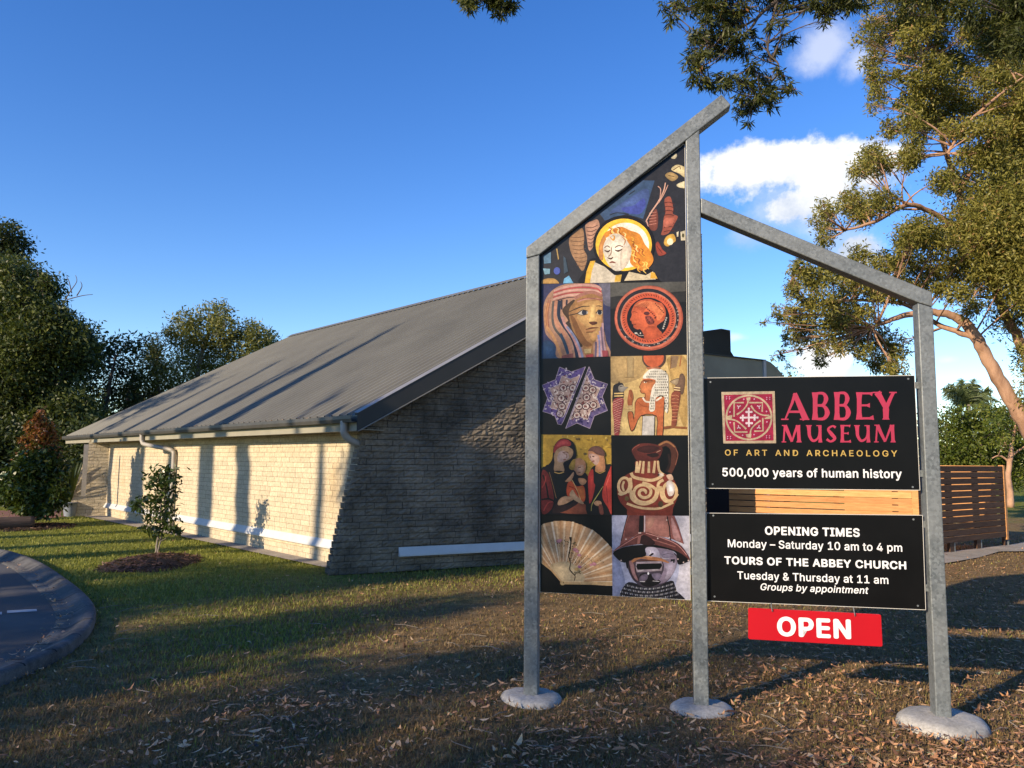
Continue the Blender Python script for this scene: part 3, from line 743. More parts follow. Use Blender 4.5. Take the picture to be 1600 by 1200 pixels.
def tile_angel():
    a = Art('glass_figure_picture', (840, 220, 5.3333), [(846.5, 399), (1069, 230), (1071, 440), (846.5, 443.5)], pic)
    a.poly('#2b2b30', [(0, 0), (1280, 0), (1280, 1200), (0, 1200)])
    a.poly('#3b5274', [(520, 610), (700, 470), (880, 330), (975, 332), (880, 650), (740, 610), (560, 665)])
    a.blob('#4a5f96', [(600, 600), (760, 480), (900, 400), (930, 460), (870, 600), (760, 590)])
    a.blob('#4450a0', [(700, 560), (800, 540), (880, 480), (900, 540), (850, 610), (740, 600)])
    a.line('#23262e', 8, [(760, 450), (810, 415)]); a.line('#23262e', 7, [(600, 620), (660, 600), (760, 612)])
    a.blob('#a8825f', [(262, 830), (300, 765), (370, 728), (388, 800), (384, 900), (412, 960), (402, 1030), (372, 1085), (320, 1010), (278, 930)])
    for i in range(8):
        y = 800 + i * 34; a.line('#5d4130', 5, [(268 + i * 8, y), (330 + i * 6, y + 8), (392 + i * 3, y - 6)], new=(i == 0))
    a.blob('#bf927a', [(398, 700), (450, 672), (500, 658), (517, 720), (485, 790), (463, 880), (430, 915), (412, 830)])
    for i in range(6): a.line('#5a3c33', 6, [(405 + i * 4, 720 + i * 32), (450, 725 + i * 32), (500 - i * 9, 705 + i * 32)], new=(i == 0))
    a.blob('#9a5340', [(1058, 490), (1105, 468), (1130, 560), (1128, 610), (1168, 632), (1142, 690), (1092, 770), (1030, 785), (1042, 735), (1050, 650), (1066, 590)])
    for i in range(8): a.line('#4e2219', 6, [(1052, 520 + i * 34), (1095, 512 + i * 34), (1140, 528 + i * 32)], new=(i == 0))
    a.blob('#c4705a', [(1050, 660), (1100, 640), (1140, 650), (1120, 700), (1060, 720)])
    a.blob('#7e4638', [(955, 610), (988, 568), (1005, 640), (992, 740), (942, 742), (925, 690)])
    for i in range(5): a.line('#c98a78', 4, [(930, 700 - i * 24), (990, 690 - i * 24)], new=(i == 0))
    a.line('#d3a692', [10, 12, 8], [(905, 668), (950, 590), (1005, 510), (1050, 420), (1065, 350)])
    a.line('#c99a88', 8, [(1002, 380), (1025, 405), (1020, 480)]); a.line('#c99a88', [10, 6], [(1005, 520), (1050, 450), (1087, 368)])
    a.line('#c99a88', [14, 6], [(905, 668), (915, 690), (922, 720)])
    a.blob('#dccb9c', [(1113, 240), (1165, 200), (1240, 235), (1240, 312), (1180, 275)]); a.blob('#ab8f5e', [(1062, 290), (1110, 262), (1172, 300), (1122, 338)])
    a.line('#6b5026', 6, [(1130, 245), (1180, 215), (1190, 240)]); a.line('#5d4a2b', 6, [(1090, 290), (1140, 300)])
    a.blob('#e8dcb6', [(1158, 368), (1200, 345), (1240, 340), (1240, 392), (1180, 390)]); a.blob('#cfc6a8', [(1112, 142), (1148, 104), (1162, 128), (1142, 152)])
    a.blob('#dcae4c', [(1052, 855), (1072, 800), (1130, 778), (1152, 830), (1120, 858), (1082, 882)]); a.ell('#f1e6c6', 1104, 842, 26, 28)
    a.poly('#d6cdb2', [(1190, 760), (1240, 745), (1240, 830), (1195, 832)]); a.ell('#54502f', 1212, 790, 10, 18); a.poly('#d6cdb2', [(1158, 765), (1175, 755), (1172, 800), (1160, 800)])
    a.blob('#9c4735', [(983, 872), (1004, 842), (1040, 905), (1072, 940), (1008, 956)]); a.line('#4e2018', 5, [(995, 880), (1040, 940)])
    a.poly('#79a2b8', [(45, 1065), (105, 1068), (102, 1110), (60, 1115)]); a.ell('#4c5cae', 162, 1085, 27, 30)
    a.blob('#b68e50', [(20, 1200), (55, 1155), (140, 1150), (175, 1200)]); a.poly('#69a3cb', [(213, 1190), (222, 1150), (262, 1124), (302, 1192)])
    a.poly('#5a7c98', [(50, 960), (112, 928), (112, 1020), (55, 1025)]); a.poly('#3b4c5c', [(215, 960), (235, 980), (255, 1090), (220, 1110)]); a.line('#a98d55', 10, [(160, 900), (175, 990)])
    a.ell('#14110f', 720, 868, 258, 245); a.blob('#14110f', [(380, 1210), (398, 1080), (430, 995), (520, 990), (700, 1120), (850, 1060), (950, 1075), (1005, 1150), (1010, 1210)])
    a.ell('#f3c53c', 718, 868, 234, 218); a.ell('#fbf3e0', 733, 872, 196, 188)
    a.poly('#cdc3b0', [(432, 1190), (470, 1010), (560, 1052), (640, 1120), (700, 1122), (690, 1178)]); a.poly('#dcad3a', [(393, 1188), (408, 1090), (440, 1005), (482, 1000), (452, 1090), (437, 1186)])
    a.poly('#d0a840', [(640, 1178), (650, 1122), (702, 1116), (690, 1175)]); a.poly('#d2c3a2', [(722, 1168), (762, 1092), (900, 1122), (962, 1090), (985, 1156)]); a.poly('#d8a63c', [(938, 1150), (945, 1095), (975, 1100), (1000, 1150)])
    a.blob('#d98c30', [(540, 830), (560, 770), (640, 730), (700, 718), (770, 748), (850, 780), (892, 860), (935, 915), (965, 985), (942, 1042), (880, 1085), (820, 1060), (770, 1012), (780, 900), (720, 820), (600, 800)])
    a.blob('#cc8c4c', [(508, 940), (515, 870), (550, 790), (572, 830), (548, 900), (545, 990), (520, 988)])
    rg = np.random.default_rng(3)
    for i in range(34):
        t = rg.uniform(0, 1); x = 600 + 300 * t + rg.uniform(-50, 40); y = 740 + 330 * t * t + rg.uniform(-40, 60)
        if x < 760 and y > 810: continue
        col = ['#f6cf6a', '#f2b642', '#9a4f20', '#b5622a', '#ffe29a'][rg.integers(5)]
        a.line(col, [4, 12, 4], [(x, y), (x + 22, y + 14), (x + 14, y + 40), (x + 36, y + 62)], new=(i % 5 == 0))
    a.blob('#efe6d4', [(548, 880), (585, 805), (640, 775), (700, 790), (755, 850), (782, 930), (752, 1020), (702, 1078), (640, 1082), (582, 1022), (552, 945)])
    a.blob('#dfd0bb', [(700, 900), (770, 880), (782, 930), (752, 1020), (702, 1078), (690, 1020)])
    a.line('#5a4034', [6, 16, 7], [(558, 915), (585, 925), (606, 912)]); a.line('#7a5c4a', 9, [(558, 893), (580, 878), (602, 890)])
    a.line('#5a4034', [6, 16, 7], [(645, 912), (672, 920), (705, 905)]); a.line('#7a5c4a', 9, [(645, 892), (675, 876), (712, 884)])
    a.line('#a68a76', 9, [(615, 890), (612, 940), (590, 968)]); a.line('#5d4336', [6, 14, 6], [(582, 975), (608, 985), (630, 972)])
    a.line('#8a4d3c', [6, 15, 6], [(600, 1018), (622, 1012), (650, 1020)]); a.line('#b59e8a', 5, [(615, 1045), (640, 1048)])
    a.line('#e0a040', [5, 14, 5], [(600, 800), (630, 830), (640, 800), (622, 790)]); a.line('#c07a34', [4, 10, 4], [(700, 800), (730, 830), (720, 870)])
    a.done()
def tile_head():
    a = Art('painted_mask_picture', (845, 440, 9.836), [(846.5, 443.5), (953.5, 442), (954, 557), (846.5, 560.5)], pic)
    a.poly('#34365a', [(0, 0), (1110, 0), (1110, 1200), (0, 1200)])
    a.blob('#6a687a', [(900, 0), (1110, 0), (1110, 350), (960, 330)]); a.blob('#2c4a70', [(40, 920), (200, 960), (330, 1200), (20, 1210)])
    a.blob('#b08870', [(40, 420), (90, 240), (210, 110), (380, 40), (620, 20), (840, 40), (930, 130), (955, 300), (960, 620), (1000, 900), (1040, 1190), (300, 1190), (230, 980), (110, 850), (60, 740)])
    for i, (c, w) in enumerate([('#c0938a', 34), ('#a8444a', 20), ('#c79c92', 26), ('#a03c46', 18), ('#c79c92', 26), ('#4c2a3a', 14)]):
        y = 70 + i * 34; a.line(c, w, [(200 + i * -4, y + 70), (400, y + 10), (640, y - 20 + i * 4), (860, y + i * 6), (930, y + 60)])
    a.line('#ba8a5e', 44, [(110, 330), (80, 500), (100, 700), (200, 860), (330, 1180)])
    a.line('#a05a4c', 10, [(120, 280), (80, 480), (90, 680)]); a.line('#a05a4c', 10, [(150, 280), (110, 480), (120, 700)])
    a.line('#54504e', 36, [(195, 300), (180, 560), (215, 720), (330, 880), (420, 1130)]); a.line('#b8826a', 44, [(235, 290), (220, 560), (280, 700), (400, 880), (480, 1180)])
    a.line('#1f2b42', 50, [(290, 290), (275, 520), (340, 660), (440, 800), (520, 960), (560, 1180)]); a.line('#28425c', 44, [(300, 800), (370, 950), (420, 1110)])
    a.line('#b98a86', 40, [(330, 540), (380, 680), (480, 830), (560, 1000), (620, 1190)]); a.line('#8288a8', 34, [(400, 690), (520, 850), (600, 1010), (650, 1190)])
    a.line('#3a3028', 60, [(400, 620), (500, 740), (580, 860), (640, 1000)])
    a.poly('#7c4a48', [(320, 1140), (500, 1100), (500, 1200), (320, 1200)])
    for i in range(4): a.line(['#2a2c3c', '#b88e78'][i % 2], 26, [(320 + i * 40, 280), (320 + i * 36, 430)])
    a.blob('#4a3828', [(330, 440), (430, 330), (520, 280), (500, 420), (450, 620), (400, 560)])
    a.blob('#a87c4e', [(430, 470), (500, 330), (600, 230), (760, 180), (900, 200), (950, 300), (945, 560), (930, 700), (880, 860), (800, 960), (800, 1130), (680, 1130), (640, 980), (560, 860), (480, 720)])
    a.blob('#c39a62', [(560, 560), (640, 360), (800, 300), (930, 330), (930, 640), (890, 840), (780, 900), (700, 700)])
    a.blob('#7c5430', [(450, 520), (520, 560), (600, 720), (700, 900), (780, 960), (760, 1000), (650, 980), (560, 850)])
    a.line('#9a6a5c', 50, [(520, 260), (660, 190), (800, 165), (940, 220)]); a.line('#b08070', 22, [(560, 310), (700, 270), (860, 265), (948, 300)]); a.line('#7c3f3c', 9, [(580, 290), (720, 255), (948, 285)])
    a.line('#241c18', [8, 16, 10], [(430, 470), (540, 420), (640, 385), (750, 380)]); a.line('#241c18', [8, 14, 8], [(850, 378), (900, 375), (938, 388)])
    a.blob('#c8beb0', [(560, 490), (640, 440), (720, 455), (715, 500), (640, 515)]); a.ell('#2c3040', 668, 478, 38, 38); a.line('#241c18', 12, [(430, 520), (560, 490), (640, 440), (720, 456)]); a.line('#4a382a', 8, [(560, 495), (640, 520), (715, 500)])
    a.blob('#c8beb0', [(860, 480), (890, 445), (940, 450), (940, 500), (890, 512)]); a.ell('#1d2230', 905, 476, 32, 34); a.line('#241c18', 12, [(850, 490), (885, 440), (942, 448)])
    a.blob('#dcb878', [(780, 380), (830, 380), (830, 600), (790, 620), (740, 600)]); a.blob('#5a3220', [(740, 630), (790, 615), (860, 620), (860, 650), (790, 668)])
    a.line('#6a3a26', [6, 26, 8], [(690, 740), (780, 715), (890, 710)]); a.line('#b27a52', [6, 22, 6], [(690, 752), (790, 762), (850, 740)]); a.line('#5c3a22', 14, [(700, 780), (800, 775)])
    a.blob('#c99a62', [(760, 810), (840, 800), (860, 850), (800, 890)])
    for i in range(6): a.line(['#a98a92', '#6c5c74', '#b0929c', '#7c80aa', '#b48c80', '#5c5470'][i], 32, [(950 - i * 22, 640 + i * 60), (960 - i * 22, 860 + i * 20), (1010 - i * 34, 1190)])
    a.poly('#9c3c40', [(690, 1130), (805, 1110), (805, 1200), (700, 1200)]); a.poly('#b8a274', [(660, 1040), (780, 1030), (770, 1100), (680, 1105)]); a.poly('#8c4048', [(940, 1060), (1030, 1060), (1040, 1170), (950, 1160)])
    a.done()
def tile_plate():
    a = Art('red_plate_picture', (953, 440, 9.836), [(953.5, 442), (1071, 440), (1073, 554.5), (954, 557)], pic)
    a.poly('#141414', [(0, 0), (1200, 0), (1200, 1200), (0, 1200)])
    a.blob('#55544f', [(-50, -50), (1250, -50), (1250, 150), (600, 220), (-50, 300)]); a.blob('#2e2d2b', [(-50, 250), (600, 200), (1250, 150), (1250, 300), (600, 330), (-50, 420)])
    a.ell('#a2503c', 597, 560, 527, 500); a.ell('#be6850', 590, 552, 512, 482); a.ell('#26242a', 585, 555, 475, 448)
    rg = np.random.default_rng(5)
    for i in range(40):
        t = rg.uniform(-0.4, 2.7); r = rg.uniform(440, 470)
        a.line(['#8c8484', '#b5aaa6', '#6c6468'][i % 3], 14, [(585 + r * math.cos(t), 555 + r * 0.945 * math.sin(t)), (585 + r * math.cos(t + .05), 555 + r * 0.945 * math.sin(t + .05))], False, new=(i == 0))
    a.ell('#c27a62', 590, 560, 428, 402); a.ell('#c8593a', 590, 562, 412, 388)
    for i in range(60):
        t = i * 2 * math.pi / 60; c, s = math.cos(t), math.sin(t)
        a.line('#3a1a16', [14, 8], [(590 + 392 * c, 562 + 368 * s), (590 + 362 * math.cos(t + .05), 562 + 342 * math.sin(t + .05))], False, new=(i == 0))
    a.ell('#c8593a', 588, 566, 338, 322); a.ell('#17151a', 588, 566, 328, 318)
    a.blob('#cf6540', [(345, 420), (400, 330), (500, 280), (620, 272), (720, 310), (790, 330), (830, 380), (858, 470), (840, 580), (770, 640), (720, 680), (740, 730), (800, 790), (760, 850), (660, 890), (545, 890), (520, 820), (470, 735), (420, 735), (365, 705), (362, 660), (340, 650), (330, 605), (308, 590), (335, 520), (332, 470)], 4)
    a.blob('#d87c50', [(380, 380), (520, 300), (680, 320), (800, 400), (830, 500), (740, 600), (690, 480), (540, 400)])
    a.blob('#c05a38', [(520, 820), (560, 700), (700, 690), (790, 800), (740, 860), (640, 890), (545, 890)])
    for i in range(9): a.line('#8c3a24', 6, [(370 + i * 22, 390 - i * 10), (430 + i * 20, 400 - i * 8), (500 + i * 12, 470 - i * 12)], new=(i == 0))
    for i in range(14): a.ell('#3c1614', 560 + i * 12 + (i % 2) * 18, 400 + i * 12, 12, 9) if i % 2 == 0 else a.ell('#3c1614', 690 + i * 10, 330 + i * 11, 10, 8)
    a.ell('#5a2c2a', 565, 490, 44, 28); a.blob('#8c4438', [(540, 540), (620, 530), (680, 600), (660, 650), (580, 650)])
    for i in range(7): a.ell('#4a1e1c', 560 + 22 * i, 560 + (i % 3) * 30, 10, 12)
    a.line('#5a2018', 7, [(340, 470), (380, 465), (420, 480)]); a.line('#5a2018', 6, [(365, 660), (400, 655)])
    for i in range(6): a.ell('#b9b2ac', 868 - i * 10, 560 + i * 32, 14, 12)
    a.line('#a9a29c', 10, [(380, 790), (420, 800), (450, 830), (520, 830)]); a.ell('#c4bcb4', 400, 795, 22, 14); a.ell('#c4bcb4', 470, 795, 10, 14)
    a.done()
def tile_star():
    a = Art('broken_star_tile_picture', (845, 556, 9.375), [(846.5, 560.5), (954, 557), (955, 680), (846.5, 679)], pic)
    a.poly('#08080a', [(0, 0), (1100, 0), (1100, 1200), (0, 1200)])
    left = [(275, 165), (450, 235), (655, 160), (330, 960), (300, 1010), (250, 1000), (205, 870), (30, 815), (100, 620), (20, 430), (215, 350)]
    right = [(708, 158), (785, 350), (980, 415), (900, 600), (978, 800), (785, 880), (720, 1065), (530, 985), (365, 1065)]
    a.poly('#5a4a86', left); a.poly('#5f527f', right)
    rg = np.random.default_rng(11)
    def inside(p, P):
        c = False; n = len(P)
        for i in range(n):
            (x1, y1), (x2, y2) = P[i], P[(i + 1) % n]
            if (y1 > p[1]) != (y2 > p[1]) and p[0] < (x2 - x1) * (p[1] - y1) / (y2 - y1) + x1: c = not c
        return c
    for P in (left, right):
        cx, cy = 490, 610; Q = []
        for x, y in P: Q.append((cx + (x - cx) * (0.70 if P is left else 0.72) + (-30 if P is left else 30), cy + (y - cy) * 0.72))
        a.poly('#a89088', Q)
        first = True
        for k in range(620):
            x, y = rg.uniform(0, 1000), rg.uniform(140, 1080); L_ = 50
            if not (inside((x, y), P) and inside((x + L_ * .35, y + L_ * .35), P) and inside((x - L_ * .35, y + L_ * .1), P) and inside((x - 10, y + 10), P)): continue
            inn = inside((x, y), Q)
            col = (['#d9cbc4', '#5a3038', '#8c4a44', '#3c2a44', '#e4d8d0'] if inn else ['#b9aec4', '#2a2458', '#cfc4cc', '#372c66', '#83709c'])[rg.integers(5)]
            t = rg.uniform(0, 6.28); c, s = math.cos(t), math.sin(t)
            a.line(col, [8, 19, 8], [(x, y), (x + L_ * c * .5 - 12 * s, y + L_ * s * .5 + 12 * c), (x + L_ * c * .6, y + L_ * s * .6)], new=first); first = False
        for (mx, my) in ((300, 620), (330, 470), (470, 470), (310, 740), (280, 850)) if P is left else ((670, 610), (660, 470), (660, 740), (560, 740), (770, 720), (760, 500), (530, 870)):
            a.ring('#4c3038', 12, mx, my, 52, 50, n=14); a.ring('#d4c6be', 10, mx, my, 36, 34, n=14); a.ell('#6c3c40', mx, my, 16, 14)
        a.line('#c9bcc0', 8, Q + [Q[0]], False)
        a.line('#b8a9b8', 7, P + [P[0]], False)
    a.done()
def tile_egypt():
    a = Art('painted_papyrus_picture', (953, 553, 9.16), [(954, 557), (1073, 554.5), (1075, 680), (955, 680)], pic)
    a.poly('#c8ab72', [(0, 0), (1200, 0), (1200, 1250), (0, 1250)])
    a.blob('#b79a68', [(0, 0), (500, 0), (480, 300), (200, 420), (0, 380)]); a.blob('#d4b97c', [(150, 800), (420, 900), (450, 1200), (150, 1200)]); a.blob('#bb9a5e', [(830, 50), (1100, 100), (1100, 1000), (1000, 900), (860, 300)])
    a.poly('#a08a62', [(240, 30), (350, 30), (345, 335), (245, 335)]); a.line('#6c5434', 8, [(210, 335), (350, 335)]); a.line('#7c5f3a', 6, [(242, 60), (248, 330)]); a.line('#7c5f3a', 6, [(335, 60), (330, 330)])
    a.poly('#8c7256', [(872, 30), (985, 30), (950, 190), (868, 210)]); a.line('#6c3a24', 9, [(875, 60), (868, 215)]); a.line('#9c5c34', 14, [(1020, 30), (1000, 180)])
    a.ell('#4c3830', 632, 60, 172, 160); a.ell('#c2603c', 625, 50, 145, 142)
    a.blob('#a86a4c', [(520, 190), (600, 190), (690, 180), (720, 215), (560, 225)])
    # attendant figures
    for ox, flip in ((0, 1), (0, 0)):
        if flip:
            a.blob('#2c2a2c', [(40, 560), (50, 460), (110, 420), (190, 430), (200, 560), (190, 620), (60, 700), (35, 680)]); a.poly('#2c2a2c', [(118, 425), (130, 380), (146, 425)])
            a.blob('#9c9488', [(120, 470), (170, 440), (215, 470), (262, 475), (235, 500), (190, 540), (130, 530)]); a.line('#1c1a1a', 10, [(140, 465), (180, 465)])
            for k in range(4): a.line(['#d8b878', '#2c2824'][k % 2], 22, [(60, 570 + k * 18), (195, 565 + k * 18)], False)
            a.blob('#a84a4a', [(60, 650), (190, 640), (180, 800), (150, 980), (130, 1160), (65, 1160), (55, 950), (38, 800)])
            for k in range(15): a.line('#d8b49c', 6, [(48 + k, 690 + k * 32), (110, 660 + k * 32), (180 - k * 3, 635 + k * 34)], False, new=(k == 0))
            for k in range(11): a.line('#6c2c34', 6, [(60, 640 + k * 45), (165, 720 + k * 40)], False, new=(k == 0))
        else:
            a.blob('#6c5444', [(980, 380), (1005, 290), (1050, 290), (1075, 370), (1050, 560), (1000, 570), (930, 480)]); a.blob('#a08c70', [(862, 395), (930, 358), (985, 350), (970, 420), (935, 445), (880, 415)]); a.line('#2c241c', 6, [(862, 395), (930, 360), (990, 352)])
            for k in range(4): a.line(['#d8bc8c', '#5c3424'][k % 2], 20, [(915, 480 + k * 17), (1005, 490 + k * 17)], False)
            a.blob('#8c4c38', [(895, 550), (1005, 550), (995, 700), (970, 850), (945, 1030), (880, 1030), (890, 850), (870, 680)])
            for k in range(8): a.line('#c08a64', 7, [(880, 600 + k * 50), (940, 590 + k * 50), (985, 610 + k * 48)], new=(k == 0))
            for k in range(8): a.line('#54281e', 7, [(885, 625 + k * 50), (960, 640 + k * 48)], new=(k == 0))
            a.line('#7c4c30', 40, [(770, 1060), (880, 1045), (930, 1040)]); a.line('#8c5834', 30, [(930, 1050), (1100, 1060)])
    skin = '#b8663c'; ink = '#3a2018'
    a.blob('#3a2018', [(360, 700), (400, 635), (470, 620), (760, 610), (785, 660), (770, 900), (755, 1170), (665, 1170), (665, 900), (440, 890), (350, 1080), (290, 1090), (250, 850), (325, 830), (345, 930), (355, 800)], 3)
    a.blob(skin, [(368, 700), (405, 642), (475, 628), (755, 618), (776, 662), (762, 900), (748, 1165), (674, 1165), (672, 890), (445, 880), (345, 1068), (298, 1078), (258, 855), (318, 835), (342, 945), (362, 800)], 3)
    a.blob('#a4603c', [(262, 740), (250, 660), (268, 560), (275, 520), (312, 518), (335, 620), (318, 700), (315, 740)]); a.line(ink, 6, [(290, 520), (295, 620)]); a.line(ink, 6, [(310, 525), (312, 630)])
    for k in range(3): a.line('#cfae80', 14, [(244, 750 + k * 34), (316, 745 + k * 34)], False, new=(k == 0))
    a.poly('#c2bdb8', [(470, 892), (640, 888), (632, 1180), (455, 1180)]); a.line(ink, 7, [(470, 890), (455, 1180)], False); a.line(ink, 7, [(640, 888), (632, 1180)], False); a.line(ink, 8, [(440, 884), (665, 884)], False)
    a.line('#944a28', 8, [(405, 690), (470, 745), (570, 760)]); 
    a.blob('#c07648', [(440, 420), (470, 380), (640, 370), (640, 500), (600, 680), (505, 650), (505, 570), (455, 560), (432, 530), (445, 500), (420, 478)], 3)
    a.line(ink, 6, [(470, 380), (440, 430), (420, 480), (445, 505), (432, 530), (455, 562), (505, 570), (505, 640)])
    a.line('#e0d6c4', 24, [(470, 625), (510, 680), (580, 690)]); a.line('#e0d6c4', 26, [(660, 670), (740, 618)])
    a.blob('#d9d4c6', [(470, 350), (520, 260), (600, 215), (740, 225), (820, 290), (835, 400), (830, 810), (785, 808), (780, 620), (710, 600), (650, 650), (640, 805), (560, 800), (600, 500), (660, 400), (600, 360)], 3)
    rg = np.random.default_rng(2)
    for i in range(12):
        for j in range(15):
            x = 500 + i * 29 + (j % 2) * 12; y = 240 + j * 38
            ok = (y < 350 and x > 560 - (y - 240) * .5 and x < 815) or (350 <= y < 600 and x > 655 - (y - 400) * .25 and x < 828) or (y >= 600 and (570 < x < 640 or 788 < x < 828))
            if ok and y < 800: a.line('#22201e', 15, [(x, y), (x + 2, y + 24)], False, new=(i + j == 0))
    a.line('#c86a3c', 14, [(465, 372), (560, 358), (650, 380)]); a.line(ink, [6, 12, 4], [(470, 408), (510, 396), (560, 402), (620, 400)]); a.ell('#e8dcc8', 505, 408, 22, 8); a.ell(ink, 512, 406, 10, 9); a.line(ink, 9, [(470, 385), (520, 378), (610, 380)])
    a.done()
def tile_icon():
    a = Art('gold_ground_painting_picture', (842, 676, 9.09), [(846, 679), (955, 680), (956, 805), (845.5, 803.5)], pic)
    a.poly('#b08e36', [(0, 0), (1100, 0), (1100, 1220), (0, 1220)])
    rg = np.random.default_rng(9)
    for i in range(90): a.ell(['#8c6f2c', '#c8a648', '#d4b75c', '#6c5830', '#a07c50'][i % 5], rg.uniform(30, 1030), rg.uniform(20, 650), rg.uniform(6, 26), rg.uniform(6, 20))
    a.blob('#15121a', [(30, 1160), (25, 560), (120, 470), (190, 380), (215, 200), (300, 95), (400, 85), (490, 140), (525, 250), (525, 360), (430, 480), (520, 560), (700, 620), (720, 1160)], 4)
    a.blob('#8f3030', [(210, 270), (225, 190), (300, 105), (400, 100), (455, 140), (440, 190), (330, 200), (230, 280)])
    a.blob('#b5494a', [(250, 200), (310, 120), (390, 120), (420, 160), (340, 180)])
    a.blob('#b5906c', [(220, 540), (225, 420), (215, 330), (260, 240), (370, 190), (470, 230), (490, 290), (450, 370), (350, 430), (365, 530), (330, 555)], 4)
    a.blob('#d3b0a0', [(270, 330), (300, 270), (370, 260), (410, 290), (430, 350), (370, 405), (300, 420), (265, 390)]); a.line('#7c5038', 14, [(340, 285), (390, 275), (420, 285)]); a.line('#7c5038', 12, [(355, 300), (385, 305)]); a.line('#a0604c', 16, [(350, 385), (390, 378)]); a.line('#9c7458', 12, [(392, 300), (400, 345), (385, 355)])
    a.blob('#10171a', [(215, 560), (360, 560), (390, 700), (400, 880), (280, 950), (240, 760)]); a.line('#c8a05c', 12, [(222, 560), (290, 578), (360, 558)]); a.line('#8c6840', 8, [(150, 560), (190, 700), (250, 930)])
    a.blob('#7c2a28', [(40, 580), (120, 560), (180, 720), (215, 960), (160, 1110), (40, 1120)]); a.line('#1c1414', 22, [(60, 600), (110, 760), (140, 950)]); a.line('#a84038', 18, [(50, 780), (90, 700), (100, 620)]); a.line('#1a1214', 24, [(40, 950), (150, 940), (240, 990)]); a.line('#a8403a', 16, [(70, 1110), (130, 1000), (200, 980)])
    a.blob('#8c4a34', [(280, 1130), (450, 1020), (600, 990), (700, 1060), (720, 1150)]); a.blob('#2c1a1c', [(250, 1010), (420, 1030), (520, 960), (560, 1000), (380, 1110), (200, 1140)])
    a.blob('#c08a64', [(430, 490), (480, 400), (580, 360), (660, 420), (665, 520), (620, 600), (550, 600), (510, 540)]); a.blob('#b89040', [(430, 490), (470, 400), (520, 380), (510, 500), (470, 530)]); a.blob('#d0a488', [(540, 530), (570, 470), (630, 460), (640, 540), (590, 590)]); a.line('#6c3c28', 12, [(560, 500), (600, 490)]); a.line('#7c4430', 12, [(560, 560), (595, 565)])
    a.blob('#c4502c', [(400, 760), (450, 680), (540, 760), (640, 760), (660, 940), (600, 990), (520, 900), (410, 900)]); a.blob('#d8743c', [(540, 800), (600, 760), (640, 800), (650, 940), (590, 920)]); a.line('#e0b070', 10, [(470, 670), (520, 760), (600, 960)]); a.line('#7c2418', 10, [(430, 760), (520, 800), (560, 880)])
    a.blob('#c8946c', [(375, 690), (440, 630), (490, 560), (500, 600), (450, 690)]); a.blob('#c08c64', [(560, 650), (640, 650), (680, 690), (640, 740), (590, 730)]); a.blob('#caa078', [(440, 900), (480, 810), (530, 880), (640, 1000), (580, 1000)])
    a.blob('#d0a078', [(270, 990), (310, 930), (390, 900), (500, 935), (420, 990), (350, 1020), (280, 1030)]); a.line('#7c4c34', 6, [(390, 945), (490, 940)]); a.line('#7c4c34', 6, [(390, 965), (470, 965)])
    a.blob('#151418', [(690, 1160), (700, 700), (770, 480), (960, 450), (1040, 520), (1040, 1160)]); a.blob('#bc3a34', [(715, 960), (700, 620), (770, 520), (780, 700), (800, 760), (760, 940), (730, 1000)]); a.blob('#c84438', [(905, 920), (920, 760), (1000, 530), (1040, 520), (1040, 1130), (980, 1060)]); a.line('#8c2a28', 10, [(960, 760), (980, 1000)]); a.line('#e07060', 8, [(1010, 600), (950, 760)])
    a.blob('#c48a60', [(800, 540), (810, 460), (720, 380), (700, 290), (760, 220), (890, 240), (930, 350), (945, 480), (930, 540), (860, 560)], 4); a.blob('#d4ac98', [(725, 370), (715, 310), (770, 300), (850, 330), (860, 400), (810, 460)]); a.blob('#6c4a40', [(700, 260), (760, 200), (860, 195), (930, 270), (935, 330), (830, 310), (760, 265)]); a.line('#5a3426', 16, [(760, 335), (790, 340)]); a.line('#5a3426', 14, [(725, 340), (740, 350)]); a.line('#9c4c3c', 16, [(760, 410), (790, 400)])
    a.line('#b89450', 10, [(805, 545), (870, 575), (945, 540)]); a.line('#a8a058', [6, 14, 6], [(745, 1110), (760, 1010), (840, 880), (915, 760)]); a.blob('#c89870', [(780, 1000), (820, 965), (880, 975), (890, 1020), (830, 1040)]); a.blob('#7c4438', [(850, 1030), (900, 1030), (920, 1150), (870, 1150)])
    a.done()
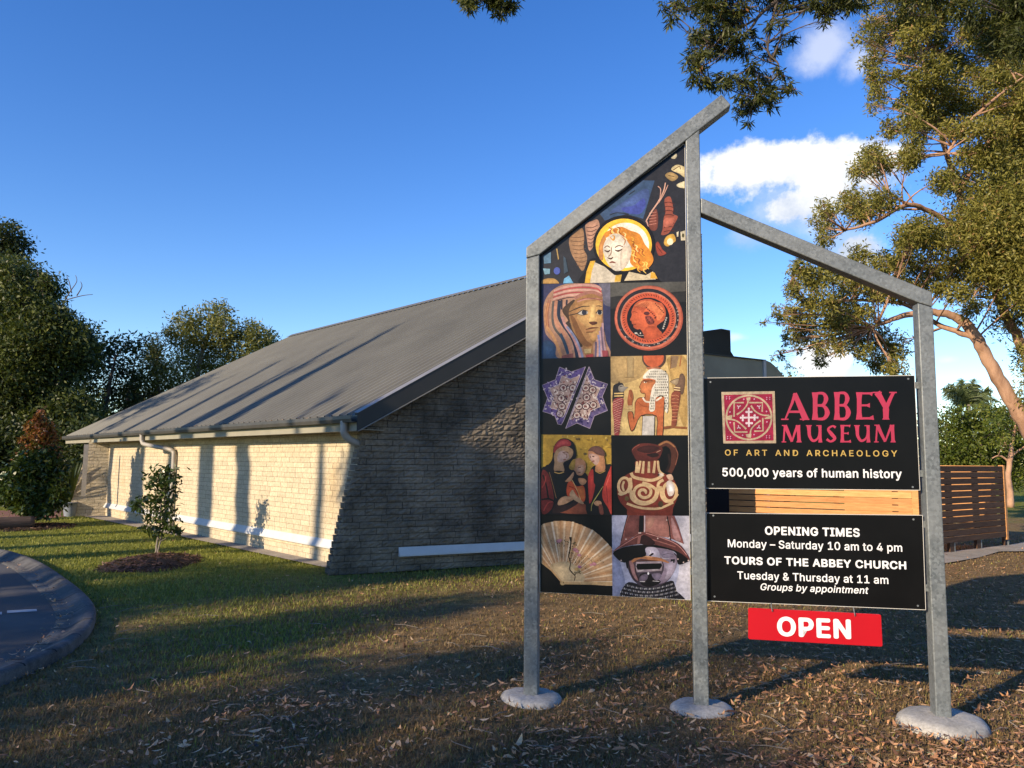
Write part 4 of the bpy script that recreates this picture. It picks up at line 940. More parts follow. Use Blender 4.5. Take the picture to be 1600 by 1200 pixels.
def tile_jug():
    a = Art('spiral_jug_picture', (953, 676, 9.09), [(955, 680), (1075, 680), (1077, 806), (956, 805)], pic)
    a.poly('#050506', [(0, 0), (1200, 0), (1200, 1250), (0, 1250)])
    red = '#7c3428'; cr = '#d0b084'
    a.line('#4c2a20', [60, 80, 95, 80, 60], [(690, 200), (800, 150), (900, 230), (905, 420), (850, 570)]); a.line('#241614', [30, 40], [(830, 300), (850, 430), (800, 560)]); a.line('#8c6040', [24, 30, 16], [(690, 185), (810, 130), (930, 210)])
    a.line('#7c4c3c', 12, [(930, 220), (965, 310), (930, 460)])
    a.blob(red, [(375, 400), (360, 530), (230, 600), (130, 720), (105, 860), (150, 990), (250, 1100), (320, 1240), (820, 1240), (900, 1060), (965, 900), (960, 790), (890, 650), (740, 560), (700, 480), (680, 390)], 4)
    a.blob('#6a2c22', [(250, 1090), (400, 1140), (700, 1130), (880, 1050), (820, 1240), (320, 1240)])
    a.blob('#5c2822', [(310, 240), (400, 165), (520, 150), (660, 170), (745, 220), (720, 330), (660, 390), (520, 410), (390, 395), (340, 330)]); a.blob('#3a1a18', [(390, 230), (500, 185), (640, 190), (700, 230), (560, 290), (420, 270)]); a.line('#8c4c40', 12, [(315, 250), (350, 210), (420, 170)]); a.line('#a88070', 10, [(660, 280), (720, 250)]); a.blob('#241412', [(520, 310), (660, 290), (690, 330), (600, 350)])
    for p in ([(385, 410), (375, 570)], [(435, 400), (400, 570)], [(480, 405), (465, 580)], [(555, 410), (552, 570)], [(640, 400), (620, 575)], [(680, 400), (700, 540), (760, 600)]): a.line(cr, [30, 40], p, True)
    a.line(cr, 44, [(300, 570), (340, 630), (480, 665), (600, 675), (700, 640), (760, 590)])
    T = np.linspace(0, 1, 46); sp = [(480 + (20 + 165 * t) * math.cos(0.5 - t * 13.5), 850 + (15 + 150 * t) * math.sin(0.5 - t * 13.5)) for t in T]
    a.line(cr, 42, sp, False)
    a.line(cr, 42, [(300, 820), (310, 930), (400, 1000), (520, 1010), (640, 950), (680, 840), (690, 720), (760, 670)]); a.line(cr, 40, [(460, 710), (560, 740), (650, 800)])
    a.ring(cr, 38, 200, 750, 78, 110, rot=0.15, n=24); a.line(cr, 30, [(200, 690), (180, 760), (200, 830)]); a.line(cr, 40, [(290, 640), (300, 780), (250, 850)]); a.line(cr, 30, [(120, 860), (160, 880), (240, 850)])
    a.ring(cr, 44, 850, 840, 95, 130, n=28); a.blob('#d8cac0', [(800, 720), (860, 680), (920, 760), (900, 880), (830, 890)]); a.blob('#e8e4e6', [(830, 740), (880, 730), (900, 820), (850, 850)]); a.line(cr, 34, [(720, 760), (730, 900), (800, 980), (900, 950), (965, 870)])
    a.line(cr, 34, [(240, 1005), (400, 1060), (560, 1080), (720, 1070), (900, 990)])
    a.ell('#6c5834', 240, 935, 30, 34); a.ell('#4c3c28', 720, 1015, 36, 45); a.ell('#d8c8b8', 720, 600, 40, 26); a.ell('#2c1814', 690, 600, 16, 14); a.blob('#c8a890', [(800, 610), (870, 590), (900, 660), (850, 680)])
    a.done()
def tile_fan():
    a = Art('folding_fan_picture', (842, 802, 8.571), [(845.5, 803.5), (956, 805), (957, 931), (845.5, 925)], pic)
    a.poly('#060607', [(0, 0), (1000, 0), (1000, 1200), (0, 1200)])
    cx, cy = 318, 930
    top = [(-60, 300), (20, 170), (60, 140), (120, 125), (200, 102), (300, 98), (400, 104), (480, 125), (600, 170), (740, 235), (850, 330), (920, 400), (990, 490), (1010, 700), (1010, 970)]
    a.poly('#c49a70', [(cx, cy + 10)] + [(-60, 640)] + top)
    for i in range(46):
        t0 = math.radians(-178 + i * 3.95 + 2); t1 = t0 + math.radians(2.0)
        r = 838 if i % 2 == 0 else 828
        f = lambda t: 830 - 60 * math.cos(t * 2 + 2.0)
        col = ['#d9b48a', '#b98a5e', '#e2c4a0', '#c79c74', '#ecd4b4'][i % 5]
        p = [(cx + 250 * math.cos(t0), cy + 250 * math.sin(t0)), (cx + 830 * math.cos(t0), cy + 830 * math.sin(t0)), (cx + 830 * math.cos(t1), cy + 830 * math.sin(t1)), (cx + 250 * math.cos(t1), cy + 250 * math.sin(t1))]
        a.layer += (1 if i == 0 else 0); a._emit(p, lin(col))
    # scalloped dark surround over the pleat ends
    a.poly('#060607', [(0, 0), (1000, 0), (1000, 500)] + [(990, 480), (920, 400), (905, 385), (850, 330), (838, 312), (740, 238), (728, 225), (600, 170), (590, 158), (480, 125), (470, 115), (400, 104), (390, 108), (300, 98), (290, 102), (200, 102), (190, 112), (120, 125), (60, 140), (20, 175), (0, 200)])
    a.blob('#d8bc90', [(150, 715), (220, 665), (320, 645), (430, 665), (540, 740), (600, 830), (600, 910), (330, 920), (300, 900)], 3)
    a.poly('#060607', [(-20, 640), (40, 672), (150, 740), (300, 905), (330, 945), (600, 955), (990, 972), (990, 1200), (-20, 1200)])
    a.line('#b99468', 24, [(35, 655), (170, 760), (310, 925)], False); a.line('#c8a474', 40, [(320, 930), (600, 935), (990, 940)], False); a.line('#e0c49a', 6, [(330, 915), (600, 912)], False); a.line('#9c7448', 6, [(600, 905), (990, 905)], False); a.ell('#b89a6c', 318, 935, 34, 28); a.ell('#5c4a30', 330, 928, 8, 8)
    a.line('#2c2018', [8, 14, 10, 16, 8], [(470, 910), (485, 840), (440, 790), (412, 740), (425, 660), (400, 580), (420, 480), (425, 400), (425, 320)]); a.line('#3c2c20', 9, [(480, 840), (500, 800), (550, 800)]); a.poly('#2c241c', [(405, 315), (442, 320), (435, 400), (415, 370)])
    rg = np.random.default_rng(8)
    for (x0, y0, sx, sy, n) in ((280, 400, 130, 50, 26), (450, 480, 80, 120, 34), (650, 640, 180, 90, 44), (420, 620, 90, 40, 14), (500, 790, 70, 40, 14), (480, 390, 40, 50, 10)):
        for i in range(n):
            a.layer += (1 if i == 0 else 0)
            x, y = rg.normal(x0, sx * .5), rg.normal(y0, sy * .5); r = rg.uniform(5, 14); t = rg.uniform(0, 6.28)
            a._emit([(x + r * math.cos(t), y + r * math.sin(t)), (x + .5 * r * math.cos(t + 1.6), y + .5 * r * math.sin(t + 1.6)), (x - r * math.cos(t), y - r * math.sin(t)), (x - .5 * r * math.cos(t + 1.6), y - .5 * r * math.sin(t + 1.6))], lin(['#3a3a2a', '#4c4a30', '#7c6a3c', '#2c2c24'][i % 4]))
    for x, y, r in ((265, 375, 34), (290, 360, 24), (490, 490, 36), (510, 510, 26), (540, 560, 28), (545, 715, 28), (740, 680, 34), (700, 690, 22)): a.blob('#c88a92', [(x - r, y), (x - r * .3, y - r * .8), (x + r * .7, y - r * .4), (x + r, y + r * .2), (x, y + r * .7)])
    a.ell('#c8a468', 505, 750, 28, 22); a.ell('#a86a9c', 545, 718, 18, 12)
    a.done()
def tile_helmet():
    a = Art('iron_helmet_picture', (953, 802, 8.571), [(956, 805), (1077, 806), (1078.5, 937), (957, 931)], pic)
    a.poly('#9ea2bc', [(0, 0), (1100, 0), (1100, 1250), (0, 1250)]); a.blob('#b9b7c4', [(850, 50), (1100, 50), (1100, 1200), (850, 1150), (930, 700)]); a.blob('#8a92b4', [(20, 500), (150, 700), (200, 1000), (20, 1100)])
    # neck guard
    a.blob('#1c1a20', [(130, 1110), (160, 1020), (250, 920), (420, 960), (600, 980), (820, 900), (870, 960), (900, 1050), (960, 1100), (960, 1200), (130, 1200)], 3)
    for r in range(4):
        for i in range(34):
            t = i / 33; x = 200 - r * 26 + t * (640 + r * 50); y = 945 + r * 46 + 60 * math.sin(math.pi * t) - (10 * t)
            a.line(['#9c9aa0', '#6c6a74', '#c8c4c6'][(i + r) % 3], 9, [(x, y), (x - 4, y + 24)], False, new=(i == 0))
    # lower face plate
    a.blob('#4a404c', [(215, 620), (240, 740), (290, 860), (350, 930), (450, 985), (620, 985), (740, 930), (820, 850), (880, 720), (900, 560), (700, 470), (480, 450), (330, 560)], 4)
    a.blob('#87788a', [(480, 470), (620, 460), (760, 480), (880, 570), (890, 700), (830, 830), (740, 920), (640, 930), (720, 760), (700, 640), (560, 590)]); a.blob('#bcb4c6', [(480, 465), (600, 455), (660, 520), (670, 600), (560, 590), (480, 560)]); a.blob('#c9c2d0', [(690, 550), (780, 480), (850, 520), (800, 600), (710, 610)]); a.blob('#a89cae', [(740, 680), (860, 640), (880, 700), (820, 840), (740, 880), (760, 780)])
    a.blob('#3a2a30', [(240, 640), (340, 690), (360, 800), (400, 900), (330, 900), (270, 800)]); a.blob('#9c7474', [(260, 640), (320, 680), (340, 800), (380, 900), (340, 880), (290, 790)]); a.blob('#181418', [(400, 820), (520, 800), (600, 860), (680, 920), (540, 985), (420, 950)]); a.blob('#6c6070', [(400, 850), (480, 810), (510, 850), (480, 900), (400, 910)]); a.blob('#7c7084', [(560, 820), (660, 800), (690, 850), (620, 900)])
    a.line('#d8d0d4', 8, [(400, 912), (470, 915)]); a.line('#d8d0d4', 7, [(570, 905), (660, 912)]); a.ell('#e8e4e8', 513, 805, 12, 18)
    a.line('#ac7450', [30, 44, 50, 40, 14], [(290, 650), (400, 590), (540, 600), (680, 620), (790, 662)]); a.line('#d0a078', [8, 14, 8], [(380, 580), (470, 575), (560, 590)]); a.line('#5c3424', 12, [(330, 655), (450, 630), (640, 640), (700, 660)])
    a.poly('#9c8c94', [(350, 650), (690, 640), (705, 690), (690, 770), (360, 790), (345, 720)]); a.poly('#08070a', [(365, 675), (690, 668), (700, 700), (670, 745), (370, 755), (352, 710)])
    a.line('#c8bcc0', 10, [(375, 775), (450, 760)]); a.line('#c8bcc0', 10, [(560, 758), (650, 755)]); a.blob('#1c161c', [(525, 560), (570, 530), (585, 545), (545, 572)]); a.blob('#241c24', [(420, 540), (480, 520), (475, 570), (430, 575)]); a.line('#f0ecf2', 10, [(535, 490), (545, 530), (530, 550)])
    a.poly('#15131a', [(815, 615), (870, 612), (862, 665), (848, 662), (846, 635), (812, 650)]); a.poly('#15131a', [(205, 630), (245, 640), (240, 740), (225, 735)])
    a.blob('#8c8094', [(690, 530), (740, 490), (830, 500), (860, 560), (780, 600), (700, 590)]); a.line('#4c4450', 6, [(700, 560), (770, 540), (850, 550)])
    # helmet
    a.blob('#0c0a0d', [(55, 510), (80, 590), (190, 660), (330, 600), (470, 570), (480, 450), (640, 460), (800, 490), (890, 540), (910, 680), (1000, 665), (1065, 620), (1000, 520), (700, 430), (300, 430)], 3)
    a.poly('#7c4c48', [(238, 0), (850, 0), (920, 180), (990, 410), (800, 330), (470, 260), (300, 320), (130, 440), (190, 200)])
    a.blob('#9c6a62', [(480, 30), (760, 30), (790, 300), (640, 300), (480, 250)]); a.blob('#a87a6c', [(500, 80), (600, 60), (560, 180), (500, 200)]); a.blob('#b08484', [(820, 60), (880, 150), (950, 360), (850, 320)]); a.blob('#6a3e3c', [(260, 40), (390, 40), (380, 260), (200, 310)])
    a.poly('#0e0c10', [(395, 30), (455, 30), (450, 250), (385, 260)]); a.line('#b9aab0', 14, [(465, 30), (462, 260), (430, 330), (380, 410)]); a.line('#100c10', 14, [(765, 40), (795, 180), (810, 360)], False); a.line('#0e0a0e', 10, [(238, 20), (190, 200), (150, 370)], False)
    a.blob('#5c3432', [(35, 520), (130, 430), (300, 330), (470, 250), (640, 300), (850, 370), (960, 440), (1050, 570), (1065, 625), (960, 540), (800, 470), (600, 420), (440, 410), (260, 430), (100, 480)], 3); a.line('#a8726c', 10, [(60, 500), (180, 420), (330, 330), (440, 290)]); a.line('#b88480', 9, [(480, 265), (700, 330), (900, 420), (1030, 560)]); a.line('#8c5a54', 14, [(500, 330), (700, 390), (880, 450)])
    a.blob('#2c181a', [(380, 330), (470, 290), (600, 380), (560, 430), (420, 410)]); a.poly('#8c5c58', [(375, 300), (420, 290), (400, 400), (365, 415)])
    for x, y in ((215, 345), (410, 262), (390, 262), (640, 335), (795, 325), (760, 90), (150, 630), (985, 655), (910, 612), (1050, 630)): a.ell('#c8b0ac', x, y, 10, 10)
    a.done()
for fn in (tile_angel, tile_head, tile_plate, tile_star, tile_egypt, tile_icon, tile_jug, tile_fan, tile_helmet): fn()

# ---- lettering
# letter outlines (thousandths of the type size): character -> advance, contours
GLYPH = {
    '&': (448, ['197 -7 165 -5 136 1 110 12 88 26 69 42 54 62 43 84 36 108 34 133 36 154 40 173 47 189 58 205 70 220 85 235 101 249 120 264 140 279 216 335 237 352 255 375 259 384 261 394 262 405 260 420 255 434 245 445 233 454 219 459 201 461 189 460 178 457 168 453 159 447 151 440 145 431 141 421 138 411 137 399 138 386 141 375 145 363 152 352 159 340 169 327 204 284 438 0 364 0 171 231 121 293 108 310 96 327 87 344 81 361 77 379 75 398 77 420 82 440 91 458 102 474 117 488 134 499 154 507 176 512 200 513 224 512 246 507 266 499 283 488 297 475 308 459 317 442 322 424 324 404 323 389 320 375 315 362 309 349 301 336 291 325 281 314 269 303 256 293 154 217 135 202 121 188 110 174 103 161 98 146 97 131 98 115 102 101 109 87 118 76 130 66 143 57 158 51 175 48 193 46 213 48 232 52 251 59 269 69 286 81 301 95 315 112 327 131 336 151 343 174 348 198 349 224 408 224 406 194 403 167 397 144 389 124 380 107 371 92 345 62 333 47 315 30 294 17 271 7 246 -1 221 -5']),
    ',': (188, ['38 -119 68 71 137 71 84 -119']),
    '0': (453, ['227 -7 191 -3 158 7 130 24 105 48 85 77 69 113 57 155 50 202 48 254 50 306 57 353 69 395 85 431 106 461 130 484 159 502 191 512 227 516 262 512 295 502 323 484 348 461 368 431 384 395 396 353 403 306 405 254 403 202 396 155 384 113 368 77 348 48 323 24 295 7 263 -3', '227 50 250 52 271 60 290 74 306 92 320 116 330 144 338 176 342 213 344 254 342 295 338 332 330 365 320 393 306 416 290 435 271 449 250 457 227 460 203 457 182 449 163 435 147 416 134 393 123 365 115 332 111 295 109 254 111 213 115 176 123 144 134 116 147 92 163 74 182 60 203 52']),
    '1': (453, ['76 0 76 55 391 55 391 0', '276 509 276 0 212 0 212 448 209 448 86 358 86 427 198 509']),
    '4': (453, ['40 105 40 158 247 509 311 509 109 166 109 163 413 163 413 105', '282 0 282 121 282 146 282 318 343 318 343 0']),
    '5': (453, ['221 -7 192 -5 165 1 140 11 118 25 99 41 83 60 71 82 63 105 60 130 122 130 125 115 130 102 138 89 148 78 160 68 173 60 188 54 204 51 221 50 241 51 259 56 276 64 291 75 304 89 314 104 322 122 326 141 328 162 326 183 321 203 314 221 303 237 290 251 275 262 257 270 238 275 218 277 201 276 184 273 167 268 152 262 139 255 128 246 67 253 96 509 366 509 366 452 151 452 134 301 136 301 148 311 162 318 178 325 194 330 212 333 229 334 252 332 274 328 294 321 313 311 330 299 345 285 358 269 370 251 379 231 386 210 390 187 391 163 388 132 381 102 369 76 352 52 332 32 309 15 282 3 253 -4']),
    'A': (480, ['16 0 201 509 276 509 463 0 395 0 287 302 264 372 232 478 245 478 233 437 222 402 213 371 191 302 85 0', '110 142 110 199 370 199 370 142']),
    'B': (456, ['60 0 60 509 241 509 274 507 304 501 329 491 350 477 367 461 381 442 390 421 396 398 398 374 397 353 393 336 387 320 378 307 368 295 356 286 343 278 329 272 315 267 315 262 331 260 347 254 363 245 378 234 391 220 402 203 411 184 416 161 418 136 416 111 410 88 400 67 386 48 368 31 344 18 317 8 284 2 247 0', '125 57 245 57 281 60 309 67 330 80 344 96 353 115 355 137 354 153 350 169 342 184 333 197 320 209 306 218 289 225 269 229 248 231 125 231', '125 285 238 285 256 287 273 290 288 296 302 304 314 314 323 326 330 340 335 355 336 372 333 393 326 412 313 429 294 442 270 449 240 452 125 452']),
    'C': (510, ['267 -7 225 -3 186 7 150 25 119 49 92 79 70 115 53 157 44 203 40 254 44 305 53 352 70 393 92 429 119 459 150 484 186 501 225 512 267 516 293 514 317 511 340 504 362 496 383 485 402 471 419 456 435 438 448 418 459 397 467 373 473 348 408 348 404 365 397 380 389 395 380 407 369 418 357 428 344 437 330 444 315 449 300 453 284 455 267 456 237 453 209 445 184 432 161 414 141 391 125 364 113 332 106 295 103 254 106 213 113 177 125 145 141 117 161 94 184 76 210 63 237 56 267 53 284 54 300 56 315 60 330 65 344 72 357 81 369 90 380 102 389 114 397 128 404 144 408 160 473 160 467 135 459 112 448 91 435 71 420 53 402 38 383 24 363 13 341 5 317 -2 293 -6']),
    'D': (502, ['219 0 96 0 96 57 215 57 254 60 288 68 318 81 343 99 363 122 379 149 390 181 397 216 399 255 397 294 390 329 379 361 364 388 344 410 320 428 291 441 258 449 221 452 93 452 93 509 225 509 273 505 315 495 353 478 385 455 412 426 433 391 449 351 458 306 462 255 458 205 449 159 433 119 411 83 384 54 351 31 312 14 268 3', '125 509 125 0 60 0 60 509']),
    'E': (419, ['60 0 60 509 372 509 372 452 125 452 125 286 355 286 355 229 125 229 125 57 375 57 375 0']),
    'F': (410, ['60 0 60 509 369 509 369 452 125 452 125 278 346 278 346 221 125 221 125 0']),
    'G': (520, ['269 -7 225 -3 185 7 149 25 118 49 91 79 69 116 53 157 43 203 40 254 43 305 53 352 69 393 91 429 117 459 149 484 184 501 223 512 265 516 291 514 316 510 340 504 363 494 384 483 403 469 421 453 436 436 449 416 460 395 468 373 474 349 408 349 402 365 395 379 387 393 378 406 368 417 356 427 344 436 330 443 315 448 300 453 283 455 265 456 236 453 209 445 183 432 160 414 141 392 125 364 113 332 106 295 103 254 106 213 113 177 125 145 141 117 161 95 184 76 210 63 238 56 269 53 296 55 322 61 345 71 365 85 382 102 396 123 407 147 413 173 415 202 434 199 283 199 283 256 478 256 478 200 475 160 466 124 451 91 431 62 406 38 377 19 344 5 308 -4']),
    'H': (517, ['60 0 60 509 125 509 125 289 392 289 392 509 457 509 457 0 392 0 392 232 125 232 125 0']),
    'I': (300, ['31 0 31 57 118 57 118 452 31 452 31 509 269 509 269 452 183 452 183 57 269 57 269 0']),
    'L': (393, ['60 0 60 509 125 509 125 57 361 57 361 0']),
    'M': (628, ['60 0 60 509 152 509 277 187 287 159 299 123 311 84 322 49 307 49 318 83 330 121 342 158 352 187 476 509 568 509 568 0 504 0 504 291 504 327 505 369 506 413 507 457 513 457 498 409 482 363 467 322 456 291 342 0 286 0 170 291 159 321 145 361 129 408 112 457 119 457 120 416 121 372 122 328 122 291 122 0']),
    'N': (523, ['60 0 60 509 136 509 343 183 363 151 388 107 414 55 405 54 401 108 399 157 399 195 399 509 463 509 463 0 387 0 202 290 177 331 148 381 108 452 119 454 122 384 124 328 125 291 125 0']),
    'O': (533, ['267 -7 225 -3 186 7 150 25 119 49 92 79 70 115 53 157 44 203 40 254 44 305 53 352 70 393 92 429 119 459 150 484 186 501 225 512 267 516 309 512 348 501 384 484 415 459 442 429 464 393 480 352 490 305 493 254 490 203 480 157 464 115 442 79 415 49 384 25 348 7 309 -3', '267 53 296 55 324 63 349 76 372 94 392 116 408 144 420 176 428 213 430 254 428 295 420 332 408 365 392 392 372 415 349 433 324 446 296 453 267 456 237 453 210 445 184 433 161 415 142 392 125 364 113 332 106 295 103 254 106 213 113 176 125 144 142 117 161 94 184 76 210 63 237 55']),
    'P': (445, ['60 0 60 509 235 509 272 506 305 499 332 487 356 471 375 452 390 430 400 404 407 377 409 348 407 318 400 291 390 265 375 243 356 223 332 207 305 195 272 188 235 186 109 186 109 242 233 242 257 244 279 248 297 256 312 266 324 279 333 294 339 310 343 328 344 348 343 367 339 385 333 402 324 416 312 428 297 439 279 446 257 451 232 452 125 452 125 0']),
    'R': (449, ['60 0 60 509 236 509 273 506 305 500 333 489 356 473 376 455 390 433 401 408 407 381 409 352 407 323 401 296 390 271 376 250 356 232 333 217 305 206 273 200 236 198 96 198 96 255 234 255 258 256 280 260 298 267 313 276 325 287 334 300 340 316 344 333 345 352 344 371 340 389 334 405 325 419 313 430 298 440 279 446 258 451 233 452 125 452 125 0', '353 0 230 229 303 229 428 0']),
    'S': (447, ['224 -9 188 -7 156 -1 128 9 102 23 81 40 64 60 51 83 42 109 38 137 104 137 108 118 114 102 123 88 136 76 150 66 166 59 185 53 204 50 224 49 246 50 267 54 286 60 303 69 317 79 329 92 338 106 344 122 346 139 344 154 340 168 332 179 322 189 310 197 296 205 280 211 263 217 245 222 184 239 145 253 112 269 86 289 67 313 56 341 52 372 54 400 62 425 75 448 92 468 113 484 138 498 165 508 195 514 227 516 259 514 289 508 316 498 340 484 360 468 377 449 390 427 398 403 401 378 337 378 332 402 320 421 302 437 280 449 254 456 225 459 204 457 185 454 167 448 152 440 139 430 129 418 121 405 117 391 115 376 117 359 122 345 131 334 142 324 155 315 169 308 212 293 264 279 312 264 328 256 344 248 359 238 372 226 384 213 395 198 402 180 407 161 408 139 406 112 399 87 386 64 370 43 349 25 323 11 294 0 261 -7']),
    'T': (449, ['32 452 32 509 417 509 417 452 257 452 257 0 193 0 193 452']),
    'U': (517, ['259 -8 220 -6 186 2 154 15 126 33 103 55 85 80 71 108 63 140 60 173 60 509 124 509 124 178 126 155 132 133 141 113 153 95 169 80 187 68 208 59 232 53 259 52 285 53 309 59 331 68 349 80 364 95 377 113 385 133 391 155 393 178 393 509 457 509 457 173 454 140 446 108 433 80 414 55 391 33 363 15 332 2 297 -6']),
    'Y': (472, ['203 0 203 208 16 509 91 509 192 344 222 292 231 274 240 254 250 230 224 230 233 254 242 275 251 293 280 344 381 509 455 509 268 208 268 0']),
    'a': (389, ['160 -9 137 -7 115 -3 94 5 76 15 60 29 48 45 38 63 32 84 30 108 32 128 36 146 43 161 53 174 64 184 78 193 92 200 108 206 125 211 178 220 234 227 247 229 257 231 265 235 271 240 274 246 276 255 276 257 275 272 272 285 267 297 260 307 251 315 240 322 227 327 212 330 196 331 178 330 163 327 149 322 137 316 127 309 118 301 110 292 104 283 100 274 41 291 51 313 64 331 79 346 95 358 114 368 133 375 153 380 173 383 194 384 208 384 223 382 239 379 255 375 271 369 286 360 300 350 312 336 322 320 330 301 335 278 337 251 337 0 277 0 277 52 272 52 267 43 260 34 252 25 242 16 229 8 215 1 199 -4 181 -7', '170 45 192 47 211 51 228 59 242 68 254 80 263 93 270 108 274 122 276 138 276 190 259 182 231 176 200 171 175 168 161 166 147 163 134 159 122 153 112 147 103 139 97 130 93 118 92 105 93 93 96 82 102 72 109 64 119 57 130 52 142 48 156 46']),
    'b': (424, ['229 -8 208 -7 189 -3 172 4 159 12 147 21 138 31 118 59 112 59 112 0 53 0 53 509 114 509 114 319 118 319 137 346 147 355 158 364 171 373 188 379 207 383 229 384 259 382 287 374 313 361 335 342 354 320 370 293 381 261 388 227 390 189 388 151 381 116 370 84 355 57 336 34 313 16 288 3 260 -6', '220 47 242 49 262 55 279 66 294 80 306 97 316 117 323 139 327 163 328 189 327 215 323 239 316 261 307 281 295 298 280 311 262 322 243 328 220 330 198 328 178 322 161 312 147 299 134 282 125 263 118 241 114 216 113 189 114 162 118 138 125 115 135 95 147 78 162 65 179 55 198 49']),
    'd': (424, ['195 -8 165 -6 137 3 111 16 89 34 70 57 55 84 43 116 36 151 34 189 36 227 43 261 55 293 70 320 89 342 112 361 137 374 165 382 196 384 218 383 237 379 253 373 267 364 278 355 287 346 306 319 311 319 311 509 372 509 372 0 313 0 313 59 307 59 287 31 277 21 266 12 252 4 236 -3 217 -7', '205 47 226 49 246 55 263 65 278 78 290 95 299 115 306 138 310 162 312 189 310 216 306 241 300 263 290 282 278 299 263 312 246 322 227 328 205 330 182 328 162 322 145 311 130 298 118 281 108 261 102 239 98 215 96 189 98 163 102 139 109 117 118 97 130 80 145 66 162 55 182 49']),
    'e': (404, ['212 -8 177 -5 145 3 117 16 92 35 72 58 56 85 44 116 37 150 34 187 36 224 44 258 55 290 71 317 91 340 115 359 142 373 172 382 205 384 226 383 246 380 266 374 285 366 303 355 319 341 334 324 347 305 357 282 365 256 370 227 371 194 371 169 75 169 75 221 338 221 310 202 308 226 304 248 298 269 288 286 277 301 263 314 246 323 227 328 205 330 183 328 164 323 146 313 131 301 119 286 109 270 102 251 97 231 96 211 96 178 98 151 102 127 110 106 121 88 135 73 151 61 169 53 190 48 212 46 227 47 241 49 254 53 265 58 276 65 285 73 294 82 300 93 306 105 365 91 358 72 348 55 335 39 320 26 302 14 283 4 261 -3 237 -7']),
    'f': (254, ['228 379 228 327 6 327 6 379', '81 0 81 432 82 452 87 470 96 486 107 499 120 510 135 519 152 525 169 529 187 530 222 527 243 521 227 468 215 472 195 474 178 472 164 468 154 460 147 449 143 435 142 419 142 0']),
    'h': (410, ['114 227 114 0 53 0 53 509 114 509 114 287 102 287 116 319 132 344 152 362 175 374 200 382 227 384 252 383 275 377 295 369 313 356 328 340 341 321 350 298 355 271 357 240 357 0 296 0 296 235 293 263 286 286 273 304 256 318 235 326 210 329 192 328 176 324 161 317 147 308 136 297 126 283 119 266 115 248']),
    'i': (167, ['53 0 53 379 114 379 114 0', '84 443 73 444 63 448 54 455 47 463 43 472 41 483 43 494 47 504 54 512 63 518 73 522 84 524 95 522 105 518 114 512 121 504 125 494 126 483 125 472 121 463 114 455 105 448 95 444']),
    'm': (610, ['53 0 53 379 112 379 112 295 108 295 114 314 122 331 132 346 144 358 158 368 172 376 187 382 203 385 219 386 245 383 268 375 287 361 303 342 314 320 321 295 312 295 318 312 326 329 337 343 350 356 364 366 381 375 398 381 417 385 437 386 458 385 478 380 497 372 514 361 529 346 541 328 550 307 555 283 557 255 557 0 496 0 496 254 493 279 485 298 473 313 456 323 438 329 419 330 402 329 387 326 374 320 363 312 353 302 345 290 340 277 336 263 335 247 335 0 274 0 274 260 272 280 265 297 253 311 238 322 220 328 199 330 185 329 171 326 158 320 145 312 135 302 126 289 119 274 115 257 114 238 114 0']),
    'n': (410, ['114 227 114 0 53 0 53 379 112 379 112 287 102 287 116 319 132 344 152 362 175 374 200 382 227 384 252 383 275 377 295 369 313 356 328 340 341 321 350 298 355 271 357 240 357 0 296 0 296 235 293 263 286 286 273 304 256 318 235 326 210 329 192 328 176 324 161 317 147 308 136 297 126 283 119 266 115 248']),
    'o': (415, ['207 -8 174 -5 144 3 117 16 93 35 72 58 56 85 44 116 37 150 34 187 37 225 44 260 56 291 72 318 93 341 117 360 144 374 174 382 207 384 241 382 271 374 299 360 323 341 343 318 359 291 371 260 379 225 381 187 379 150 371 116 359 85 343 58 323 35 299 16 271 3 241 -5', '207 46 231 49 252 55 270 66 285 80 298 97 307 117 314 139 318 163 319 187 318 212 314 236 307 258 298 278 285 296 270 310 252 321 231 328 207 330 184 328 163 321 145 310 130 296 118 278 108 258 102 236 98 212 96 187 98 163 102 139 108 117 118 97 130 80 145 66 163 55 184 49']),
    'p': (424, ['53 -143 53 379 112 379 112 319 118 319 137 346 147 355 158 364 171 373 188 379 207 383 229 384 259 382 287 374 313 361 335 342 354 320 370 293 381 261 388 227 390 189 388 151 381 116 370 84 355 57 336 34 313 16 288 3 260 -6 229 -8 208 -7 189 -3 173 4 159 12 147 21 138 31 118 59 114 59 114 -143', '220 47 242 49 262 55 279 66 294 80 306 97 316 117 323 139 327 163 328 189 327 215 323 239 316 261 307 281 295 298 280 311 262 322 243 328 220 330 198 328 178 322 161 312 147 299 134 282 125 263 118 241 114 216 113 189 114 162 118 138 125 115 135 95 147 78 162 65 179 55 198 49']),
    'r': (259, ['53 0 53 379 112 379 112 321 115 321 124 339 137 354 152 367 171 377 191 383 213 385 229 384 243 384 243 322 230 324 207 326 190 324 174 321 159 315 146 306 135 296 126 284 119 269 115 254 114 237 114 0']),
    's': (365, ['182 -8 157 -7 133 -3 112 3 93 12 76 24 62 38 50 54 41 73 36 94 94 107 101 87 111 72 124 60 141 52 160 47 181 45 206 47 227 53 244 62 258 74 265 88 268 103 266 115 262 126 254 136 243 144 229 150 212 155 149 170 118 180 92 192 72 208 58 227 50 249 47 274 49 295 55 314 65 332 79 347 95 360 115 370 137 378 161 383 187 384 212 383 234 379 254 372 271 363 286 352 299 339 309 324 318 308 324 290 268 277 262 291 254 304 243 316 228 325 210 331 187 333 166 331 147 326 131 317 119 305 111 292 109 277 110 264 115 253 124 243 136 235 152 229 172 223 229 209 261 200 287 187 306 171 320 153 328 131 331 107 329 85 323 65 312 47 298 31 281 18 260 6 236 -2 210 -7']),
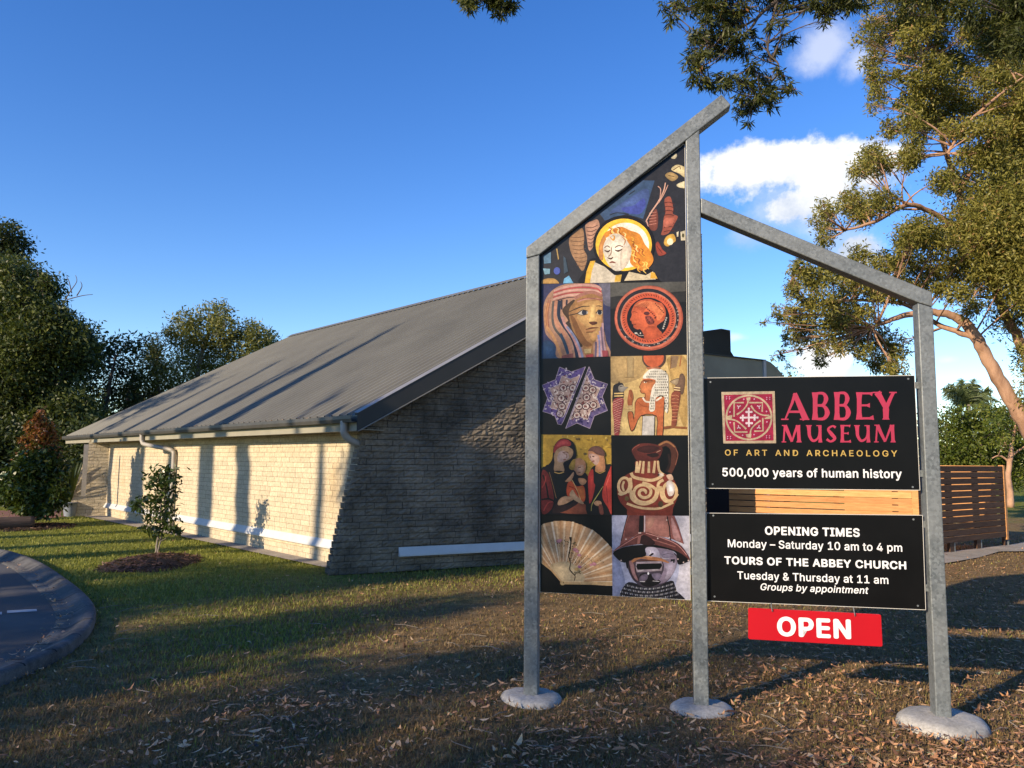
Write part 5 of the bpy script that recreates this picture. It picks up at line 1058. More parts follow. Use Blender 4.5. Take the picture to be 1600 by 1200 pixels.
    't': (227, ['204 379 204 327 6 327 6 379', '65 471 126 471 126 98 127 83 130 70 136 61 144 55 156 51 170 50 185 51 202 54 213 2 192 -3 168 -4 138 -1 113 7 92 21 77 41 68 64 65 93']),
    'u': (410, ['182 -5 158 -3 135 2 115 11 97 23 82 39 69 59 60 82 54 109 53 139 53 379 114 379 114 144 116 117 124 94 137 75 154 61 175 53 200 50 218 51 234 55 249 62 263 71 274 83 283 97 290 113 295 132 296 153 296 379 357 379 357 0 298 0 298 92 307 92 294 60 277 35 257 17 234 5 209 -3']),
    'y': (389, ['47 -139 61 -86 71 -87 83 -89 94 -90 104 -89 113 -86 122 -81 130 -74 138 -64 145 -51 151 -36 163 -1 17 379 84 379 165 155 173 132 180 109 187 87 206 21 184 21 202 87 209 110 216 132 224 155 305 379 371 379 204 -58 196 -77 187 -93 177 -107 165 -119 153 -128 139 -136 125 -141 109 -144 91 -145 65 -143']),
    '–': (350, ['350 244 350 188 0 188 0 244']),
    ' ': (188, []),
}
def text_obj(body, px0, py0, px1, capfrac_px, mat, parent, bold=0.0, shear=0.0, space=0.0, off=OFFP):
    """one line: left end of the baseline at (px0,py0), right end at x=px1, capital height in photo pixels"""
    c = bpy.data.curves.new('lettering', 'CURVE'); c.dimensions = '2D'; c.fill_mode = 'BOTH'; x = 0.0; sc = 0.001
    for ch in body:
        adv, cs = GLYPH[ch]
        for con in cs:
            v = [float(q) for q in con.split()]; n = len(v) // 2
            s = c.splines.new('POLY'); s.points.add(n - 1); s.use_cyclic_u = True
            for i in range(n): s.points[i].co = (x + v[2 * i] * sc + shear * v[2 * i + 1] * sc, v[2 * i + 1] * sc, 0, 1)
        x += (adv * sc + bold * 1.3 + space * (1.6 if ch == ' ' else 1))
    o = bpy.data.objects.new('tmp', c); COL.objects.link(o)
    dg = bpy.context.evaluated_depsgraph_get(); dg.update()
    me0 = bpy.data.meshes.new_from_object(o.evaluated_get(dg))
    co = np.zeros(len(me0.vertices) * 3, np.float32); me0.vertices.foreach_get('co', co); co = co.reshape(-1, 3)
    bpy.data.objects.remove(o); bpy.data.curves.remove(c)
    s0, z0 = sp_(px0, py0, off); s1, _ = sp_(px1, py0, off); zt = sp_(px0, py0 - capfrac_px, off)[1]
    x0, x1 = co[:, 0].min(), co[:, 0].max(); CAP = 0.509
    kx = (s1 - s0) / (x1 - x0); kz = (zt - z0) / (CAP + 2 * bold)
    off3 = WORLD_LOC[parent.name]; tri = [tuple(q.vertices) for q in me0.polygons]; bpy.data.meshes.remove(me0)
    # heavier weight: the outline is swept round a small ring, each pass a hair proud of the last
    sh = [(0, 0)] + [(bold * math.cos(t), bold * .8 * math.sin(t)) for t in np.arange(8) * math.pi / 4] if bold else [(0, 0)]
    x0 -= bold; x1 += bold; kx = (s1 - s0) / (x1 - x0); V = []; F = []
    for j, (dx, dy) in enumerate(sh):
        F += [tuple(i + len(V) for i in f) for f in tri]
        V += [tuple(S3(s0 + (q[0] + dx - x0) * kx, z0 + (q[1] + dy + bold * .8) * kz, off - 0.0010 - 0.00005 * j) - off3) for q in co]
    me0 = bpy.data.meshes.new('lettering'); me0.from_pydata(V, [], F); me0.update()
    me0.attributes.new('tint', 'FLOAT', 'POINT')
    me0.materials.clear(); me0.materials.append(mat); me0.name = 'lettering'
    return link('lettering', me0, parent, off3)
def carve(crop, strokes, mat, parent):
    a = Art('lettering', crop, None, parent)
    for w, pts, sm in strokes:
        a.line('#ffffff', w, pts, sm)
    o = a.done(); o.data.materials.clear(); o.data.materials.append(mat); return o
def glyph_A(x0, x1, yt, yb, k=1.0):
    w = x1 - x0; ax = x0 + w * 0.50
    return [([10 * k, 18 * k, 24 * k], [(x0 + w * .14, yb - 2), (ax - w * .12, yt + (yb - yt) * .4), (ax, yt + 4)], False),
            ([30 * k, 36 * k, 44 * k], [(ax - 4 * k, yt + 4), (ax + w * .13, yt + (yb - yt) * .4), (x1 - w * .13, yb - 2)], False),
            (16 * k, [(x0 + w * .26, yt + (yb - yt) * .70), (x1 - w * .24, yt + (yb - yt) * .70)], False),
            ([9 * k, 9 * k], [(x0, yb - 4 * k), (x0 + w * .26, yb - 4 * k)], False), ([9 * k, 9 * k], [(x1 - w * .34, yb - 4 * k), (x1, yb - 4 * k)], False)]
def glyph_stem(x, yt, yb, k=1.0, w=34): return [([w * k * 1.35, w * k * .95, w * k * .95, w * k * 1.35], [(x, yt), (x, yt + (yb - yt) * .25), (x, yt + (yb - yt) * .75), (x, yb)], False)]
def glyph_B(x0, x1, yt, yb):
    h = yb - yt; w = x1 - x0; sx = x0 + 30
    return glyph_stem(sx, yt, yb) + [([14, 20, 32, 20, 12], [(sx, yt + 8), (sx + w * .42, yt + 8), (x1 - w * .20, yt + h * .24), (sx + w * .4, yt + h * .46), (sx, yt + h * .47)], True),
        ([12, 20, 36, 22, 14], [(sx, yt + h * .47), (sx + w * .45, yt + h * .50), (x1 - 18, yt + h * .74), (sx + w * .45, yb - 9), (sx, yb - 8)], True)]
def glyph_E(x0, x1, yt, yb, k=1.0):
    h = yb - yt; w = x1 - x0; sx = x0 + 0.24 * w
    return glyph_stem(sx, yt, yb, k, 34) + [([14 * k, 14 * k, 30 * k], [(sx, yt + 8 * k), (x1 - w * .22, yt + 8 * k), (x1 - w * .06, yt + 13 * k)], False),
        ([14 * k, 14 * k, 32 * k], [(sx, yt + h * .48), (x1 - w * .36, yt + h * .48), (x1 - w * .20, yt + h * .48)], False),
        ([14 * k, 16 * k, 34 * k], [(sx, yb - 8 * k), (x1 - w * .2, yb - 9 * k), (x1, yb - 14 * k)], False)]
def glyph_Y(x0, x1, yt, yb):
    h = yb - yt; cx = (x0 + x1) / 2 + 8; ym = yt + h * .52
    return [([34, 44, 40, 38, 52], [(cx, ym - 6), (cx, ym + h * .12), (cx, ym + h * .25), (cx, yb - 12), (cx, yb)], False),
            ([46, 38, 34], [(x0 + 30, yt + 4), (x0 + 52, yt + h * .2), (cx - 2, ym + 8)], False), ([22, 24, 30], [(x1 - 22, yt + 4), (x1 - 40, yt + h * .2), (cx + 4, ym + 8)], False),
            (9, [(x0, yt + 5), (x0 + 62, yt + 5)], False), (9, [(x1 - 52, yt + 5), (x1, yt + 5)], False)]
def glyph_M(x0, x1, yt, yb):
    w = x1 - x0; k = .62
    return [([12, 12, 16], [(x0 + 14, yb - 2), (x0 + 20, yt + 30), (x0 + 24, yt + 4)], False), ([26, 24, 18], [(x0 + 24, yt + 4), (x0 + 44, yt + 50), (x0 + w * .52, yb - 6)], False),
            ([10, 16, 20], [(x0 + w * .52, yb - 6), (x1 - 46, yt + 50), (x1 - 27, yt + 4)], False), ([34, 24, 24, 32], [(x1 - 26, yt + 3), (x1 - 22, yt + 30), (x1 - 18, yb - 20), (x1 - 17, yb - 1)], False),
            (7, [(x0, yb - 4), (x0 + 32, yb - 4)], False), (7, [(x0 + 2, yt + 5), (x0 + 32, yt + 5)], False), (7, [(x1 - 36, yb - 4), (x1, yb - 4)], False)]
def glyph_U(x0, x1, yt, yb):
    w = x1 - x0
    return [([32, 24, 22, 18, 14, 12, 12], [(x0 + 20, yt + 2), (x0 + 22, yt + 40), (x0 + 26, yb - 44), (x0 + w * .42, yb - 12), (x1 - 36, yb - 26), (x1 - 24, yb - 60), (x1 - 22, yt + 4)], True),
            ([24, 20, 20, 28], [(x1 - 20, yt + 2), (x1 - 18, yt + 40), (x1 - 17, yb - 30), (x1 - 16, yb)], False), (7, [(x0, yt + 5), (x0 + 40, yt + 5)], False), (7, [(x1 - 44, yt + 5), (x1 - 8, yt + 5)], False)]
def glyph_S(x0, x1, yt, yb):
    w = x1 - x0; h = yb - yt
    return [([18, 12, 16, 26, 22, 14, 18], [(x1 - 8, yt + 18), (x0 + w * .6, yt + 8), (x0 + 16, yt + h * .24), (x0 + w * .5, yt + h * .5), (x1 - 14, yt + h * .76), (x0 + w * .45, yb - 8), (x0 + 6, yb - 24)], True)]
CR = (1090, 580, 4.4444)
st = []
st += glyph_A(580, 776, 150, 338)
st += glyph_B(786, 918, 147, 338) + glyph_B(938, 1064, 145, 338) + glyph_E(1090, 1222, 146, 336) + glyph_Y(1216, 1382, 143, 336)
o_ = carve(CR, st, M['pink'], name_p); o_['label'] = 'large crimson flared capitals ABBEY'
st = glyph_M(583, 722, 372, 495) + glyph_U(752, 868, 373, 495) + glyph_S(890, 966, 373, 496) + glyph_E(986, 1064, 373, 495, .66) + glyph_U(1086, 1202, 373, 495) + glyph_M(1224, 1374, 370, 495)
o_ = carve(CR, st, M['pink'], name_p); o_['label'] = 'crimson flared capitals MUSEUM'
def Z(x, y): return 1090 + x / 4.4444, 580 + y / 4.4444
def Z5(x, y): return 1090 + x / 4.4444, 750 + y / 4.4444
text_obj("OF ART AND ARCHAEOLOGY", *Z(190, 585), Z(1386, 0)[0], 41 / 4.444, M['gold'], name_p, 0.012, 0, 0.16)
text_obj("500,000 years of human history", *Z(172, 730), Z(1418, 0)[0], 60 / 4.444, M['white_ink'], name_p, 0.020)
text_obj("OPENING TIMES", *Z5(468, 380), Z5(1126, 0)[0], 60 / 4.444, M['white_ink'], hour_p, 0.030)
text_obj("Monday – Saturday 10 am to 4 pm", *Z5(210, 466), Z5(1420, 0)[0], 55 / 4.444, M['white_ink'], hour_p, 0.013)
text_obj("TOURS OF THE ABBEY CHURCH", *Z5(186, 583), Z5(1448, 0)[0], 55 / 4.444, M['white_ink'], hour_p, 0.030)
text_obj("Tuesday & Thursday at 11 am", *Z5(276, 687), Z5(1324, 0)[0], 54 / 4.444, M['white_ink'], hour_p, 0.013)
text_obj("Groups by appointment", *Z5(437, 764), Z5(1187, 0)[0], 48 / 4.444, M['white_ink'], hour_p, 0.013, 0.2)

def emblem():
    a = Art('emblem', (1120, 600, 12.0), None, name_p)
    cr, pk = '#b3a187', '#94203f'
    q = lambda u, v: (85 + (1085 - 85) * u + 30 * v, 150 + (1115 - 150) * v - 15 * u * (1 - v))
    a.poly(cr, [(85, 150), (1085, 135), (1112, 1110), (122, 1115)]); a.poly(pk, [(132, 205), (1040, 185), (1066, 1060), (165, 1068)])
    a.ring(cr, 34, 602, 628, 425, 412)
    for p in ([(505, 350), (325, 352), (322, 615)], [(605, 350), (855, 350), (850, 520)], [(322, 715), (335, 900), (575, 900)], [(700, 885), (865, 880), (862, 635)]): a.line(cr, 30, p, False)
    for p in ([(590, 260), (575, 370), (490, 490), (372, 575)], [(640, 405), (720, 510), (850, 580), (985, 590)], [(180, 655), (340, 680), (450, 750), (550, 845)], [(820, 685), (720, 760), (640, 860), (625, 1000)]): a.line(cr, [34, 26, 24, 34], p)
    a.poly(cr, [(555, 255), (632, 248), (625, 310), (560, 310)]); a.poly(cr, [(560, 1000), (540, 945), (650, 930), (640, 1010)]); a.poly(cr, [(180, 605), (290, 580), (280, 650), (185, 660)]); a.poly(cr, [(890, 640), (1030, 580), (1035, 650), (900, 660)])
    w = '#cfc0c8'
    a.line(w, 34, [(597, 445), (602, 800)], False); a.line(w, 34, [(435, 632), (780, 628)], False)
    for x, y, dx in ((600, 525, 60), (602, 735, 62)): a.line(w, 36, [(x - dx, y), (x + dx, y)], False)
    for x, y, dy in ((487, 636, 55), (708, 630, 55)): a.line(w, 34, [(x, y - dy), (x, y + dy)], False)
    for x, y in ((600, 465), (602, 785), (450, 634), (762, 630), (555, 525), (650, 525), (555, 735), (655, 735), (487, 595), (487, 680), (708, 590), (708, 672)): a.ell(w, x, y, 21, 21)
    for x, y, sx, sy in ((410, 425, 1, 1), (790, 425, -1, 1), (410, 815, 1, -1), (785, 815, -1, -1)):
        a.line('#c9a9b9', 20, [(x, y), (x + 38 * sx, y - 18 * sy)], False); a.line('#c9a9b9', 20, [(x, y), (x - 32 * sx, y - 18 * sy)], False); a.line('#c9a9b9', 20, [(x, y), (x - 8 * sx, y + 42 * sy)], False)
    for x, y in ((245, 525), (250, 725), (505, 288), (700, 285), (930, 515), (938, 712), (482, 962), (698, 950)): a.ell('#c98aa6', x, y, 16, 15)
    for bx, by in ((210, 262), (962, 272), (228, 1005), (958, 992)):
        for dx, dy in ((-28, -18), (28, -18), (-28, 18), (28, 18)): a.ell('#c98aa6', bx + dx, by + dy, 13, 11)
    a.done()
emblem()
# screws
b = MB()
for q in ((1110, 597), (1419, 592), (1113.5, 756.5), (1426, 761), (1114.5, 805.5), (1427, 811.5), (1116.5, 932), (1434, 946.5)):
    s, z = sp_(*q, OFFP); b = MB(); b.tube([S3(s, z, OFFP), S3(s, z, OFFP - 0.003)], 0.006, 8)
    b.build('screw', M['galv'], name_p if z > 1.25 else hour_p)
# steel lugs behind the panels
for s0_, s1_, zs in ((sM1, sM1 + 0.12, (0.75, 1.12, 1.42, 1.95)), (sR0 - 0.12, sR0, (0.75, 1.12, 1.42, 1.95)), (sL1, sL1 + .1, (.8, 1.7, 2.6)), (sM0 - .1, sM0, (.8, 1.7, 2.6))):
    for z in zs:
        b = MB(); b.box(S3(s0_, z, OFFP + 0.0075), SD * (s1_ - s0_), UP * 0.04, -SN * 0.006); b.build('mounting_lug', M['galv'], sign)

# ---- hanging OPEN board, a thing of its own
OO = 0.03
cO = [sp_(*q, OO) for q in ((1169, 949.5), (1376.5, 960), (1379, 1010.5), (1169, 998.5))]
opn = thing('open_sign', 'small red OPEN board hanging by two hooks under the black opening times panel', 'sign', S3(*cO[3], OO))
b = MB(); cc_ = np.mean(cO, axis=0); poly = []
for i in range(4):                               # rounded corners
    p = np.array(cO[i]); a_ = np.array(cO[i - 1]) - p; c_ = np.array(cO[(i + 1) % 4]) - p
    a_ /= np.linalg.norm(a_); c_ /= np.linalg.norm(c_); r = 0.012
    for t in (0, .25, .5, .75, 1): poly.append(tuple(p + a_ * r * (1 - t) ** 2 + c_ * r * t ** 2))
b.prism([S3(s, z, OO) for s, z in poly], -SN * 0.004); bd = b.build('board', M['open_red'], opn)
text_obj("OPEN", 1090 + 553 / 4.444, 750 + 1082 / 4.444, 1090 + 1066 / 4.444, 138 / 4.444, M['white_ink'], opn, 0.036, off=OO)
for px, py in ((1206, 950), (1335, 957)):
    s, z = sp_(px, py, OO); b = MB(); zb = sp_(px, py - 8, OO)[1]
    b.tube([S3(s, z - 0.02, OO - 0.006), S3(s, z - 0.012, OO - 0.010), S3(s - .003, z + 0.004, OO - 0.008), S3(s - 0.004, zb, OO + 0.003)], 0.0028, 6); b.build('hook', M['galv'], opn)
# ------------------------------------------------------------------ vegetation
def unit(v): return v / (np.linalg.norm(v, axis=-1, keepdims=True) + 1e-9)
def leaf_quads(rg, C, ln, wd, droop=0.3, up=0.0, dirs=None):
    n = len(C); d = rg.normal(size=(n, 3)) if dirs is None else dirs + rg.normal(size=(n, 3)) * .5
    d = unit(d); d[:, 2] -= droop; d[:, 2] += up; d = unit(d)
    q = rg.normal(size=(n, 3)); s = unit(np.cross(d, q)); L = ln * rg.uniform(.65, 1.3, (n, 1)); Wd = wd * rg.uniform(.7, 1.3, (n, 1))
    nn = np.cross(d, s)
    mid = C + d * L * .5 + nn * L * rg.uniform(-.06, .06, (n, 1))
    return np.stack([C, mid + s * Wd * .5, C + d * L, mid - s * Wd * .5], 1)
def clump_points(rg, c, r, n, twig=10, tight=.22):
    k = max(3, n // twig)
    p = unit(rg.normal(size=(k, 3))) * rg.uniform(.25, 1, (k, 1)) ** .45 * r
    idx = rg.integers(0, k, n)
    return c + p[idx] + rg.normal(size=(n, 3)) * (np.asarray(r) * tight), c + p
def nearest(path, p, lo=0.0):
    P = np.asarray(path); P = P[int(len(P) * lo):]; d = np.linalg.norm((P - p) * np.array([1, 1, 1.0]), axis=1) + np.maximum(0, P[:, 2] - p[2] + .2) * 1.5
    return P[int(np.argmin(d))]
def bend(a, c, rg, sag=.12, n=7):
    t = np.linspace(0, 1, n)[:, None]; L = np.linalg.norm(c - a); m = (a + c) / 2 + rg.normal(size=3) * L * sag
    return a * (1 - t) ** 2 + 2 * m * t * (1 - t) + c * t ** 2
def plant(name, label, cat, base, paths, clumps, mat, bark, ln, wd, droop=.3, seed=1, group=None, limb_r=.035, twigs=True, tight=.22, twig=10, tintf=None, up=0.0, limbs=True, crown='crown', extra=None, lo=.25):
    """paths: list of (points, radii) trunk lines; clumps: list of (centre, radius vec, leaves)"""
    rg = np.random.default_rng(seed); root = thing(name, label, cat, base, group)
    b = MB(); allp = []
    for pts, rad in paths:
        sp = smooth_path(pts, 6); rr = np.interp(np.linspace(0, 1, len(sp)), np.linspace(0, 1, len(rad)), rad)
        sp = sp + rg.normal(size=sp.shape) * rr[:, None] * .12; b.tube(sp, rr, 9); allp.append(sp)
    allp = np.vstack(allp); Q = []; T = []
    for ci, (c, r, n) in enumerate(clumps):
        c = np.asarray(c, float); r = np.broadcast_to(np.asarray(r, float), (3,))
        pts, tw = clump_points(rg, c, r, n, twig, tight)
        Q.append(leaf_quads(rg, pts, ln, wd, droop, up))
        cl = rg.uniform(-.16, .16); t = np.clip(rg.beta(2.2, 2.2, n) * .9 + cl + .05, 0, 1)
        if tintf is not None: t = tintf(rg, pts, t)
        T.append(t)
        if limbs:
            a = nearest(allp, c, lo); br = bend(a, c, rg); b.tube(br, np.linspace(limb_r, limb_r * .3, len(br)), 6)
            if twigs:
                for p in tw[:min(len(tw), 9)]:
                    q = bend(br[rg.integers(3, 7)], p, rg, .1, 4); b.tube(q, np.linspace(limb_r * .28, limb_r * .1, 4), 4, cap=False)
    if extra: extra(b, rg)
    b.build('trunk', bark, root, True)
    quads_obj(crown, np.vstack(Q), np.concatenate(T), mat, root)
    return root
def pxc(lst, dep, rg, k=1.0, dens=1.0, zd=.8, jit=0.8):
    """crown lobes seen at (px,py,rx,ry) set at their depth"""
    out = []
    for q in lst:
        px, py, rx, ry = q[:4]; d = dep + rg.uniform(-jit, jit) + (q[4] if len(q) > 4 else 0)
        c = at_depth(px, py, d); s = d / FPX
        r = np.array([rx * s, (rx + ry) / 2 * s * zd, ry * s]) * k
        out.append((c, r, int(max(30, dens * rx * ry / 3.2))))
    return out
rgp = np.random.default_rng(21)
# ---- big gum on the right
def zz(x, y, ox, oy, s=3.75): return ox + x / s, oy + y / s
gA = [(680, 130, 45, 40), (700, 230, 50, 55), (680, 350, 45, 55), (700, 450, 40, 45), (722, 550, 45, 55), (800, 200, 55, 55), (880, 120, 60, 60), (905, 220, 60, 60), (960, 60, 70, 60), (1050, 80, 75, 65),
      (1000, 160, 60, 55), (1080, 190, 55, 50), (1010, 290, 70, 55), (1230, 200, 55, 50), (1300, 190, 60, 60), (1350, 260, 60, 50), (960, 470, 55, 50), (1080, 420, 80, 60), (1180, 400, 70, 60), (950, 590, 65, 65),
      (1050, 550, 75, 65), (1160, 560, 80, 65), (1290, 450, 70, 55), (1400, 480, 80, 50), (905, 720, 55, 60), (1000, 690, 70, 65), (1110, 670, 80, 60), (1300, 620, 85, 65), (1450, 620, 80, 70), (1550, 720, 80, 80),
      (780, 750, 42, 50), (920, 870, 45, 70), (680, 900, 60, 55), (610, 990, 50, 45), (730, 960, 60, 50), (900, 930, 60, 50), (1260, 920, 70, 60), (1380, 900, 80, 60), (1500, 880, 80, 70), (1200, 760, 80, 55), (1350, 750, 80, 60),
      (1100, 1060, 60, 60), (1180, 1050, 60, 60), (880, 330, 45, 40), (860, 600, 25, 50), (830, 440, 35, 45), (1150, 320, 55, 45), (1450, 350, 60, 50), (1540, 450, 60, 60), (1580, 560, 60, 60)]
gB = [(420, 100, 45, 45), (430, 200, 45, 60), (405, 285, 45, 35), (560, 60, 60, 55), (600, 130, 60, 55), (750, 50, 70, 55), (680, 90, 55, 50), (900, 250, 70, 65), (985, 210, 65, 60), (1050, 300, 70, 60), (880, 330, 55, 50), (1150, 250, 75, 65),
      (1250, 150, 75, 70), (1310, 300, 80, 70), (1400, 200, 80, 70), (1500, 100, 80, 80), (1560, 220, 80, 80), (1450, 350, 80, 65), (1550, 350, 60, 50), (1200, 460, 80, 65), (1350, 470, 85, 60), (1480, 450, 70, 45), (620, 385, 55, 40), (740, 430, 60, 45), (840, 420, 60, 50),
      (950, 430, 60, 50), (1060, 470, 70, 50), (265, 440, 40, 45), (225, 530, 40, 45), (215, 585, 30, 35), (350, 500, 65, 60), (450, 500, 65, 55), (560, 530, 70, 55), (680, 560, 65, 50), (790, 600, 60, 45), (205, 720, 45, 45), (305, 690, 60, 60), (285, 790, 60, 60),
      (255, 855, 40, 50), (400, 650, 65, 60), (500, 640, 65, 60), (600, 720, 70, 60), (450, 790, 70, 60), (600, 850, 60, 55), (700, 800, 65, 55), (750, 890, 60, 50), (550, 760, 65, 55), (1180, 590, 60, 50), (1260, 680, 50, 50), (860, 550, 60, 45), (360, 880, 40, 40),
      (490, 900, 40, 40), (780, 960, 60, 50), (830, 1040, 50, 50), (740, 1030, 45, 40), (640, 940, 45, 40), (127, 735, 22, 26), (178, 862, 16, 30), (160, 948, 18, 22), (380, 980, 25, 40), (1000, 550, 50, 40), (1100, 560, 50, 40)]
lst = [(*zz(x, y, 1180, 0), rx / 3.75 * 1.0, ry / 3.75 * 1.0) for x, y, rx, ry in gA] + [(*zz(x, y, 1180, 300), rx / 3.75, ry / 3.75) for x, y, rx, ry in gB]
lst += [(1640, 60, 70, 60), (1650, 180, 60, 60), (1660, 320, 70, 60), (1640, 430, 50, 50), (1480, -60, 70, 50), (1590, -70, 70, 60), (1400, -40, 50, 40), (1720, 150, 80, 80), (1730, 330, 80, 80), (1590, 300, 60, 55), (1560, 360, 60, 50), (1590, 420, 55, 45), (1600, 240, 50, 45), (1600, 490, 40, 30), (1612, 560, 20, 24), (1625, 610, 22, 30)]
D_ = 16.0
base = at_depth(1705, 835, D_); base[2] = 0
T1 = [at_depth(*q, D_) for q in ((1705, 836), (1655, 755), (1600, 660), (1560, 590), (1532, 540), (1512, 508), (1490, 494), (1460, 488), (1425, 490), (1392, 500), (1362, 512))]
T1b = [at_depth(*q, D_ + d) for *q, d in ((1527, 528, .0), (1500, 520, .1), (1462, 505, .3), (1420, 478, .5), (1370, 470, .6), (1320, 470, .6), (1270, 480, .7))]
T2 = [at_depth(*q, D_ + d) for *q, d in ((1712, 836, .1), (1690, 700, .5), (1640, 595, .8), (1598, 540, 1), (1570, 490, 1), (1550, 440, 1), (1520, 370, .8), (1495, 290, .5), (1470, 210, .2), (1450, 120, 0), (1430, 40, 0), (1425, -40, 0))]
T3 = [at_depth(*q, D_ + d) for *q, d in ((1520, 372, .8), (1470, 340, .6), (1420, 320, .2), (1370, 345, 0), (1320, 360, 0))]
T4 = [at_depth(*q, D_ - .6) for q in ((1600, 120), (1560, 150), (1520, 185), (1507, 200), (1480, 240))]
T5 = [at_depth(*q, D_ + d) for *q, d in ((1498, 300, .4), (1540, 230, .3), (1590, 150, .2), (1640, 60, .2))]
cl = pxc(lst, D_, rgp, 1.22, 9.0, .9, 1.2)
cl += pxc([(x + rgp.uniform(-18, 18), y + rgp.uniform(-12, 12), rx * .9, ry * .85) for x, y, rx, ry in lst if x > 1330 and y < 470], D_ + 1.6, rgp, 1.1, 3.2, 1, .8)
cl += pxc([(x + rgp.uniform(-26, 26), y + rgp.uniform(-20, 20), rx, ry) for x, y, rx, ry in lst if x < 1470 or y < 440], D_ + .4, rgp, 1.05, 2.8, 1, 1.2)
gum = plant('gum_tree', 'large leaning gum tree with pinkish trunk and olive crown filling the right of the view', 'tree', base,
      [(T1, [.20, .165, .15, .135, .125, .11, .085, .075, .065, .05, .03]), (T1b, [.07, .06, .05, .045, .035, .03, .02]), (T2, [.16, .14, .12, .11, .10, .09, .075, .06, .05, .035, .025, .015]), (T3, [.07, .06, .05, .04, .02]), (T4, [.02, .03, .035, .035, .03]), (T5, [.05, .045, .035, .02])],
      cl, M['gum_leaf'], M['bark_gum'], .095, .028, .38, 31, limb_r=.022, twig=14, tight=.28)

# ---- branch of a nearer gum reaching in overhead; its trunk stands right of the frame
n4 = lambda x, y: (1020 + x / 5.714, y / 5.714)
nl = [(100, 40, 40, 40), (170, 150, 40, 60), (250, 30, 60, 50), (340, 60, 60, 60), (450, 60, 80, 70), (560, 60, 90, 80), (680, 70, 90, 90), (800, 80, 80, 70), (620, 170, 90, 70), (740, 180, 80, 70), (480, 180, 60, 60),
      (400, 300, 70, 60), (340, 330, 40, 50), (470, 330, 60, 70), (560, 320, 70, 60), (650, 280, 70, 60), (760, 320, 80, 60), (860, 320, 50, 40), (380, 460, 70, 60), (350, 540, 60, 60), (460, 470, 70, 60), (560, 430, 80, 60), (680, 430, 90, 60), (790, 450, 80, 60),
      (400, 600, 70, 40), (360, 690, 50, 50), (450, 720, 60, 60), (520, 760, 50, 50), (600, 690, 60, 40), (690, 690, 60, 50), (640, 770, 50, 40), (800, 720, 80, 60), (880, 620, 60, 50), (880, 760, 70, 50), (980, 690, 60, 50), (900, 560, 40, 40),
      (800, 860, 60, 50), (840, 950, 70, 60), (900, 920, 60, 60), (980, 850, 60, 60), (1040, 760, 50, 60), (1060, 930, 60, 50), (1090, 840, 50, 60), (1170, 670, 40, 50), (1200, 780, 50, 50), (1250, 800, 30, 30), (760, 1000, 30, 40), (850, 1090, 40, 30),
      (1150, 350, 50, 40), (1240, 350, 50, 40), (1110, 450, 40, 40), (1010, 500, 40, 40), (1160, 190, 40, 40), (1050, 220, 40, 40), (950, 400, 40, 40), (1110, 610, 30, 40),
      (1100, 30, 70, 50), (1180, 30, 50, 40), (1340, 30, 50, 40), (1430, 40, 70, 50), (1520, 60, 70, 60), (1520, 190, 30, 40), (1600, 60, 70, 60), (1560, 130, 50, 50), (1680, 30, 70, 60), (1780, 30, 70, 60), (1860, 20, 50, 50)]
nl = [(*n4(x, y), rx / 5.714, ry / 5.714) for x, y, rx, ry in nl]
nl += [(1500, 6, 22, 26), (1540, 20, 30, 34), (1580, 30, 30, 40), (1600, 60, 26, 30), (1560, 60, 26, 26), (1590, 5, 30, 30), (1640, 40, 40, 50), (1460, -12, 20, 18), (1120, -30, 60, 30), (1220, -36, 60, 34), (1330, -30, 50, 30), (1430, -30, 40, 26)]
nl2 = [(728, -6, 12, 14), (738, 6, 10, 12), (772, -4, 18, 18), (782, 12, 14, 14), (800, 4, 10, 12), (760, -30, 40, 20), (720, -24, 16, 16)]
D_ = 7.2
nb = np.array([7.6, 5.6, 0.0])
P_ = lambda x, y, d=0: at_depth(x, y, D_ + d)
tr = [nb, nb + np.array([.05, .05, 1.6]), nb + np.array([-.1, .2, 3.4]), nb + np.array([-.5, .5, 5.2]), nb + np.array([-1.0, .8, 7.0]), nb + np.array([-1.4, .9, 8.4])]
mainb = [tr[3], nb + np.array([-1.6, .9, 6.0]), P_(1420, -110), P_(1290, -70), P_(1235, -25), P_(1215, 0), P_(1190, 20), P_(1172, 45), P_(1150, 62)]
b2_ = [P_(1290, -70), P_(1200, -75), P_(1100, -60), P_(1000, -70, .2), P_(880, -60, .2), P_(790, -40, .2), P_(770, -10, .2)]
b3_ = [P_(1215, 0), P_(1205, 40), P_(1200, 80), P_(1216, 100), P_(1212, 120), P_(1185, 150)]
b4_ = [P_(1180, 30), P_(1140, 55), P_(1110, 75), P_(1090, 100), P_(1110, 130)]
b5_ = [P_(1420, -110), P_(1500, -70), P_(1560, -10), P_(1590, 30)]
cl = pxc(nl, D_, rgp, .95, 3.4, 1.0, .35) + pxc(nl2, D_ + .2, rgp, .95, 4.6, 1.0, .2)
hi = [(nb + np.array([x, y, z]), np.array([.8, .8, .6]), 420) for x, y, z in ((-1.2, .8, 8.6), (-.2, 1.2, 8.2), (-2.0, .4, 8.0), (-1, -.4, 8.3), (.6, .4, 7.6), (.5, -.6, 6.9))]
plant('overhanging_gum_tree', 'nearer gum tree with drooping dark-leaved branches hanging into view above the sign tip', 'tree', nb,
      [(tr, [.24, .2, .18, .15, .10, .05]), (mainb, [.10, .08, .055, .04, .03, .024, .018, .012, .008]), (b2_, [.035, .03, .026, .02, .016, .01, .006]), (b3_, [.016, .013, .01, .008, .006, .004]), (b4_, [.012, .01, .008, .006, .004]), (b5_, [.04, .03, .02, .01])],
      cl + hi, M['near_leaf'], M['bark_dark'], .085, .0155, .75, 41, limb_r=.008, twig=7, tight=.3, lo=.3)

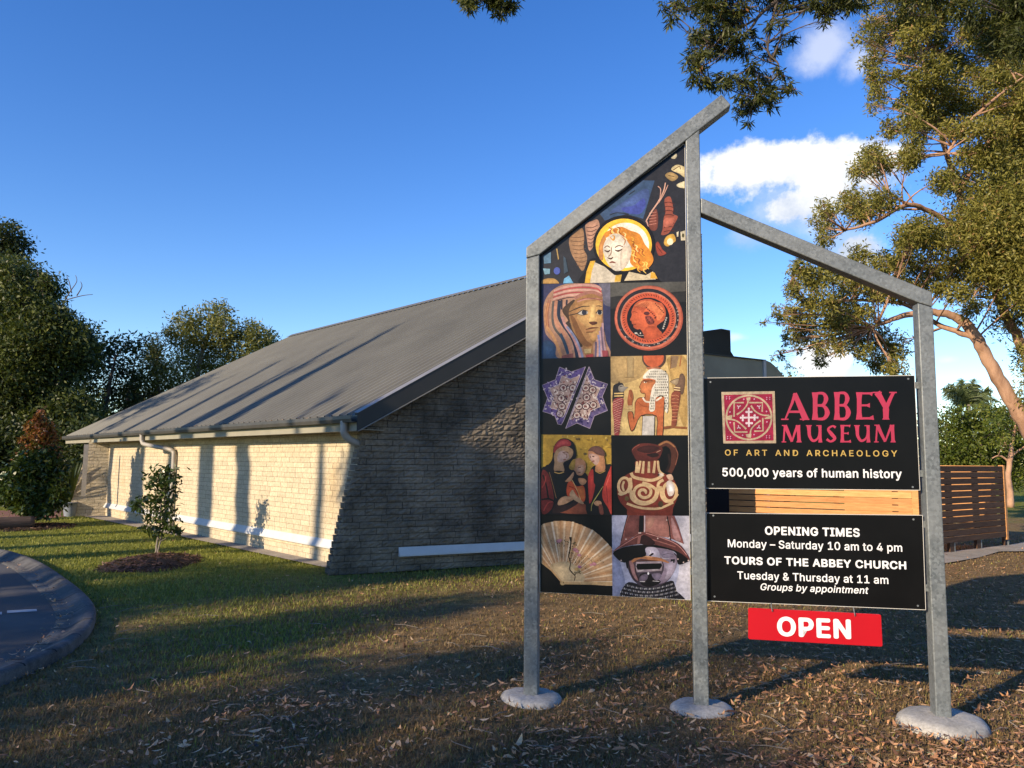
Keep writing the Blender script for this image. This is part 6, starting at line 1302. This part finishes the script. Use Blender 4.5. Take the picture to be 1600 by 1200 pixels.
# ---- left side
rgp = np.random.default_rng(58)
L1 = [(20, 430, 30, 30), (60, 450, 35, 30), (30, 480, 45, 35), (80, 498, 32, 26), (125, 528, 22, 20), (50, 530, 50, 40), (110, 530, 40, 35), (20, 580, 50, 45), (80, 590, 50, 45), (130, 560, 25, 30), (40, 650, 60, 45), (110, 650, 50, 40), (20, 710, 50, 45),
      (-40, 480, 50, 50), (-50, 580, 50, 60), (-40, 680, 50, 60), (-110, 540, 60, 70), (-110, 670, 60, 70), (-10, 410, 20, 20), (70, 440, 14, 12)]
D_ = 26.0
ba = at_depth(40, 800, D_); ba[2] = 0
def bare(b, rg):
    for q in (((95, 480), (110, 455), (120, 440), (118, 430)), ((105, 468), (128, 462), (145, 460)), ((112, 458), (108, 440), (104, 432)), ((70, 470), (62, 440), (58, 420)), ((15, 450), (25, 430), (22, 415)), ((120, 462), (128, 448), (126, 440))):
        p = [at_depth(*w, D_ - .6) for w in q]; b.tube(smooth_path(p, 3), np.linspace(.02, .008, 3 * (len(p) - 1) + 1), 5)
plant('broadleaf_tree', 'broad dark green tree at the far left with bare twigs poking from its top', 'tree', ba,
      [([ba, ba + np.array([.1, 0, 2.2]), ba + np.array([-.2, 0, 4.2]), at_depth(40, 500, D_), at_depth(50, 440, D_)], [.3, .26, .2, .12, .04]), ([ba + np.array([.1, 0, 2]), at_depth(90, 600, D_), at_depth(115, 520, D_)], [.15, .1, .03])],
      pxc(L1, D_, rgp, .95, 5.0, 1.0, 1.2) + pxc(L1, D_ + 2, rgp, .9, 3.0, 1.0, .8), M['dark_leaf'], M['bark_dark'], .17, .065, .25, 51, limb_r=.04, tight=.26, twig=14, extra=bare)
L0 = [(10, 365, 26, 20), (28, 385, 22, 22), (-20, 380, 40, 40), (18, 412, 24, 24), (-40, 440, 50, 60),  (-80, 380, 50, 50), (30, 460, 40, 50), (0, 520, 60, 60), (-60, 520, 60, 60), (60, 560, 50, 60)]
bb = at_depth(0, 790, 34); bb[2] = 0
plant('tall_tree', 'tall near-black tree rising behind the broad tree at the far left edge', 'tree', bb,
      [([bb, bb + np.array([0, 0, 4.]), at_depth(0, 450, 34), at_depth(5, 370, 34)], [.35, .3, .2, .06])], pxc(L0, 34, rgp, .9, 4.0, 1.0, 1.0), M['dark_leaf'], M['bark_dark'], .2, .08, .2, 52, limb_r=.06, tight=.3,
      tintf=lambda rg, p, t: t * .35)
L2 = [(150, 545, 18, 20), (165, 560, 20, 22), (185, 540, 22, 16), (205, 535, 18, 14), (212, 550, 12, 12), (175, 590, 28, 28), (200, 575, 20, 22), (215, 590, 12, 14), (150, 610, 30, 30), (185, 625, 30, 26), (205, 620, 16, 20), (140, 660, 34, 30), (175, 665, 30, 22), (120, 690, 24, 24), (160, 690, 26, 16)]
D_ = 30.0; bc = at_depth(165, 780, D_); bc[2] = 0
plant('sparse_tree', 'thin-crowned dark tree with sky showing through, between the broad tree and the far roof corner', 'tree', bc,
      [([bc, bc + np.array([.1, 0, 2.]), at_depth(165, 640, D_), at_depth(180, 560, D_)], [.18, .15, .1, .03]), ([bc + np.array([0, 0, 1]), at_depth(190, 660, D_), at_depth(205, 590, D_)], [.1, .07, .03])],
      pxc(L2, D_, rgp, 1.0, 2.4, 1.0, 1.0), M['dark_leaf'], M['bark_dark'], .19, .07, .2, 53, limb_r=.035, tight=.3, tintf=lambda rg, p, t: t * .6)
L3 = [(243, 540, 14, 16), (248, 560, 20, 20), (235, 585, 22, 22), (255, 590, 22, 22), (215, 620, 24, 24), (240, 625, 26, 24), (200, 615, 12, 16), (290, 502, 18, 14), (285, 525, 20, 20), (310, 520, 22, 20), (325, 492, 20, 16), (345, 490, 16, 16), (350, 510, 18, 16), (335, 530, 24, 20), (305, 550, 26, 24), (340, 560, 28, 24),
      (375, 545, 26, 22), (385, 515, 18, 14), (405, 520, 20, 14), (418, 530, 16, 14), (400, 545, 24, 18), (290, 580, 26, 26), (325, 595, 30, 26), (365, 590, 30, 26), (275, 620, 26, 26), (265, 520, 8, 12), (230, 650, 30, 26), (280, 650, 34, 24), (330, 640, 34, 24), (425, 545, 12, 10), (362, 525, 10, 12), (210, 650, 18, 20)]
D_ = 31.0; be = at_depth(300, 780, D_); be[2] = 0
plant('olive_tree', 'olive-leaved bushy tree standing behind the middle of the museum roof slope', 'tree', be,
      [([be, be + np.array([0, 0, 2.]), at_depth(310, 580, D_), at_depth(330, 510, D_)], [.2, .17, .1, .03]), ([be + np.array([0, 0, 1.2]), at_depth(250, 620, D_), at_depth(246, 555, D_)], [.1, .08, .03]), ([be + np.array([0, 0, 1.4]), at_depth(370, 580, D_), at_depth(405, 530, D_)], [.1, .08, .03])],
      pxc(L3, D_, rgp, 1.12, 6.5, 1.0, 1.0), M['olive_leaf'], M['bark_grey'], .17, .05, .15, 54, limb_r=.025, tight=.26, twig=14)
# dark hedge that closes the view at the far left
H = [(x, y, 34, 34) for x in range(-160, 150, 42) for y in (690, 735, 775)] + [(100, 690, 26, 26), (118, 740, 16, 40), (130, 700, 20, 20)]
bh = at_depth(-20, 795, 24.5); bh[2] = 0
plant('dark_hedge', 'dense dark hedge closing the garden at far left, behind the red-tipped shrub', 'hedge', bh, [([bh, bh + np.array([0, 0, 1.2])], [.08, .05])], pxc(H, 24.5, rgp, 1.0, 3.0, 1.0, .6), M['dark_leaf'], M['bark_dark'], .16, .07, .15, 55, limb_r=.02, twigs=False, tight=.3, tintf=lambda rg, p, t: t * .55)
# distant tree line all round the far side of the site
rg = np.random.default_rng(77); Q = []; T = []
for k in range(170):
    th = math.radians(rg.uniform(-66, 66)); d = rg.uniform(70, 100); h = rg.uniform(3.5, 7.5) * (1 if abs(th) > .2 else .9)
    c = np.array([d * math.sin(th), d * math.cos(th), h * .45]); n = 160
    p, _ = clump_points(rg, c, np.array([3.2, 3.2, h * .5]), n, 10, .3); Q.append(leaf_quads(rg, p, .8, .45, .1)); T.append(np.clip(rg.beta(2, 2, n) * .8 + rg.uniform(-.1, .2), 0, 1))
o = quads_obj('distant_trees', np.vstack(Q), np.concatenate(T), M['olive_leaf']); tag(o, 'hazy low line of far trees beyond the lawn on the horizon', 'trees', kind='stuff')

# ---- shrub with red new growth
r0 = on_ground(50, 822); DR = r0[1]
RL = [(62, 655, 9, 11), (52, 668, 11, 10), (72, 668, 12, 10), (60, 682, 16, 10), (45, 688, 10, 9), (78, 686, 12, 10), (62, 698, 20, 10), (50, 708, 18, 12), (75, 708, 18, 12), (60, 722, 26, 14), (38, 728, 18, 14), (84, 726, 16, 14), (28, 745, 20, 14), (60, 745, 28, 15), (88, 745, 14, 14),
      (15, 762, 18, 14), (42, 765, 26, 15), (75, 765, 22, 15), (92, 768, 10, 14), (22, 780, 18, 12), (50, 785, 26, 14), (80, 786, 18, 12), (65, 800, 22, 8), (40, 798, 16, 8), (5, 770, 10, 10)]
zr = at_depth(60, 700, DR)[2]
rl = pxc([(x, y, rx * (.78 if y < 700 else 1), ry) for x, y, rx, ry in RL], DR, rgp, 1.0, 5., 1.0, .22)
red = plant('lilly_pilly_shrub', 'conical glossy green shrub tipped with red new leaves, in a mulch ring at far left', 'shrub', r0,
      [([r0, r0 + np.array([.02, 0, .4]), at_depth(55, 740, DR), at_depth(60, 650, DR)], [.035, .03, .025, .006])], [(c, r, n if c[2] < zr else n // 14) for c, r, n in rl], M['glossy_leaf'], M['bark_grey'], .13, .05, .25, 61, limb_r=.01, tight=.3)
rg = np.random.default_rng(62); Q = []; T = []
for c, r, n in rl:
    if c[2] > zr - .3:
        m_ = int(n * (1.7 if c[2] > zr else .35)); p, _ = clump_points(rg, np.asarray(c), r, m_, 10, .3); Q.append(leaf_quads(rg, p, .115, .042, .1)); T.append(rg.uniform(0, 1, m_))
quads_obj('new_growth', np.vstack(Q), np.concatenate(T), M['red_leaf'], red)
# ---- sapling in front of the long wall
s0 = on_ground(243, 868); DS = s0[1]
SLp = [(247, 738, 18, 10), (262, 738, 16, 10), (256, 750, 20, 10), (240, 755, 12, 8), (262, 765, 16, 12), (246, 772, 12, 12), (228, 776, 14, 10), (218, 788, 12, 7), (236, 790, 14, 10), (262, 788, 14, 12), (272, 770, 8, 8), (228, 798, 12, 8), (246, 804, 12, 10), (266, 808, 10, 10), (236, 816, 12, 10), (270, 820, 12, 7), (258, 824, 12, 8), (240, 828, 10, 8), (276, 828, 7, 5), (212, 786, 6, 5)]
plant('sapling', 'young two-stemmed sapling in a mulch ring in front of the long cream wall', 'tree', s0,
      [([s0, at_depth(246, 845, DS), at_depth(250, 820, DS), at_depth(252, 780, DS), at_depth(260, 735, DS)], [.018, .015, .013, .01, .004]), ([s0 + np.array([.02, 0, 0]), at_depth(252, 840, DS), at_depth(257, 800, DS), at_depth(258, 760, DS)], [.012, .011, .009, .004])],
      pxc(SLp, DS, rgp, 1.0, 1.6, 1.0, .12), M['glossy_leaf'], M['bark_grey'], .095, .036, .3, 63, limb_r=.006, twigs=False, tight=.32, tintf=lambda rg, p, t: t * .8)
def mulch_bed(name, c, rx, ry, h, seed):
    rg = np.random.default_rng(seed); b = MB(); k = 48; V = [c + np.array([0, 0, h])]; ph = rg.uniform(0, 6, 3)
    for rr, hh in ((.3, .95), (.55, .75), (.8, .38), (1.0, -.1)):
        for j in range(k):
            a = 2 * math.pi * j / k; w = 1 + .07 * math.sin(3 * a + ph[0]) + .05 * math.sin(5 * a + ph[1]) + rg.uniform(-.03, .03)
            V.append(c + np.array([rx * rr * w * math.cos(a), ry * rr * w * math.sin(a), h * hh + rg.uniform(-.012, .012)]))
    F = [(0, 1 + j, 1 + (j + 1) % k) for j in range(k)]
    for i in range(3): F += [(1 + i * k + j, 1 + (i + 1) * k + j, 1 + (i + 1) * k + (j + 1) % k, 1 + i * k + (j + 1) % k) for j in range(k)]
    b.add(V, F); o = b.build(name, M['mulch'], None); o['kind'] = 'structure'
    n = 900; a = rg.uniform(0, 6.28, n); r = np.sqrt(rg.uniform(0, 1, n))
    P = c + np.stack([rx * r * np.cos(a), ry * r * np.sin(a), h * (1 - r ** 2) * .95 + .012], 1)
    d = unit(rg.normal(size=(n, 3)) * np.array([1, 1, .25])); s = unit(np.cross(d, np.array([0, 0, 1.0]) + rg.normal(size=(n, 3)) * .4)); L = rg.uniform(.03, .09, (n, 1)); w = L * .25
    o2 = quads_obj('mulch_chips', np.stack([P - d * L / 2 - s * w / 2, P - d * L / 2 + s * w / 2, P + d * L / 2 + s * w / 2, P + d * L / 2 - s * w / 2], 1), rg.uniform(0, .22, n), M['litter']); o2['kind'] = 'stuff'
    tag(o2, 'loose bark chips mounded around the sapling stem' if seed == 1 else 'loose bark chips around the red-tipped shrub stem', 'mulch')
mc1 = on_ground(238, 880); mulch_bed('mulch_bed', mc1, .62, .95, .10, 1)
mc2 = on_ground(52, 824); mulch_bed('mulch_bed', mc2, .75, 1.0, .06, 2)
# ---- pots with strap leaves, log edging
def potted(base, r, h, label, seed, nl, ll):
    t = thing('potted_plant', label, 'pot plant', base, 'pots by the far corner'); b = MB(); k = 16
    V = []; F = []
    for rr, z in ((.75, 0), (.95, h * .6), (1.0, h), (1.06, h), (1.06, h * 1.06), (.9, h * 1.06), (.88, h * .9)):
        for j in range(k): V.append(base + np.array([r * rr * math.cos(j * 2 * math.pi / k), r * rr * math.sin(j * 2 * math.pi / k), z]))
    for i in range(6):
        for j in range(k): F.append((i * k + j, i * k + (j + 1) % k, (i + 1) * k + (j + 1) % k, (i + 1) * k + j))
    F.append(tuple(range(6 * k, 7 * k))); b.add(V, F); b.build('pot', M['pot'], t, True)
    rg = np.random.default_rng(seed); Q = []
    for i in range(nl):
        a = rg.uniform(0, 6.28); e = rg.uniform(.9, 1.5); d = np.array([math.cos(a) * math.cos(e), math.sin(a) * math.cos(e), math.sin(e)]); s = np.array([-math.sin(a), math.cos(a), 0]); o = base + up * (h * .95)
        p0, p1, p2 = o, o + d * ll * .6, o + d * ll + np.array([d[0], d[1], -.3]) * ll * .15
        for (u, v, w0, w1) in ((p0, p1, .022, .03), (p1, p2, .03, .004)): Q.append([u - s * w0, u + s * w0, v + s * w1, v - s * w1])
    quads_obj('strap_leaves', np.array(Q), np.repeat(rg.uniform(0, .8, nl), 2), M['dark_leaf'], t)
up = np.array([0, 0, 1.0])
potted(on_ground(109, 807), .17, .34, 'blue-grey pot with tall strap leaves beside the far wing wall', 1, 34, 1.1)
potted(on_ground(85, 800), .14, .28, 'smaller pale pot left of the strap-leaved pot at the far corner', 2, 12, .5)
lg0, lg1 = on_ground(-60, 831), on_ground(52, 826)
t = thing('log_edging', 'low dark timber log edging the paving at the far left of the lawn', 'garden edging', lg0)
b = MB(); b.tube(smooth_path([lg0 + up * .12, (lg0 + lg1) / 2 + up * .12, lg1 + up * .12], 5), .14, 12); b.build('log', M['log'], t, True)

# ---- behind the fence on the right
PR_ = [(1485, 664, 26, 26), (1480, 704, 26, 26), (1510, 674, 26, 24), (1500, 714, 30, 26), (1530, 654, 26, 20), (1545, 679, 30, 26), (1535, 709, 30, 26), (1570, 664, 28, 26), (1575, 704, 30, 28), (1560, 734, 30, 20), (1505, 744, 30, 20), (1470, 739, 26, 20), (1590, 734, 26, 26), (1440, 694, 30, 40), (1610, 674, 30, 40), (1520, 729, 26, 22), (1555, 646, 20, 12), (1495, 649, 18, 12)]
D_ = 30.; bb = at_depth(1530, 775, D_); bb[2] = 0
plant('bushy_tree', 'bright green bushy tree in sun behind the dark slat screen', 'tree', bb, [([bb, bb + np.array([0, 0, 1.2]), at_depth(1535, 660, D_)], [.15, .12, .03])], pxc(PR_, D_, rgp, 1.0, 4.5, 1.0, .9), M['bright_leaf'], M['bark_grey'], .15, .065, .1, 71, limb_r=.03, tight=.3)
D_ = 31.5; bp = at_depth(1515, 770, D_); bp[2] = 0; crown = at_depth(1513, 632, D_)
def palm():
    t = thing('palm_tree', 'feathery palm rising just right of the sign post above the green bushes', 'palm', bp); b = MB(); b.tube(smooth_path([bp, bp + np.array([.1, 0, 2]), crown], 5), [.085] * 11, 10); b.build('trunk', M['bark_grey'], t, True)
    rg = np.random.default_rng(5); sk = D_ / FPX
    for i, (dx, dy, dr) in enumerate(((0, -42, 6), (-12, -38, 10), (16, -36, 12), (-30, -26, 24), (34, -20, 26), (-40, -8, 30), (44, -4, 34), (-34, 8, 26), (30, 12, 24), (-20, -34, 18), (24, -32, 20), (-46, -16, 30), (8, -40, 8))):
        tip = crown + np.array([dx * sk, rg.uniform(-.6, .6), -dy * sk]); mid = (crown + tip) / 2 + np.array([0, 0, dr * sk * .55]); tt = np.linspace(0, 1, 18)[:, None]
        C = crown * (1 - tt) ** 2 + 2 * mid * tt * (1 - tt) + tip * tt ** 2; Q = []
        T = unit(np.gradient(C, axis=0)); S = unit(np.cross(T, np.array([0, 1.0, .2])))
        for j in range(2, 18):
            for sg in (-1, 1):
                for r in range(3):
                    p = C[j] - T[j] * r * .05; L = .48 * math.sin(math.pi * min(1, j / 17 * .85 + .12)); e = p + S[j] * sg * L * .7 + T[j] * L * .5 + np.array([0, rg.uniform(-.3, .3), -L * .35]) ; w = T[j] * .026
                    Q.append([p - w, p + w, e + w * .2, e - w * .2])
        bs = MB(); fr = quads_obj('frond', np.array(Q), rg.uniform(0, 1, len(Q)), M['palm_leaf'], t)
        bs.tube(C, np.linspace(.022, .006, 18), 5); bs.build('frond_stem', M['palm_leaf'], fr)
palm()
D_ = 27.; bt = at_depth(1580, 792, D_); bt[2] = 0
TL = [(1560, 665, 18, 14), (1580, 650, 22, 16), (1600, 668, 24, 18), (1570, 690, 14, 10), (1600, 640, 24, 18), (1620, 690, 20, 20), (1615, 650, 20, 20)]
plant('slender_tree', 'slender pale-trunked tree right of the dark slat screen', 'tree', bt, [([bt, at_depth(1576, 740, D_), at_depth(1579, 715, D_), at_depth(1582, 690, D_), at_depth(1590, 650, D_)], [.12, .09, .085, .06, .02]), ([at_depth(1578, 722, D_), at_depth(1562, 712, D_), at_depth(1550, 716, D_)], [.04, .03, .015]), ([at_depth(1580, 712, D_), at_depth(1598, 700, D_), at_depth(1612, 690, D_)], [.04, .03, .015])],
      pxc(TL, D_, rgp, 1.0, 3.2, 1.0, .6), M['bright_leaf'], M['bark_gum'], .13, .05, .2, 72, limb_r=.02, tight=.3)
HH = [(x, y, 18, 15) for x in range(1560, 1760, 22) for y in (752, 775)]
bh = at_depth(1640, 795, 42); bh[2] = 0
plant('low_hedge', 'low dark hedge far off beyond the lawn at the right edge', 'hedge', bh, [([bh, bh + up * .8], [.06, .03])], pxc(HH, 42, rgp, 1.0, .9, 1.0, .6), M['dark_leaf'], M['bark_dark'], .2, .1, .1, 73, limb_r=.02, twigs=False, tight=.35)
D_ = 34; b0 = at_depth(1240, 790, D_); b0[2] = 0
plant('small_far_tree', 'small dark treetop peeping over the sloped end of the beige parapet', 'tree', b0, [([b0, b0 + up * 3, at_depth(1236, 590, D_)], [.1, .08, .03])], pxc([(1226, 572, 8, 7), (1236, 580, 12, 9), (1245, 588, 12, 7), (1228, 590, 16, 12), (1215, 600, 20, 18)], D_, rgp, 1, .9, 1, .3), M['dark_leaf'], M['bark_dark'], .16, .06, .2, 74, limb_r=.02, tight=.3)

#@SHADE
# ---- trees left of and behind the viewer: their trunks and crowns shade the lawn, wall and roof
def sun_pt(s, q, a): 
    """point whose shadow passes the place with sideways coordinate s and height q across the sun's beam, a metres along the beam"""
    z = (q - a * math.sin(SUN_EL)) / math.cos(SUN_EL)
    return LH * a + LN * s + up * z
def shade_tree(name, label, s, a, top_q, clumps, r0, seed, lean=0.0, bark='bark_grey', ln=.16, wd=.045, group='trees that shade the lawn'):
    base = sun_pt(s, 0, a); base[2] = 0
    topp = sun_pt(s + lean, top_q, a)
    rs = np.random.default_rng(seed + 7); pts = [base] + [base * (1 - t) + topp * t + LN * rs.normal() * .09 for t in (.2, .35, .5, .62, .75, .88)] + [topp]
    plant(name, label, 'tree', base, [(pts, [r0, r0 * .98, r0 * .97, r0 * .96, r0 * .93, r0 * .86, r0 * .7, r0 * .15])], [(sun_pt(cs, cq, a + da), np.array([rr, rr, rq]), n) for cs, cq, rr, rq, n, da in clumps], M['gum_leaf'], M[bark], ln, wd, .4, seed, group=group, limb_r=.03, twigs=True, tight=.3)
SH = [
 # slender trunks whose shadows stripe the long wall and the roof
 ('slender_gum', 'slender bare-stemmed tree left of the view, thickest of the row shading the long wall', -13.36, -15.0, 6.9, [], .34),
 ('slender_gum', 'slender tree left of the view, second in the row that stripes the long wall', -15.05, -16.0, 6.5, [], .26),
 ('slender_gum', 'slender leaning tree left of the view beside the second of the row', -14.6, -17.0, 5.8, [], .2),
 ('slender_gum', 'slender tree left of the view at the start of the row nearest the sign', -10.75, -19.0, 4.3, [], .17),
 ('slender_gum', 'slender tree left of the view, fourth in the row toward the far corner', -17.2, -15.5, 6.2, [], .24),
 ('slender_gum', 'slender tree left of the view nearest the far corner of the museum', -19.0, -16.5, 5.6, [], .24),
]
for i, (nm, lb, s, a, tq, cl, r) in enumerate(SH):
    rg = np.random.default_rng(200 + i)
    cl = [(s + rg.uniform(-.1, .1), tq - rg.uniform(.0, .5), .16, .4, 36, rg.uniform(-.3, .3)) for _ in range(2)]
    shade_tree(nm, lb, s, a, tq, cl, r, 300 + i, lean=[0, .1, -.75, .1, .1, -.1][i])
# crowns of the trees behind the viewer; dappled by where lobes are left out
def shade_crown(rg, boxes, a, k):
    out = []
    for s0, s1, q0, q1, n, dens in boxes:
        for _ in range(n):
            out.append((rg.uniform(s0, s1), rg.uniform(q0, q1), rg.uniform(.32, .6), rg.uniform(.25, .42), int(190 * dens), rg.uniform(-k, k)))
    return out
rg = np.random.default_rng(400)
shade_tree('shade_gum', 'broad gum behind the viewer to the left, shading the kerb and the near lawn', -9.6, -11.5, 1.0, shade_crown(rg, [(-11.4, -8.1, -.6, 1.45, 30, 1.6), (-8.6, -6.9, -1, .7, 16, 1.6)], -11.5, 1.2), .2, 401)
shade_tree('shade_gum', 'gum directly behind the viewer, shading the leaf litter in front of the sign', -5.6, -13.0, .9, shade_crown(rg, [(-7.3, -3.2, -1.6, .62, 36, 1.8), (-7.0, -6.3, .7, 1.8, 8, 1.4), (-5.0, -4.2, .6, 1.4, 8, 1.2)], -13, 1.2), .22, 402)
shade_tree('shade_gum', 'gum behind the viewer to the right, dappling the ground at the right post', -2.4, -14.0, .7, shade_crown(rg, [(-3.7, -2.4, -1.6, .9, 16, 1.6), (-3.2, -2.3, .75, 1.15, 6, 1.3), (-2.4, -1.2, -1.8, .35, 7, 1.2), (-3.75, -3.45, 1.0, 3.4, 8, .6)], -14, 1.0), .2, 403)
shade_tree('shade_gum', 'dense-topped gum left of the viewer, darkening the split-face end wall', -9.7, -9.0, 4.0, shade_crown(rg, [(-9.5, -9.0, 1.2, 3.2, 26, 2.4), (-9.05, -8.5, 1.2, 3.5, 34, 2.2), (-8.85, -8.6, 3.3, 3.75, 6, 1.4)], -9, .8), .24, 404)
shade_tree('shade_gum', 'gum left of the view whose crown mottles the far end of the museum roof', -21.5, -6.0, 5.6, shade_crown(rg, [(-23.5, -20.3, 4.0, 6.0, 16, 1.2)], -6, .8), .2, 405)
# ------------------------------------------------------------------ grass blades and fallen leaves near the camera
def free(X, Y, extra=0.0):
    ok = ~in_poly(X, Y, KOUT)
    for p in PATHS: ok &= ~in_poly(X, Y, p)
    for s, r in (((sL0 + sL1) / 2, .20), ((sM0 + sM1) / 2, .19), ((sR0 + sR1) / 2, .255)):
        c = S3(s, 0, DP / 2); ok &= (X - c[0]) ** 2 + (Y - c[1]) ** 2 > r * r
    ok &= ((X - mc1[0]) / .6) ** 2 + ((Y - mc1[1]) / .92) ** 2 > 1
    P = np.stack([X, Y], 1); f = (P - F0[:2]) @ FD[:2]; q = (P - F0[:2]) @ FN[:2]; w = (P - W0[:2]) @ WN[:2]
    ok &= ~((q < 0.02) & (w < .02) & (f > -.02)) & ~((w < .02) & (f > -1) & (q < 0) & (f < 12))
    return ok
def wedge(rg, n, y0, y1, power=2.0):
    """points in the part of the lawn in view, thinning with distance"""
    u = rg.uniform(0, 1, n); Y = (y0 ** (1 - power) + u * (y1 ** (1 - power) - y0 ** (1 - power))) ** (1 / (1 - power)) if power != 1 else y0 * (y1 / y0) ** u
    X = rg.uniform(-.74, .74, n) * Y; return X, Y
def vnoise(X, Y, s, seed):
    r = np.random.default_rng(seed); o = 0
    for k in range(5):
        a = r.uniform(0, 6.28); f = s * r.uniform(.6, 1.8); o = o + np.sin((X * math.cos(a) + Y * math.sin(a)) * f + r.uniform(0, 6.28))
    return o / 5
rg = np.random.default_rng(101)
X, Y = wedge(rg, 260000, 3.3, 22, 1.7); X = np.concatenate([X, rg.uniform(-1.2, 1.2, 9000) * 3 * 1]); Y = np.concatenate([Y, rg.uniform(2.4, 3.6, 9000)])
k = -.085 * X + .105 * Y + .42 * vnoise(X, Y, 1.6, 3) - .66; green = np.clip((k - .15) / .5, 0, 1)
keep = free(X, Y) & (rg.uniform(0, 1, len(X)) < .5 + .5 * green); X, Y, green = X[keep], Y[keep], green[keep]; n = len(X)
h = rg.uniform(.014, .034, n) * (1 + .012 * Y) * (1.25 - .35 * (1 - green)); a = rg.uniform(0, 6.28, n); lean = rg.uniform(.1, .9, n)
w = .0022 + .00042 * Y; d = np.stack([np.cos(a) * lean, np.sin(a) * lean, np.ones(n)], 1); s = np.stack([-np.sin(a), np.cos(a), np.zeros(n)], 1)
b0 = np.stack([X, Y, np.full(n, -.008)], 1); m1 = b0 + d * (h * .55)[:, None]; tp = b0 + d * h[:, None] * np.array([1.3, 1.3, .95])
Q = np.stack([b0 - s * w[:, None], b0 + s * w[:, None], tp + s * w[:, None] * .15, tp - s * w[:, None] * .15], 1)
tint = np.where(rg.uniform(0, 1, n) < green * .92 + .06, rg.uniform(.45, 1, n), rg.uniform(0, .42, n))
o = quads_obj('grass', Q, tint, M['grass']); tag(o, 'short patchy lawn grass, green by the wall and brown near the sign', 'grass', kind='stuff')
# fallen leaves
rg = np.random.default_rng(102)
X, Y = wedge(rg, 66000, 3.2, 17, 1.9); X = np.concatenate([X, rg.uniform(-2.6, 2.6, 3600)]); Y = np.concatenate([Y, rg.uniform(2.3, 3.5, 3600)])
den = np.clip(.30 + .13 * X - .035 * (Y - 5) + .42 * vnoise(X, Y, 2.2, 9) + .25 * vnoise(X, Y, 6, 19), .03, 1.0)
keep = free(X, Y) & (rg.uniform(0, 1, len(X)) < den); X, Y = X[keep], Y[keep]
kx = rg.integers(0, len(KP), 420); kd = rg.normal(.27, .05, 420); kk = KP[kx] + KN[kx] * kd[:, None] + rg.normal(size=(420, 2)) * .02
ez = rg.uniform(0, 1, 500); ge = EF + (PC - EF) * ez[:, None] + WN * rg.uniform(-.02, .09, (500, 1))
X = np.concatenate([X, kk[:, 0], rg.uniform(5.5, 12, 900)]); Y = np.concatenate([Y, kk[:, 1], rg.uniform(9.0, 16, 900)]); Zb = np.where((np.arange(len(X)) >= len(X) - 900 - 420) & (np.arange(len(X)) < len(X) - 900), .035, .016)
X = np.concatenate([X, ge[:, 0]]); Y = np.concatenate([Y, ge[:, 1]]); Zb = np.concatenate([Zb, ge[:, 2] + .0]); n = len(X)
L = np.where(rg.uniform(0, 1, n) < .66, rg.uniform(.012, .036, n), rg.uniform(.036, .072, n)) * np.where(rg.uniform(0, 1, n) < .05, 1.35, 1); L[-500:] *= .6; wd = L * rg.uniform(.16, .36, n); a = rg.uniform(0, 6.28, n); pit = rg.normal(0, .14, n); rol = rg.normal(0, .26, n); curl = rg.normal(.0, .22, n)
d = np.stack([np.cos(a) * np.cos(pit), np.sin(a) * np.cos(pit), np.sin(pit)], 1); s = unit(np.stack([-np.sin(a), np.cos(a), np.sin(rol)], 1)); nn = np.cross(d, s)
C = np.stack([X, Y, Zb + rg.uniform(0, .014, n)], 1); Q = []; 
sec = [(-.5, .05), (-.22, .8), (.1, 1.0), (.32, .7), (.5, .04)]
pts = [(C + d * (L * t)[:, None] + nn * (curl * L * (4 * t * t))[:, None], wd * f * .5) for t, f in sec]
Qs = []
for (p0, w0), (p1, w1) in zip(pts[:-1], pts[1:]): Qs.append(np.stack([p0 - s * w0[:, None], p0 + s * w0[:, None], p1 + s * w1[:, None], p1 - s * w1[:, None]], 1))
tt = rg.beta(1.6, 1.5, n); tt = np.where(rg.uniform(0, 1, n) < .02, 1.0, tt * .95)
o = quads_obj('leaf_litter', np.concatenate(Qs), np.tile(tt, 4), M['litter']); tag(o, 'scattered dry brown gum leaves lying over the lawn, gutter and kerb', 'fallen leaves', kind='stuff')
# twigs on the ground
b = MB(); rg = np.random.default_rng(103)
for i in range(150):
    y = rg.uniform(3.6, 8); x = rg.uniform(-.6, .7) * y
    if not free(np.array([x]), np.array([y]))[0]: continue
    a = rg.uniform(0, 6.28); l = rg.uniform(.08, .3); p = np.array([x, y, .014]); q = p + np.array([math.cos(a) * l, math.sin(a) * l, 0]); mm = (p + q) / 2 + np.array([rg.normal() * .02, rg.normal() * .02, .012]); b.tube([p, mm, q], [.003, .0026, .0015], 5)
o = b.build('twigs', M['bark_grey']); tag(o, 'thin dry twigs strewn among the fallen leaves', 'twigs', kind='stuff')
